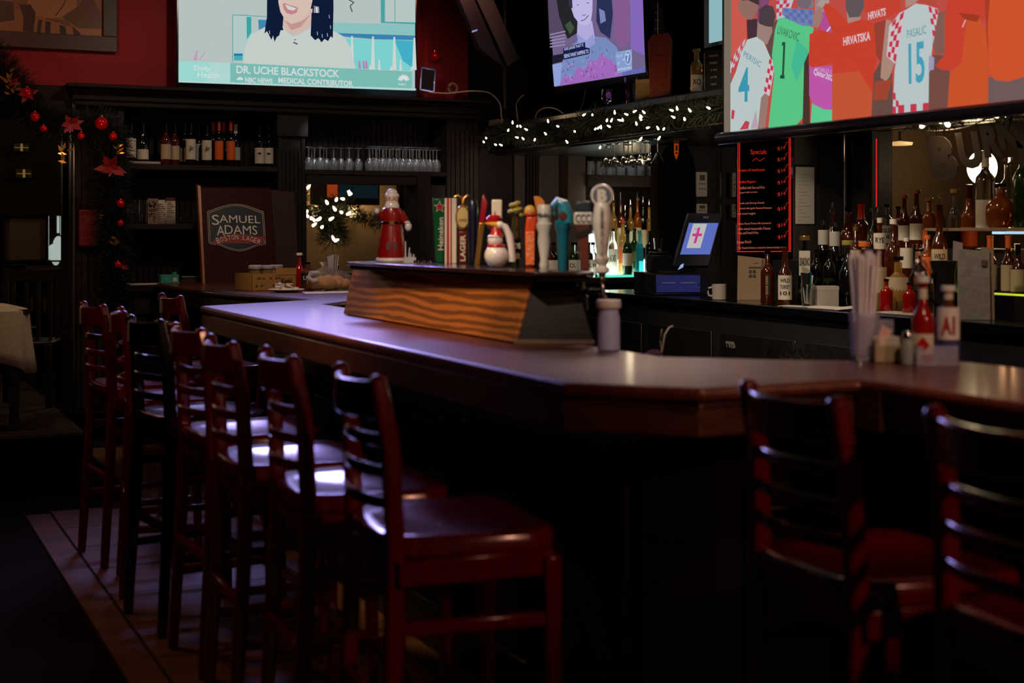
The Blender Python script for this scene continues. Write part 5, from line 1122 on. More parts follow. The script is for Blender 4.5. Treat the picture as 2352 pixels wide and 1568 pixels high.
q = MB().tube([(-.032,0,z+h+.028),(-.018,0,z+h+.032),(-.006,0,z+h+.022),(0,0,z+h+.008)], [.002,.005,.006,.005], 8).tube([(.032,0,z+h+.028),(.018,0,z+h+.032),(.006,0,z+h+.022),(0,0,z+h+.0)], [.002,.005,.006,.007], 8); q.build('eagle', M['gold'], o); vt(o, 'LAGER', .0, -.011, z+h*.27, .10, .020, M['cream'])
q = MB(); q.text('LINGS', (0,-.0165,z+h-.062), (1,0,0), (0,0,1), .032, .010); q.build('medallion_lettering', M['ink'], o)
o, h, z = tap(1086, 'dark navy rounded beer tap handle beside the gold medallion', 460)
MB().lathe([(.012,0),(.015,.01),(.019,h*.7),(.020,h*.94),(.014,h),(0,h)], (0,0,z), 18).build('handle', M['navy'], o); q = MB().box(-.003,.003,-.021,-.018,z+.03,z+h*.8); q.build('silver_band', M['chrome'], o)
o, h, z = tap(1108, 'slanting beer tap handle, gold below with a pointed dark red top', 446)
q = MB().beam([(-.020,0,z),(-.002,0,z+h*.6)], [.022,.020], [.034,.030], (1,0,0)); q.build('handle', M['gold'], o, bevel=.003); MB().beam([(-.002,0,z+h*.6),(.008,0,z+h*.88),(.004,0,z+h)], [.020,.022,.004], [.026,.026,.006], (1,0,0)).build('pointed_top', mat('dark_red_enamel','8a1022',.25,coat=.4), o, bevel=.003)
o, h, z = tap(1137, 'beer tap handle topped with a red apple before a pale board', 458)
MB().lathe([(.010,0),(.014,h*.3),(.016,h*.6),(.010,h*.66)], (0,0,z), 14).build('handle', M['blackglass'], o); MB().box(-.012,.026,.012,.022,z+h*.62,z+h).build('pale_board', M['ivory'], o, bevel=.006)
MB().lathe([(.004,.004),(.018,.0),(.031,.020),(.030,.040),(.018,.052),(.003,.046)], (-.003,0,z+h*.55), 20).build('apple', mat('apple_red','9c141c',.15,coat=.6), o); MB().tube([(-.003,0,z+h*.55+.045),(0,0,z+h*.55+.066)], .002, 6).build('apple_stem', M['brown'], o)
o, h, z = tap(1184, 'beer tap handle with a yellow green hop top and dark lettered panel, behind the goose', 460)
MB().lathe([(.012,0),(.018,h*.3),(.018,h*.55),(.012,h*.72),(.016,h*.8)], (0,0,z), 14).build('handle', mat('dark_olive','2a2c14',.3,coat=.4), o); q = MB()
for k in range(16): a = k*.8; q.ball((.020*math.cos(a)*(1-.03*k), .018*math.sin(a)*(1-.03*k), z+h*.78+k*.0028), .011, .009, .008, 8, 6)
q.build('hop_crown', mat('hop_green','9a8f3a',.4), o); MB().box(-.020,.020,-.022,-.016,z+.03,z+h*.42).build('black_panel', M['blackglass'], o, bevel=.003); q = MB()
for k, s_ in enumerate(('LOS', 'BEER')): q.text(s_, (0,-.0225,z+.075-.035*k), (1,0,0), (0,0,1), .034, .020, bold=.02)
q.build('lettering', M['cream'], o); MB().tube([(-.012,-.012,z+h*.45),(-.006,-.006,z+h*.78)], .003, 6).tube([(.006,-.016,z+h*.45),(.004,-.008,z+h*.78)], .003, 6).build('gold_ribs', M['gold'], o)
o, h, z = tap(1220, 'orange painted beer tap handle with an orange slice on top', 449)
MB().beam([(-.004,0,z),(-.003,0,z+h*.5),(.004,0,z+h*.72)], [.030,.036,.040], [.028,.034,.034], (1,0,0)).build('handle', M['orangep'], o, bevel=.008); MB().box(-.018,.012,-.020,-.012,z+.01,z+h*.5).build('mottled_panel', noisy('orange_mottle','e8581c','f0a060',.5,120,.05), o, bevel=.003)
q = MB(); 
for k in range(13): pass
N = 14; P_ = [(.018+.030*math.cos(-PI*.45+PI*1.05*k/N), -.006, z+h-.036+.034*math.sin(-PI*.45+PI*1.05*k/N)) for k in range(N+1)]
q.slab(P_[::-1], (0,.012,0)); q.build('orange_slice', mat('slice_orange','d8842c',.45), o, bevel=.002); MB().ball((-.004,-.008,z+h-.055), .020, .012, .022).build('slice_peel', mat('slice_yellow','d6a040',.4), o)
MB().ball((.0,-.004,z+h*.74), .024, .02, .012).build('painted_cap', mat('burnt_orange','b23412',.4), o)
o, h, z = tap(1250, 'ivory turned beer tap handle with dark lettering on its cylindrical head', 470)
MB().lathe([(.014,0),(.017,.012),(.013,.03),(.022,h*.42),(.020,h*.56),(.026,h*.64),(.027,h*.70),(.022,h*.72),(.023,h*.96),(.018,h),(0,h)], (0,0,z), 22).build('handle', M['ivory'], o); q = MB(); q.text('Modelo', (0,-.0245,z+h*.84), (1,0,0), (0,0,1), .042, .016, bold=.02); q.build('lettering', M['ink'], o)
o, h, z = tap(1293, 'teal blue beer tap handle with a curling wave top', 457)
MB().lathe([(.014,0),(.020,h*.5),(.022,h*.55),(.026,h*.58),(.026,h*.68),(.020,h*.70)], (0,0,z), 18).build('handle', M['teal'], o)
MB().tube([(.012,0,z+h*.66),(.010,0,z+h*.80),(0,0,z+h*.93),(-.018,0,z+h*.97),(-.032,0,z+h*.90),(-.034,0,z+h*.82),(-.026,0,z+h*.78)], [.026,.025,.020,.014,.010,.008,.004], 12).build('wave', mat('wave_teal','2d8494',.3,coat=.4), o); MB().tube([(.006,-.018,z+h*.96),(-.016,-.012,z+h*1.0),(-.036,-.008,z+h*.92)], [.004,.006,.004], 8).build('foam_crest', mat('foam_pale','a8c4c8',.4), o)
q = MB().lathe([(0,-.001),(.014,0),(0,.001)], n=18); q.v = [(x-.0, -.027+zz_, z+h*.76+yy_) for x, yy_, zz_ in q.v]; q.build('brown_emblem', M['brown'], o)
o, h, z = tap(1337, 'brown beer tap handle with a pale lettered block and slanted silver band', 462)
MB().beam([(.010,0,z),(.004,0,z+h*.58)], [.026,.034], [.024,.030], (1,0,0)).build('handle', mat('reddish_brown','6e3222',.4,coat=.3), o, bevel=.004); MB().box(-.026,.032,-.017,.017,z+h*.66,z+h*.84).build('pale_block', M['ivory'], o, bevel=.004); MB().box(-.020,.028,-.014,.014,z+h*.84,z+h).build('dark_top', mat('slate_top','2a3238',.4), o, bevel=.006)
MB().beam([(-.022,-.016,z+h*.50),(.034,-.016,z+h*.58)], .004, .020, (0,1,0)).build('silver_band', M['chrome'], o); q = MB(); q.text('CCC', (.003,-.0175,z+h*.75), (1,0,0), (0,0,1), .048, .028, bold=.02); q.build('lettering', M['ink'], o); MB().beam([(.004,0,z+h*.58),(.0,0,z+h*.67)], .040, .032, (1,0,0)).build('dark_neck', M['brown'], o)
o, h, z = tap(1383, 'large ivory beer tap handle with a round logo disc on top, nearest the camera', 424, 1.286)
MB().lathe([(.015,0),(.024,.006),(.022,.018),(.014,.026),(.022,.036),(.024,.048),(.018,.058),(.019,.07),(.030,h*.55),(.030,h*.62),(.024,h*.76),(.020,h*.80)], (0,0,z), 26).build('handle', M['ivory'], o)
q = MB().lathe([(.0,-.010),(.034,-.010),(.036,-.006),(.036,.006),(.034,.010),(0,.010)], n=30); q.v = [(x, zz_, z+h-.034+yy_) for x, yy_, zz_ in q.v]; q.build('logo_disc', M['ivory'], o)
q = MB().lathe([(.0,-.001),(.029,0),(0,.001)], n=30); q.v = [(x, -.0115+zz_, z+h-.034+yy_) for x, yy_, zz_ in q.v]; q.build('logo_field', mat('logo_slate','5c6068',.5), o)
q = MB(); q.text('B', (0,-.0128,z+h-.034), (1,0,0), (0,0,1), .030, .040, bold=.06); q.build('logo_letter', M['ivory'], o)
vt(o, 'BROOKLYN BREWERY', .0, -.031, z+h*.47, .155, .011, M['ink'])
MB().lathe([(.007,-.03),(.011,-.022),(.009,-.01),(.013,0)], (0,0,z), 14).build('ferrule', M['brass'], o)
# squeeze bottle beside the tap box
p = onBar(1398, 803); o = thing('squeeze_bottle', 'frosted plastic squeeze bottle with a wide white cap beside the tap box', 'bottle', (2.015, onR(1398, 803, 2.015).y, 1.071))
MB().lathe([(.030,0),(.033,.003),(.032,.098),(.029,.106),(.028,.125)], n=22).build('bottle_body', mat('frosted_lilac','bcc6f4',.5,trans=.15), o); MB().lathe([(.035,0),(.036,.002),(.036,.020),(.034,.023),(0,.023)], (0,0,.124), 22).build('cap', M['white'], o)
# ================================================================== CONDIMENTS ON THE NEAR BAR
p = onBar(1996, 828); o = thing('straw_cup', 'clear cup full of tall white drinking straws on the bar', 'cup', (p.x, p.y+.02, 1.071))
tumbler(.13, .042).build('cup_body', M['plasticclear'], o)
for k in range(26): a = k*2.4; r_ = .026*math.sqrt(k/26); MB().tube([(r_*math.cos(a)*.8, r_*math.sin(a)*.8, .016), (r_*1.7*math.cos(a+.3), r_*1.7*math.sin(a+.3), .275+.01*((k*7) % 3))], .0038, 6).build('drinking_straw', M['straw'], o)
cy = onBar(2160, 838); o = thing('condiment_caddy', 'clear plastic condiment caddy with a ring handle on the bar', 'caddy', (cy.x, cy.y+.035, 1.071), -.35)
q = MB().box(-.055,.055,-.045,.045,0,.004).box(-.055,.055,-.045,-.043,0,.05).box(-.055,.055,.043,.045,0,.05).box(-.055,-.053,-.045,.045,0,.05).box(.053,.055,-.045,.045,0,.05); q.build('tray', M['plasticclear'], o)
q = MB().tube([(-.03,0,.0),(-.03,0,.235)], .004, 8); q.tube([(-.03+.018*math.sin(t*PI/8), 0, .253-.018*math.cos(t*PI/8)) for t in range(17)], .004, 8); q.build('ring_handle', M['chrome'], o)
k1 = bottle('ketchup bottle with white cap and neck label standing in the clear caddy', (cy.x-.032, cy.y+.03, 1.076), .225, .029, 'ketchup', 'white', 'cream', 'long', (.10,.34), None, name='ketchup_bottle', capst='cork', lab2=(.74,.86,'cream'))
q = MB().slab([(0,-.0305,.03),(.018,-.0305,.048),(0,-.0305,.070),(-.018,-.0305,.048)], (0,.0006,0)); q.build('red_diamond', M['red'], k1)
k2 = bottle('steak sauce bottle with white cap and a large white label, right in the caddy', (cy.x+.045, cy.y+.02, 1.076), .200, .030, 'mustard', 'white', 'ceramic', 'tall', (.30,.72), None, name='sauce_bottle', capst='cork', lab2=(.82,.93,'cream'))
q = MB(); q.text('A1', (0,-.0315,.098), (1,0,0), (0,0,1), .034, .048, bold=.04); q.build('label_lettering', M['redink'], k2); MB().lathe([(.0306,.01),(.0306,.055)], n=22).build('lower_label', mat('label_blue','3a3f72',.5), k2)
p = onBar(2050, 832); o = thing('sugar_caddy', 'square caddy of sugar packets with a small clear sign on the bar', 'caddy', (p.x, p.y+.03, 1.071), -.35)
MB().box(-.038,.038,-.03,.03,0,.004).box(-.038,.038,-.03,-.027,0,.045).box(-.038,.038,.027,.03,0,.045).box(-.038,-.035,-.03,.03,0,.045).box(.035,.038,-.03,.03,0,.045).build('tray', mat('caddy_cream','b8a482',.4,trans=.2), o)
for k in range(10): e = MB().box(-.028,.028,-.0015,.0015,0,.062).build('sugar_packet', M['sugar'], o); e.location = ((-1)**k*.003, -.022+k*.005, .005); e.rotation_euler = (R_.uniform(-.08,.08), 0, R_.uniform(-.08,.08))
e = MB().slab([(-.02,0,0),(.01,0,0),(.022,0,.03),(-.004,0,.045)], (0,.002,0)).build('red_tipped_packet', mat('packet_pink','d8b0a0',.7), o); e.location = (-.01,-.02,.055)
MB().box(-.025,.035,.031,.034,0,.11).build('clear_sign', M['plasticclear'], o)
p = onBar(2093, 838); o = thing('salt_shaker', 'small clear glass salt shaker between the sugar caddy and the ketchup', 'shaker', (p.x, p.y+.015, 1.071))
MB().lathe([(.016,0),(.018,.003),(.018,.05),(.013,.065),(.011,.07)], n=16).build('glass_body', mat('shaker_glass','b8c4b8',.1,trans=.5,coat=.4), o); MB().lathe([(.013,0),(.013,.014),(.009,.020),(0,.021)], (0,0,.068), 16).build('bottle_cap_pile', M['chrome'], o)
# ================================================================== LIT BOTTLES IN THE ALCOVE
lt = thing('lit_bottle_step', 'glowing white stepped acrylic shelf under the liquor bottles in the alcove', 'shelf', (0,0,0))
x0, x1 = onS(1393, 600, 9.66).x, onS(1508, 600, 9.66).x
MB().box(x0, x1, 9.62, 9.84, 1.061, 1.078).build('lower_step', M['ledteal'], lt, bevel=.002); MB().box(x0, x1, 9.84, 10.10, 1.061, 1.19).build('upper_step', M['ledwhite'], lt, bevel=.002)
x2 = onS(1418, 560, 9.90).x; MB().box(x0+.02, x2, 9.98, 10.0, 1.19, 1.42).build('lit_panel', M['ledwhite'], lt)
light('acrylic_glow', 'AREA', ((x0+x1)/2, 9.72, 1.082), 2.2, (.85,1,.95), .7, ((x0+x1)/2, 9.76, 2), sy=.15)
def alc(px, top_, s_, zb_, label, *a, **k):
    p = onS(px, 600, s_); return bottle(label, (p.x, p.y, zb_), onS(px, top_, s_).z-zb_, *a, group='liquor bottles in the lit alcove', **k)
alc(1408, 524, 9.77, 1.079, 'clear rum bottle with a white label at the left end of the lit front row', .036, 'glass', 'chrome', 'cream', 'whisky', (.10,.55), text='BACARDI')
alc(1430, 502, 9.77, 1.079, 'amber rum bottle with a red figure label in the lit front row', .035, 'honey', 'redcap', 'orange', 'whisky', (.2,.5))
alc(1441, 528, 9.66, 1.079, 'dark green bottle with a pale label in the lit front row', .040, 'green', 'blackglass', 'cream', 'whisky', (.20,.48))
alc(1457, 524, 9.77, 1.079, 'green bottle with a gold label behind the dark green one', .038, 'green', 'chrome', 'gold', 'whisky', (.28,.5))
alc(1469, 529, 9.66, 1.079, 'square pale blue gin bottle glowing in the lit front row', .036, 'gin', 'gin', None, 'whisky', sq=True)
b_ = alc(1493, 530, 9.66, 1.079, 'black gin bottle with a pale diamond label at the right end of the lit row', .040, 'blackglass', 'blackglass', None, 'whisky')
q = MB().slab([(0,-.0415,.045),(.034,-.0415,.095),(0,-.0415,.150),(-.034,-.0415,.095)], (0,.002,0)); q.build('diamond_label', M['cream'], b_); q = MB(); q.text('HENDRICKS', (0,-.0422,.098), (1,0,0), (0,0,1), .052, .010); q.text('GIN', (0,-.0422,.082), (1,0,0), (0,0,1), .02, .009); q.build('label_lettering', M['ink'], b_)
for k, (px, tp, bd, lb_) in enumerate(((1409,456,'honey',None),(1425,451,'darkamber','cream'),(1436,480,'glass','cream'),(1448,467,'honey','cream'),(1464,450,'amber','creamd'),(1477,460,'glass','creamd'),(1491,467,'honey',None),(1499,459,'amber','orange'))):
    alc(px, tp, 9.94, 1.191, 'pour spout bottle in the upper lit row, '+('above the white rum','second from the left','clear one third from the left','fourth from the left','tallest amber one in the middle','clear one right of the tallest','with pale liquor second from the right','amber one at the right end')[k], .034, bd, 'chrome', lb_, 'whisky', (.2,.5), capst='pour')
for k, (px, tp, bd, lb_, tx) in enumerate(((1262,560,'darkamber','cream',None),(1272,545,'blackglass','greyl',None),(1316,540,'green','cream','OL'),(1323,556,'glass','greyl',None),(1352,540,'blackglass','cream','OL'),(1362,552,'glass','cream','DI'))):
    p = onS(px, 600, 9.72); bottle('counter bottle glimpsed between beer taps, '+('with a cream label left of the teal tap','dark one beside the teal tap','green one right of the teal tap','clear one right of the teal tap','dark one left of the large ivory tap','clear one touching the large ivory tap')[k], (p.x, p.y, 1.062), .27, .036, bd, 'blackglass', lb_, 'whisky', (.15,.5), tx)
# black garment
a0 = onS(1512, 290, 8.22).x; a1_ = onS(1593, 600, 8.22).x
o = thing('hanging_jacket', 'big black jacket with a small orange crest hanging between the lit alcove and the register', 'jacket', (0,0,0))
q = MB(); N = 18; Mz = 10; vs = []; z0_, z1_ = onS(1550, 600, 8.22).z, 1.99
for j in range(Mz+1):
    t = j/Mz; z = z0_+(z1_-z0_)*t; wd = 1-.45*max(0, t-.82)/.18
    for i in range(N+1): u_ = i/N; x = (a0+a1_)/2+(u_-.5)*(a1_-a0)*wd; vs.append((x, 8.20-.05*math.sin(PI*u_)-.012*math.sin(u_*19+t*2)*(1-t*.6), z))
q.add(vs, [(j*(N+1)+i, j*(N+1)+i+1, (j+1)*(N+1)+i+1, (j+1)*(N+1)+i) for j in range(Mz) for i in range(N)])
e = q.build('jacket_body', mat('black_fabric','070606',.95, spec=.1), o); sm = e.modifiers.new('solid','SOLIDIFY'); sm.thickness = .02
MB().tube([(a1_-.09,8.17,1.92),(a1_-.08,8.14,1.6),(a1_-.09,8.13,1.30)], [.05,.045,.04], 10).build('sleeve', mat('black_fabric','070606',.95, spec=.1), o)
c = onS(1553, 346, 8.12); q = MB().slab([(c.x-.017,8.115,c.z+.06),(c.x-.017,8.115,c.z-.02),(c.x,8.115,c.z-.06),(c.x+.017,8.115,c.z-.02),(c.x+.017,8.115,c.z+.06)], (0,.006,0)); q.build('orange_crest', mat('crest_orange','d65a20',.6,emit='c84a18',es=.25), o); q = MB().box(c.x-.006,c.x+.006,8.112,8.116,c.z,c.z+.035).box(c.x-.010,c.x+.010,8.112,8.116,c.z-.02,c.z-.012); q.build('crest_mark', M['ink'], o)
# remotes
for k, (y0, y1, l) in enumerate(((395,452,'white remote control in a wall holder above the cash register, the upper one'),(468,500,'white remote control in a wall holder just above the cash register screen'))):
    a = onS(1598, y1, 8.28); b = onS(1622, y0, 8.28); hh = b.z-a.z; o = thing('remote_control', l, 'remote control', ((a.x+b.x)/2, 8.285, a.z)); w_ = (b.x-a.x)/2
    MB().box(-w_, w_, -.022, .012, 0, hh).build('body', M['ivory'] if 0 else mat('remote_cream','ddd4c4',.4), o, bevel=.006); MB().box(-w_*.5, w_*.5, -.0235, -.022, hh*.66, hh*.88).build('display', mat('display_grey','5c6058',.3), o)
    q = MB()
    for i in range(3):
        for j in range(2 if k == 0 else 1): q.ball((-.02+.02*i, -.023, hh*(.52-.2*j)), .006, .002, .005, 8, 4)
    q.build('buttons', mat('button_dark','3a342e',.5), o)
# specials board: black marker board with glowing red edges
a = onS(1693, 580, 7.3); b = onS(1816, 310, 7.3); bw = (b.x-a.x)
o = thing('specials_board', 'black marker board listing the specials, edged in glowing red light', 'sign', (a.x, 7.3, a.z)); H_ = b.z-a.z+.1
MB().box(0, bw, 0, .014, 0, H_).build('board', mat('board_black','080607',.12,coat=.5), o, bevel=.003)
q = MB()
for x in (0.004, .016, bw-.004, bw-.014): q.tube([(x, -.004, .012), (x, -.004, H_-.01)], .0022, 6)
q.tube([(.0,-.004,.006),(bw,-.004,.006)], .0028, 6); q.build('red_edge_light', M['led'], o)
P = Pic(Plane((0, 7.296, 0), (1,0,0), (0,0,1)), step=.0003)
cB = lambda x, y: (1480+x/3.564, 280+y/3.564)
ch = M['chalk']; cw = M['chalkw']
P.text(ch, 'Specials', cB(870,250), cB(1000,250), 14); P.line(ch, [cB(885,322), cB(915,295), cB(945,320), cB(985,292)], 1)
for s_, x0, x1, y, h, c in (('Cream of mushroom',770,985,395,7,ch),('Stuffed Peppers',772,912,495,7,ch),('Stuffed with Sun and Rice',778,985,540,6,cw),('topped with marinara',775,925,580,5,cw),('Lamb and Shrimp Scampi',775,980,668,6,cw),('Served with garlic Roasted Potatoes',775,1040,710,6,cw),('and mixed veggies',762,908,755,6,cw),('Open Faced Prime Rib Sandwich',765,1035,835,6,cw),('with mixed mozzarella Cheese',765,1030,875,6,cw),('Fries and French Fries',762,930,910,6,cw),('Ocean Perch',755,872,985,7,cw),('Pan Seared lemon crusted in lemon butter sauce',763,1155,1030,5,cw)):
    P.text(c, s_, cB(x0, y), cB(x1, y-6), h)
for y in (215,305,400,495,590,710,845,940):
    P.text(ch, '$14', cB(1088, y+5), cB(1150, y-5), 9, -.004); P.line(ch, [cB(1150,y-15), cB(1160,y-45), cB(1175,y-52)], .8)
e = P.build('marker_writing', o); e.location = -o.location
for z_ in (.3, .7): MB().box(bw/2-.01, bw/2+.01, .014, .04, z_, z_+.03).build('hanger', M['chrome'], o)
MB().tube([(bw/2,.03,H_),(bw/2,.03,1.995-a.z)], .002, 5).build('hanging_wire', M['darksteel'], o)
tag(MB().tube([onR(2013, 475, 5.40), onR(2013, 318, 5.40)], .003, 8).build('red_reflection_line', M['led']), 'thin vertical red light line at the mirror edge right of the long note', 'light')  # reflection of the board's red edge, built as a glowing tube
# long handwritten note
a = onS(1828, 514, 6.92); b = onS(1870, 384, 6.92)
o = thing('handwritten_note', 'long handwritten paper note taped to the pillar right of the specials board', 'note', (a.x, 6.922, a.z)); MB().box(0, b.x-a.x, -.004, .002, 0, b.z-a.z).build('sheet', mat('note_paper','c9c5ba',.8), o)
q = MB()
for k in range(14): q.box(.015, .03+.05*((k*5) % 3)/2+.02, -.0048, -.004, .02+k*.021, .0215+k*.021)
q.build('handwriting', mat('pencil_grey','6a665c',.8), o); MB().box(0, b.x-a.x, -.005, .001, b.z-a.z, b.z-a.z+.015).build('top_clip', M['blackmat'], o)
# ------------------------------------------------------------------ cash register
p = onR(1538, 684, 4.62); o = thing('cash_register', 'black touch screen cash register with a red cross on screen, over a blue lit drawer', 'cash register', (4.62, p.y, 1.031), 0)
rz = math.radians(-18); o.rotation_euler.z = rz
MB().box(-.135,.20,-.20,.24,0,.012).box(-.13,.20,-.19,.23,.012,.125).build('drawer_case', M['pos'], o, bevel=.004)
MB().box(-.13,.145,-.20,-.19,.015,.118).build('drawer_front', M['posblue_sheen'], o, bevel=.003)
q = MB().box(-.095,-.01,-.204,-.200,.070,.076).box(.02,.11,-.204,-.200,.070,.076); q.build('slots', mat('slot_pale','9aa0c8',.3), o); MB().ball((.13,-.203,.065), .006).build('lock', M['chrome'], o)
def tilt(mb): T_ = Matrix.Translation((.13,-.08,.19)) @ Matrix.Rotation(math.radians(-14), 4, 'X') @ Matrix.Rotation(math.radians(0), 4, 'Y'); mb.v = [tuple(T_ @ Vector(v)) for v in mb.v]; return mb
def shear(mb, k=.34): mb.v = [(x+z*k, y, z) for x, y, z in mb.v]; return mb
tilt(shear(MB().box(-.125,.105,0,.045,-.02,.32))).build('monitor', M['pos'], o, bevel=.006)
tilt(shear(MB().box(-.098,.090,-.002,0,.055,.255))).build('screen_display', screen('6274c8', .85), o)
tilt(shear(MB().box(-.070,.018,-.0035,-.002,.095,.250))).build('screen_card', screen('c8c4c8', .85), o)
q = MB().box(-.034,-.018,-.0048,-.0035,.125,.225).box(-.056,.004,-.0048,-.0035,.170,.187); tilt(shear(q)).build('red_cross', screen('d0408c', .85), o)
q = MB(); q.text('ENG', (-.045,-.0036,.215), (1,0,0), (0,0,1), .02, .012); tilt(shear(q)).build('screen_lettering', screen('8a5ab0', .8), o)
q = MB(); q.text('NCR', (0,-.0006,.292), (1,0,0), (0,0,1), .034, .012, bold=.03); tilt(shear(q)).build('maker_lettering', mat('logo_grey','a0a0a8',.5), o)
q = MB().box(-.06,.10,-.09,.10,.125,.14); q.hexa([(.05,-.05,.14),(.13,-.05,.14),(.13,.03,.14),(.05,.03,.14)], [(.12,-.04,.28),(.20,-.04,.28),(.20,.0,.28),(.12,.0,.28)]); q.build('monitor_stand', M['pos'], o, bevel=.004)
MB().slab([(.02,-.13,.15),(.05,-.14,.165),(.06,-.12,.19),(.04,-.12,.18)], (.004,.01,0)).build('card_reader_light', mat('reader_light','9fb8e8',.3,emit='8aa8e8',es=.6), o)
pr = onR(1528, 640, 4.70); o = thing('receipt_printer', 'black receipt printer left of the register screen with a short glass on top', 'printer', (4.70, pr.y+.09, 1.157), -.3); MB().box(-.06,.08,-.07,.07,0,.11).box(-.055,.06,-.068,.05,.11,.13).build('case', M['pos'], o, bevel=.008); MB().box(-.04,.05,-.073,-.07,.06,.066).build('paper_slot', M['darksteel'], o)
MB().box(-.135,.08,-.08,.10,-.126,0).build('printer_base', M['pos'], o)
pc = onR(1521, 560, 4.70); g_ = thing('short_glass', 'short clear glass standing on the receipt printer', 'glass', (4.70, pr.y+.09, 1.289)); tumbler(.085, .032).build('glass_body', M['glass'], g_)
# no smoking notice
pn = onS(1480, 657, 9.59); o = thing('no_smoking_sign', 'small black sign with white thank you for not smoking words under the lit bottles', 'sign', (pn.x, 9.588, pn.z)); MB().box(-.085,.12,0,.008,-.04,.04).build('plate', M['blackmat'], o)
q = MB(); q.text('Thank You For', (-.02,-.0006,.012), (1,0,0), (0,0,1), .10, .020); q.text('Not Smoking', (-.028,-.0006,-.014), (1,0,0), (0,0,1), .085, .020); q.tube([(.085+.024*math.cos(t*PI/8), -.001, .024*math.sin(t*PI/8)) for t in range(4,13)], .002, 5); q.box(.07,.10,-.001,0,-.003,.0); q.build('lettering', mat('sign_white','b8b4ac',.6), o)
# mug, menu holder, pens, papers
def onC(px, py, z=1.031): return onZ(px, py, z)
p = onR(1652, 690, 4.46); o = thing('white_mug', 'plain white mug on the back counter right of the cash drawer', 'mug', (4.46, p.y, 1.031), -.5); MB().lathe([(.036,0),(.040,.003),(.040,.088),(.037,.088),(.036,.008),(0,.008)], n=26).build('mug_body', mat('mug_cream','b8aea2',.4,coat=.3), o); MB().tube([(-.038,0,.07),(-.060,0,.066),(-.064,0,.045),(-.058,0,.024),(-.038,0,.02)], .006, 8).build('handle', mat('mug_cream','b8aea2',.4,coat=.3), o)
p = onR(1728, 690, 4.62); o = thing('menu_holder', 'standing pale menu sheets with a printed box behind the dark whiskey bottle', 'menu', (4.62, p.y, 1.031), -.45); MB().slab([(-.085,0,0),(.045,0,0),(.055,.01,.235),(-.08,.01,.25)], (0,.003,0)).slab([(.03,.01,0),(.09,.03,0),(.095,.04,.23),(.04,.015,.235)], (0,.003,0)).build('sheet', mat('menu_tan','a08468',.7), o)
q = MB().box(-.02,.05,-.0015,.001,.178,.186).box(-.018,-.002,-.0015,.001,.150,.168).box(.004,.02,-.0015,.001,.150,.168).box(-.018,-.002,-.0015,.001,.125,.143).box(.004,.02,-.0015,.001,.125,.143).box(.01,.035,-.0015,.001,.205,.208); q.v = [(x, y+z*.04, z) for x, y, z in q.v]; q.build('printed_squares', mat('print_dark','4c4038',.7), o)
def rb(px, top_, r_, z_, label, *a, **k):
    p = onR(px, 600, r_); return bottle(label, (p.x, p.y, z_), onR(px, top_, r_).z-z_, *a, group='liquor bottles on the back counter', **k)
kc = rb(1763, 574, 4.47, 1.031, 'dark whiskey bottle with a black cap and upright gold label below the board', .037, 'darkamber', 'blackglass', None, 'whisky')
MB().box(-.012,.012,-.0385,-.036,.045,.155).build('label', mat('knob_label','2b1c10',.5), kc); q = MB(); q.text('KNOB CREEK', (-.004,-.039,.10), (0,0,1), (-1,0,0), .10, .012, n=(0,-1,0), bold=.02); q.build('label_lettering', mat('gold_print','b89858',.5), kc)
rb(1803, 568, 4.44, 1.031, 'dark whiskey bottle with a cream bird named label standing right of the black capped one', .038, 'darkamber', 'darkamber', 'cream', 'long', (.10,.52), text='WILD|TURKEY|101', capst='foil')
rb(1848, 541, 4.62, 1.031, 'square amaretto bottle with a wide gold cap and a pale label', .040, 'blackglass', 'gold', 'cream', 'whisky', (.42,.78), text='DISARONNO', capst='cork', sq=True)
p = onR(1855, 700, 4.46); o = thing('pen_glass', 'glass holding pens and folded checks beside the white box', 'glass', (4.46, p.y, 1.031)); tumbler(.12, .036).build('glass_body', M['glass'], o)
for k in range(7): a = k*2.2; MB().tube([(.012*math.cos(a), .012*math.sin(a), .018), (.032*math.cos(a), .03*math.sin(a), .16+.008*(k % 3))], .004, 6).build('pen', M[('white','teal','blackgloss','ivory')[k % 4]], o)
MB().slab([(-.02,-.015,.016),(.012,-.015,.016),(.02,-.015,.11),(-.016,-.015,.115)], (0,.003,0)).build('folded_check', M['paper'], o); MB().slab([(-.03,-.01,.10),(.02,-.01,.095),(.02,.01,.17),(-.03,.01,.175)], (0,.01,0)).build('black_folder', M['blackmat'], o)
p = onR(1898, 700, 4.56); o = thing('white_box', 'plain white square box on the back counter behind the loose papers', 'box', (4.56, p.y, 1.031), -.4); MB().box(-.055,.055,-.04,.04,0,.105).build('box_body', mat('box_grey','a39a8e',.6), o, bevel=.002); MB().box(-.056,.056,-.041,.041,.085,.106).build('lid', mat('box_grey2','aba296',.6), o, bevel=.001)
p = onR(1870, 706, 4.43); o = thing('loose_papers', 'loose white papers spread along the edge of the back counter', 'papers', (4.43, p.y, 1.031)); 
for k, (dx, dy, a, s_) in enumerate(((0,.12,.4,.10),(.02,0,-.2,.11),(.01,-.12,.2,.10),(.03,-.2,-.5,.09))): e = MB().box(-.055,.055,-s_,s_,0,.0015).build('paper_sheet', M['paper'], o); e.location = (dx, dy, .001+.002*k); e.rotation_euler = (0, -.03*k, a)
p = onR(2080, 705, 4.45); tag(MB().box(4.40, 4.52, p.y-.17, p.y+.17, 1.031, 1.038).build('cutting_board', mat('pale_board','bdb5aa',.5), bevel=.003), 'thin pale board lying on the back counter behind the straw cup', 'board')
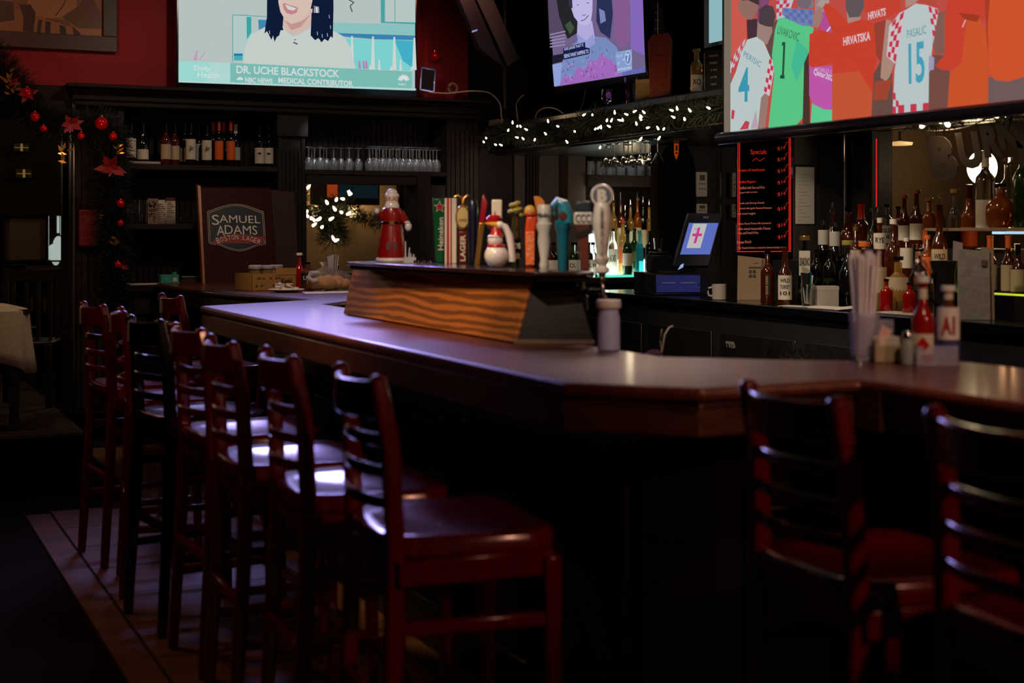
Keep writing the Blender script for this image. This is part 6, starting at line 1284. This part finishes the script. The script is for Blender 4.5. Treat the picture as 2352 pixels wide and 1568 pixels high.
# liquor bottles, right hand tiers
Z1, Z2, Z3 = 1.131, 1.251, 1.331
MB().box(5.06, 5.42, 1.2, 6.38, 1.25, 1.33).build('bottle_step', M['black'], cnt)
rows = [
 (1891,506,4.80,Z1,'dark bottle with a clear tall neck and small label, left of its twin',.030,'blackglass','chrome','greyl','long',(.62,.85),None,'plug'),
 (1917,510,4.80,Z1,'dark bottle with a clear tall neck and small label, right of its twin',.030,'blackglass','chrome','greyl','long',(.62,.85),None,'plug'),
 (1912,476,5.00,Z2-.12,'bottle with a flat metal spout rising behind the twin clear necks',.034,'darkamber','chrome',None,'whisky',(.2,.5),None,'pour'),
 (1949,474,4.99,Z2,'dark red liqueur bottle with a black square stopper',.050,'darkamber','blackgloss',None,'round',(.2,.5),None,'plug'),
 (1978,467,5.00,Z2,'whiskey bottle with a bright red wax neck and wide cream label',.042,'darkamber','red','creamd','whisky',(.06,.36),"Maker's|Mark",'wax'),
 (2008,478,4.99,Z2,'rounded clear decanter bottle right of the red wax bottle',.040,'glass','glass',None,'round',(.2,.5),None,'cork'),
 (2021,500,4.80,Z1,'clear bottle with a rye label in the middle tier',.034,'darkamber','ivory','cream','long',(.55,.78),'RYE','plug'),
 (2037,468,5.12,Z3,'clear bottle with a black cap and a large OL label',.036,'glass','blackglass','greyl','whisky',(.1,.5),'OLD|OL','plug'),
 (2052,503,4.80,Z1,'round shouldered dark bottle with a long pale neck',.044,'darkamber','ivory',None,'round',(.3,.7),None,'plug'),
 (2063,473,5.16,Z3,'slim dark capped bottle behind the OL label bottle',.030,'darkamber','blackglass',None,'long',(.3,.7),None,'plug'),
 (2077,447,5.02,Z3-.0,'whiskey bottle with a cork stopper and white neck band, left of two alike',.033,'darkamber','plaque','cream','long',(.14,.42),None,'cork'),
 (2105,436,5.02,Z3-.0,'whiskey bottle with a cork stopper and white neck band, right of two alike',.036,'darkamber','plaque','cream','long',(.14,.42),None,'cork'),
 (2134,454,5.04,Z3-.0,'clear necked bottle with an orange label',.034,'amber','honey','orange','whisky',(.08,.36),None,'cork'),
 (2160,446,5.20,Z3,'slim clear bottle behind the orange label bottle',.028,'glass','honey',None,'long',(.2,.5),None,'plug'),
 (2158,470,4.82,Z1,'whiskey bottle with a big cream bird named label in the middle tier, right side',.040,'darkamber','darkamber','creamd','long',(.08,.48),'WILD|TURKEY|RYE','foil'),
 (2193,434,5.10,Z3,'clear bottle with a wide cork under the standing lamp glow',.036,'glass','card','greyl','round',(.08,.3),None,'cork'),
 (2226,424,5.08,Z3,'bright amber bottle with a ribbed long neck',.042,'amber','darkamber','orange','long',(.04,.34),None,'foil'),
 (2110,560,4.66,Z1-.1,'round clear decanter in front of the orange label bottle',.050,'glass','glass',None,'round',(.2,.5),None,'cork'),
 (2063,588,4.62,Z1-.1,'squat bottle with a round honey coloured label behind the straw cup',.060,'honey','blackglass','creamd','round',(.2,.62),None,'plug'),
 (2018,580,4.62,Z1-.1,'bottle with a white parchment label and black cap behind the straw cup',.042,'honey','blackglass','creamd','whisky',(.3,.75),None,'plug'),
 (1875,572,4.72,Z1-.0,'dark bottle with a dim green band, left of two alike',.034,'blackglass','blackglass','green','long',(.1,.2),None,'plug'),  # green LED light on this pair is put in as a green band
 (1905,572,4.72,Z1-.0,'dark bottle with a dim green band, right of two alike',.034,'blackglass','blackglass','green','long',(.1,.2),None,'plug'),
 (1947,552,4.70,Z1-.1,'squat bottle with a yellow green round stopper left of the straw cup',.046,'blackglass','hopg',None,'round',(.2,.5),None,'cork'),
 (1985,556,4.72,Z1-.1,'squat bottle with an orange round stopper left of the straw cup',.046,'darkamber','orange','creamd','round',(.2,.5),None,'cork'),
 (2036,640,4.50,1.031,'low red bottle partly behind the straws',.030,'ketchup','blackglass',None,'whisky',(.2,.5),None,'plug'),
 (2089,648,4.50,1.031,'low dark red bottle left of the smoky pitcher',.032,'ketchup','blackglass',None,'whisky',(.2,.5),None,'plug'),
 (2000,530,4.90,Z1,'clear bottle with a silver label in the middle tier above the straws',.034,'glass','chrome','greyl','whisky',(.3,.6),None,'plug'),
 (2082,546,4.84,Z1,'bottle with black and white banded label in the middle tier',.034,'darkamber','white','cream','whisky',(.4,.8),None,'plug'),
 (1965,520,4.86,Z1,'dark bottle with a gold label below the red wax bottle',.034,'darkamber','gold','creamd','whisky',(.2,.6),None,'plug'),
 (1935,560,4.86,Z1,'dark bottle with a silver cap between the twin necks and the red liqueur',.034,'blackglass','chrome',None,'whisky',(.2,.6),None,'plug'),
 (2130,540,4.86,Z1,'amber bottle with an orange label left of the bird named one',.036,'amber','orange','orange','whisky',(.2,.6),None,'plug'),
]
M['hopg'] = mat('stopper_green', '8c8c3a', .3)
for px, tp, r_, z_, l, rr_, bd, cp, lb_, st, lz, tx, cs_ in rows:
    rb(px, tp, r_, z_, l, rr_, bd, cp, lb_, st, lz, text=tx, capst=cs_)
sh = thing('upper_bottle_shelf', 'raised narrow shelf for the tallest bottles at the right', 'shelf', (0,0,0))
ys0, ys1 = onR(2155, 522, 4.95).y, onR(2420, 522, 4.95).y
MB().box(4.86, 5.2, ys1-1.2, ys0, 1.418, 1.434).build('shelf_board', wood('shelf_wood','6e5a48','7c6650',.4), sh, bevel=.003)
MB().box(4.88, 5.18, ys0-.02, ys0-.0, 1.331, 1.418).build('support', M['black'], sh); MB().box(4.88, 5.18, ys1-.2, ys1-.18, 1.131, 1.418).build('support', M['black'], sh)
MB().box(4.87, 5.0, onR(2318,540,4.9).y, onR(2290,540,4.9).y, 1.405, 1.417).build('under_light', mat('cool_led','a8c8d8',.4,emit='9ec4d8',es=1.2), sh)
ZU = 1.435
for px, tp, r_, l, rr_, bd, cp, lb_, st, lz, tx, cs_ in (
 (2263,346,4.98,'tall clear shouldered bottle with a long white label on the raised shelf',.048,'glass','cream','cream','whisky',(.0,.36),None,'foil'),
 (2298,421,4.93,'broad squat amber bottle with a black stopper on the raised shelf',.066,'amber','blackglass',None,'round',(.2,.5),None,'plug'),
 (2315,360,5.12,'clear faceted decanter behind the broad amber bottle',.050,'glass','glass','greyl','round',(.1,.4),None,'cork'),
 (2350,340,4.95,'dark green bottle at the right frame edge on the raised shelf',.045,'green','blackglass',None,'tall',(.2,.5),None,'foil')):
    rb(px, tp, r_, ZU, l, rr_, bd, cp, lb_, st, lz, text=tx, capst=cs_)
for px, tp, l, cp in ((2274,541,'dark bottle with an orange capsule under the raised shelf, left of two','orange'),(2316,541,'dark bottle with an orange capsule under the raised shelf, right of two','orange'),(2338,560,'dark bottle with a pale slanted label at the right frame edge under the raised shelf','blackglass')):
    rb(px, tp, 4.80, Z1, l, .034, 'darkamber', cp, 'creamd', 'long', (.06,.5), capst='foil')
MB().box(4.695, 4.72, onR(2420,672,4.7).y, onR(2272,672,4.7).y, 1.132, 1.139).build('lime_light_strip', M['ledlime'], cnt)
light('shelf_glow', 'POINT', (4.95, onR(2320,600,4.95).y, 1.36), .9, (1,.5,.2), .05)
# papers, pitcher at the right
p = onR(2240, 735, 4.46); o = thing('menu_stack', 'tall worn paper menu sheets standing on the counter right of the smoky pitcher', 'menu', (4.46, p.y, 1.031), -.55); MB().slab([(-.075,0,0),(.065,0,.0),(.065,.02,.30),(-.07,.02,.31)], (0,.006,0)).build('front_sheet', noisy('worn_paper','8e8578','a0968a',.8,40,.05), o, bevel=.001); MB().slab([(.05,.01,0),(.085,.012,0),(.085,.03,.315),(.03,.03,.318)], (0,.004,0)).build('rear_sheet', mat('rear_paper','a08468',.7), o); q = MB().box(.03,.05,-.004,.012,.235,.262); q.v = [(x, y+z*.066-.004, z) for x, y, z in q.v]; q.build('red_stamp', mat('stamp','6a4a40',.7), o)
p = onR(2196, 600, 4.60); o = thing('pink_card', 'upright pale pink card rising above the smoky pitcher', 'card', (4.60, p.y, 1.10), -.5); MB().slab([(-.02,0,0),(.035,0,0),(.03,0,.265),(-.012,0,.275)], (0,.003,0)).build('card', mat('pink_paper','b79da0',.7), o); MB().box(-.03,.04,-.03,.03,-.069,0.02).build('card_stand', M['blackmat'], o)
p = onR(2172, 735, 4.44); o = thing('smoky_pitcher', 'smoky dark translucent pitcher behind the ketchup and sauce bottles', 'pitcher', (4.44, p.y, 1.031)); MB().lathe([(.05,0),(.055,.004),(.052,.10),(.058,.20),(.072,.255),(.069,.255),(.055,.20),(.049,.10),(.05,.01),(0,.01)], n=24).build('pitcher_body', mat('smoky_plastic','3a332c',.15,trans=.55,coat=.3), o); MB().tube([(-.05,0,.06),(-.09,0,.09),(-.095,0,.17),(-.06,0,.21)], .009, 8).build('handle', mat('smoky_plastic','3a332c',.15,trans=.55,coat=.3), o)
# lamps of the reflected room, built in the stand-in nook; banner letters
p = onR(2256, 385, 5.9); o = thing('globe_lamp', 'bright glowing globe lamp behind the hanging letters at upper right', 'lamp', (5.9, p.y, p.z)); MB().ball((0,0,0), .085, .085, .10, 20, 14).build('globe', M['lampglow'], o); MB().tube([(.0,0,-.1),(0,0,-(p.z))], .012, 8).build('lamp_stem', M['brass'], o)
light('globe_lamp_light', 'POINT', (5.8, p.y-.1, p.z+.05), 4.5, (1,.80,.45), .1)
p2 = onR(2067, 335, 5.62); o = thing('ceiling_downlight', 'small glowing oval ceiling light seen in the nook left of the letters', 'light', (5.62, p2.y, p2.z)); MB().lathe([(.0,.0),(.07,.004),(.075,.02),(.0,.03)], n=20).build('lens', mat('dim_lens','e8c090',.4,emit='e0b070',es=.9), o); MB().tube([(0,0,.03),(0,0,3.0-p2.z)], .008, 6).build('stem', M['blackmat'], o)
bl = thing('letter_banner', 'hanging brown cut-out letter banner in front of the nook, first letter B', 'banner', (0,0,0))
bm = mat('banner_brown', '6b5a49', .6); PB = Plane((4.52,0,0), (0,-1,0), (0,0,1))
for ch_, (x0, x1, y, h) in zip('BURKE', ((2133,2196,362,105),(2200,2252,345,88),(2256,2300,322,82),(2290,2345,300,86),(2335,2392,330,110))):
    A = PB.at(x0, y); B_ = PB.at(x1, y); mid = (A+B_)/2; q = MB(); q.text(ch_, mid, (0,-1,0), (0,.25,1), (B_-A).length, h*depth(mid)/F, n=(-1,0,0), depth=0, bold=.06)
    e = q.build('letter', bm, bl, smooth=False); sm = e.modifiers.new('solid','SOLIDIFY'); sm.thickness = .006
MB().tube(smooth([PB.at(x, y, .01) for x, y in ((2120,300),(2170,300),(2230,290),(2300,262),(2360,262))]), .003, 6).build('string', M['wire'], bl)
# below the back counter
p = onR(1679, 793, 4.385); o = thing('price_tag', 'small white tag stuck at a slant on the cooler front below the mug', 'tag', p, 0); o.rotation_euler = (math.radians(18), 0, -PI/2); MB().box(-.04,.04,-.004,0,-.022,.022).build('tag', mat('tag_white','98958c',.7), o); q = MB().box(-.032,-.016,-.0048,-.004,-.014,.010).box(-.005,.03,-.0048,-.004,.004,.007).box(-.005,.025,-.0048,-.004,-.006,-.003); q.build('print', M['ink'], o)
sr = thing('under_counter_rack', 'dark rack below the back counter holding upside down glasses', 'rack', (0,0,0)); ya_, yb2 = onR(1740, 800, 4.2).y, onR(1975, 800, 4.2).y
MB().box(4.06, 4.39, yb2, ya_, .70, .72).box(4.06, 4.075, yb2, ya_, .72, .755).build('rack_shelf', M['blackmat'], sr); q = MB()
q = MB().box(4.08, 4.38, ya_-.02, ya_, 0, .70).box(4.08, 4.38, yb2, yb2+.02, 0, .70); q.build('rack_leg', M['blackmat'], sr)
gC = None
for k, px in enumerate((1756, 1802, 1814, 1826, 1838, 1850, 1862, 1920, 1934)):
    p = onR(px, 820, 4.2 if k % 2 else 4.27)
    if gC is None: gC = thing('rack_glass', 'small stemmed glass in the rack under the back counter', 'glass', (0,0,0), group='glasses under the back counter'); wineglass(h=.14, r=.03).build('glass_body', M['glass'], gC); g_ = gC
    else: g_ = dup(gC, (0,0,0), 0)
    g_['label'] = ORD[k]+' glass from the left in the dark rack under the back counter'; g_.location = (p.x, p.y, .721)
light('under_counter_lamp', 'SPOT', (3.6, onR(1830,800,4.2).y, 1.9), 6, (1,.8,.6), .03, (4.2, onR(1830,800,4.2).y, .75), 25)
o = thing('drink_stirrer', 'thin bent white wire rising behind the bar beside a purple cloth scrap', 'wire', onR(1520, 860, 2.6)); z_ = o.location.z; MB().tube([(0,0,0),(.0,0,.08),(.012,0,.14),(.03,0,.165),(.045,0,.17)], .0025, 6).tube([(.0,0,.08),(-.006,0,.12),(.0,0,.16)], .002, 6).build('wire', M['wire'], o); MB().ball((-.03,0,.075), .03, .02, .014).ball((-.05,0,.07), .02, .015, .01).build('cloth_scrap', mat('purple_cloth','6a4a60',.8), o); MB().cyl((0,0,-z_), .03, z_, 12).build('support_post', M['blackmat'], o)
# ================================================================== DINING AREA ON THE PLATFORM
ZP = .2
tt = thing('dining_table', 'dining table on the raised floor at the left, its legs below a white cloth', 'table', (0.62, 9.72, ZP), .1)
MB().box(-.62,.36,-.45,.45,.70,.73).build('table_top', M['barbody'], tt)
for x in (-.55,.28):
    for y in (-.38,.38): MB().box(x-.025,x+.025,y-.025,y+.025,0,.70).build('leg', M['barbody'], tt)
q = MB(); N = 48; top_ = []; 
def rr4(t, a, b): 
    c_, s_ = math.cos(t), math.sin(t); e = .25
    return (a*math.copysign(abs(c_)**e, c_), b*math.copysign(abs(s_)**e, s_))
vs = []; fs = []
for j, (sc, z) in enumerate(((.0,.733),(.6,.733),(1.0,.733),(1.03,.722),(1.05,.60),(1.07,.50),(1.09,.43))):
    for k in range(N):
        t = 2*PI*k/N; x, y = rr4(t, .50, .46); w_ = 1+(.03*math.sin(9*t) if j > 3 else 0)*(j-3)/3; dz = -.10*abs(math.cos(t)*math.sin(t))*2*(j-3)/3*1.0 if j > 3 else 0
        vs.append((x*sc*w_-.13, y*sc*w_, z+dz))
for j in range(6):
    for k in range(N): fs.append((j*N+k, j*N+(k+1) % N, (j+1)*N+(k+1) % N, (j+1)*N+k))
q.add(vs, fs); o = q.build('tablecloth', M['cloth']); o.location = tt.location; o.rotation_euler = tt.rotation_euler; tag(o, 'white tablecloth with pointed corners draped over the dining table at left', 'tablecloth'); sm = o.modifiers.new('solid','SOLIDIFY'); sm.thickness = .004; sm.offset = 1
o = thing('folded_napkin', 'folded cream napkin lying on the white tablecloth at the left frame edge', 'napkin', (tt.location.x+.06, 9.50, ZP+.738), .2); MB().ball((0,0,.02), .16, .10, .022, 20, 8).build('napkin', M['cream'], o); MB().ball((-.05,0,.045), .06, .05, .02, 14, 8).build('napkin_fold', M['cream'], o)
def dchair(loc, rz, l):
    t = thing('dining_chair', l, 'chair', loc, rz, 'dining chairs on the platform'); wd = M['barbody']
    MB().box(-.2,.2,-.2,.2,.43,.46).build('seat', wd, t, bevel=.01)
    for x, y, h_ in ((-.18,-.18,.44),(.18,-.18,.44),(-.18,.18,.95),(.18,.18,.95)): MB().box(x-.02,x+.02,y-.02,y+.02,0,h_).build('leg', wd, t, bevel=.004)
    MB().box(-.2,.2,.165,.195,.86,.95).build('crest_rail', wd, t, bevel=.006)
    for k in range(4): MB().box(-.14+k*.085,-.115+k*.085,.17,.19,.46,.86).build('back_slat', wd, t)
    return t
dchair((1.13, 10.45, ZP), -.3, 'dark dining chair on the raised floor at the right side of the clothed table')
dchair((.35, 11.2, ZP), 0, 'dark dining chair behind the clothed table')
dchair((1.15, 12.0, ZP), .2, 'dark slat back dining chair farther back near the column')
# pale balusters of a railing at the back
o = thing('low_railing', 'low railing with pale upright slats at the back of the dining room', 'railing', (0,0,0))
for k, px in enumerate((73, 88, 103, 117, 131, 145, 153)):
    a = onS(px-3.6, 716, 12.6); b = onS(px+3.6, 666, 12.6); MB().box(a.x, b.x, 12.6, 12.62, a.z, b.z).build('slat', mat('slat_pinkish','6d5450',.6), o)
a = onS(20, 717, 12.6); b = onS(157, 645, 12.6); MB().box(a.x, b.x, 12.63, 12.66, ZP, a.z+.02).box(a.x, b.x, 12.58, 12.62, ZP, a.z).build('lower_panel', M['barbody'], o); a = onS(20, 662, 12.6); MB().box(a.x, b.x, 12.58, 12.64, a.z, b.z).build('rail', M['barbody'], o)
for k, (px, py) in enumerate(((20,690),(52,660))):
    p = onS(px, 705, 9.95 if k == 0 else 10.1); o = thing('wine_glass', ('wine glass on the clothed dining table, left one','wine glass on the clothed dining table, right one')[k], 'glass', (.62+.16*k, 9.95, ZP+.737)); wineglass(h=.20, r=.035).build('glass_body', M['glass'], o)
light('dining_lamp', 'SPOT', (.5, 8.6, 2.9), 26, (1,.72,.42), .08, (.8, 9.7, .8), 50)
light('far_wall_fill', 'POINT', (.4, 12.2, 2.2), 7, (1,.7,.4), .1)  # unseen point lamp added to brighten the far blind

for px in (730, 800, 880, 950, 1005):
    p = onS(px, 300, 9.6); light('shelf_fill_spot', 'SPOT', (p.x, 9.62, 2.22), 1.3, (.85,.94,1.0), .035, (p.x, 9.98, 1.92), 55)  # unseen spots added to raise highlights on the shelf glasses
for px in (1375, 1430, 1485): p = onS(px, 300, 9.6); light('shelf_fill_spot', 'SPOT', (p.x, 9.55, 2.15), 1.8, (.85,.97,1.0), .035, (p.x, 9.98, 1.90), 45)  # same added spots for the tumblers over the alcove
for px in (1425, 1480): p = onS(px, 300, 9.7); light('alcove_fill_point', 'POINT', (p.x, 9.55, 1.70), 1.3, (1,.80,.5), .03)  # unseen points added to brighten the rear bottle row
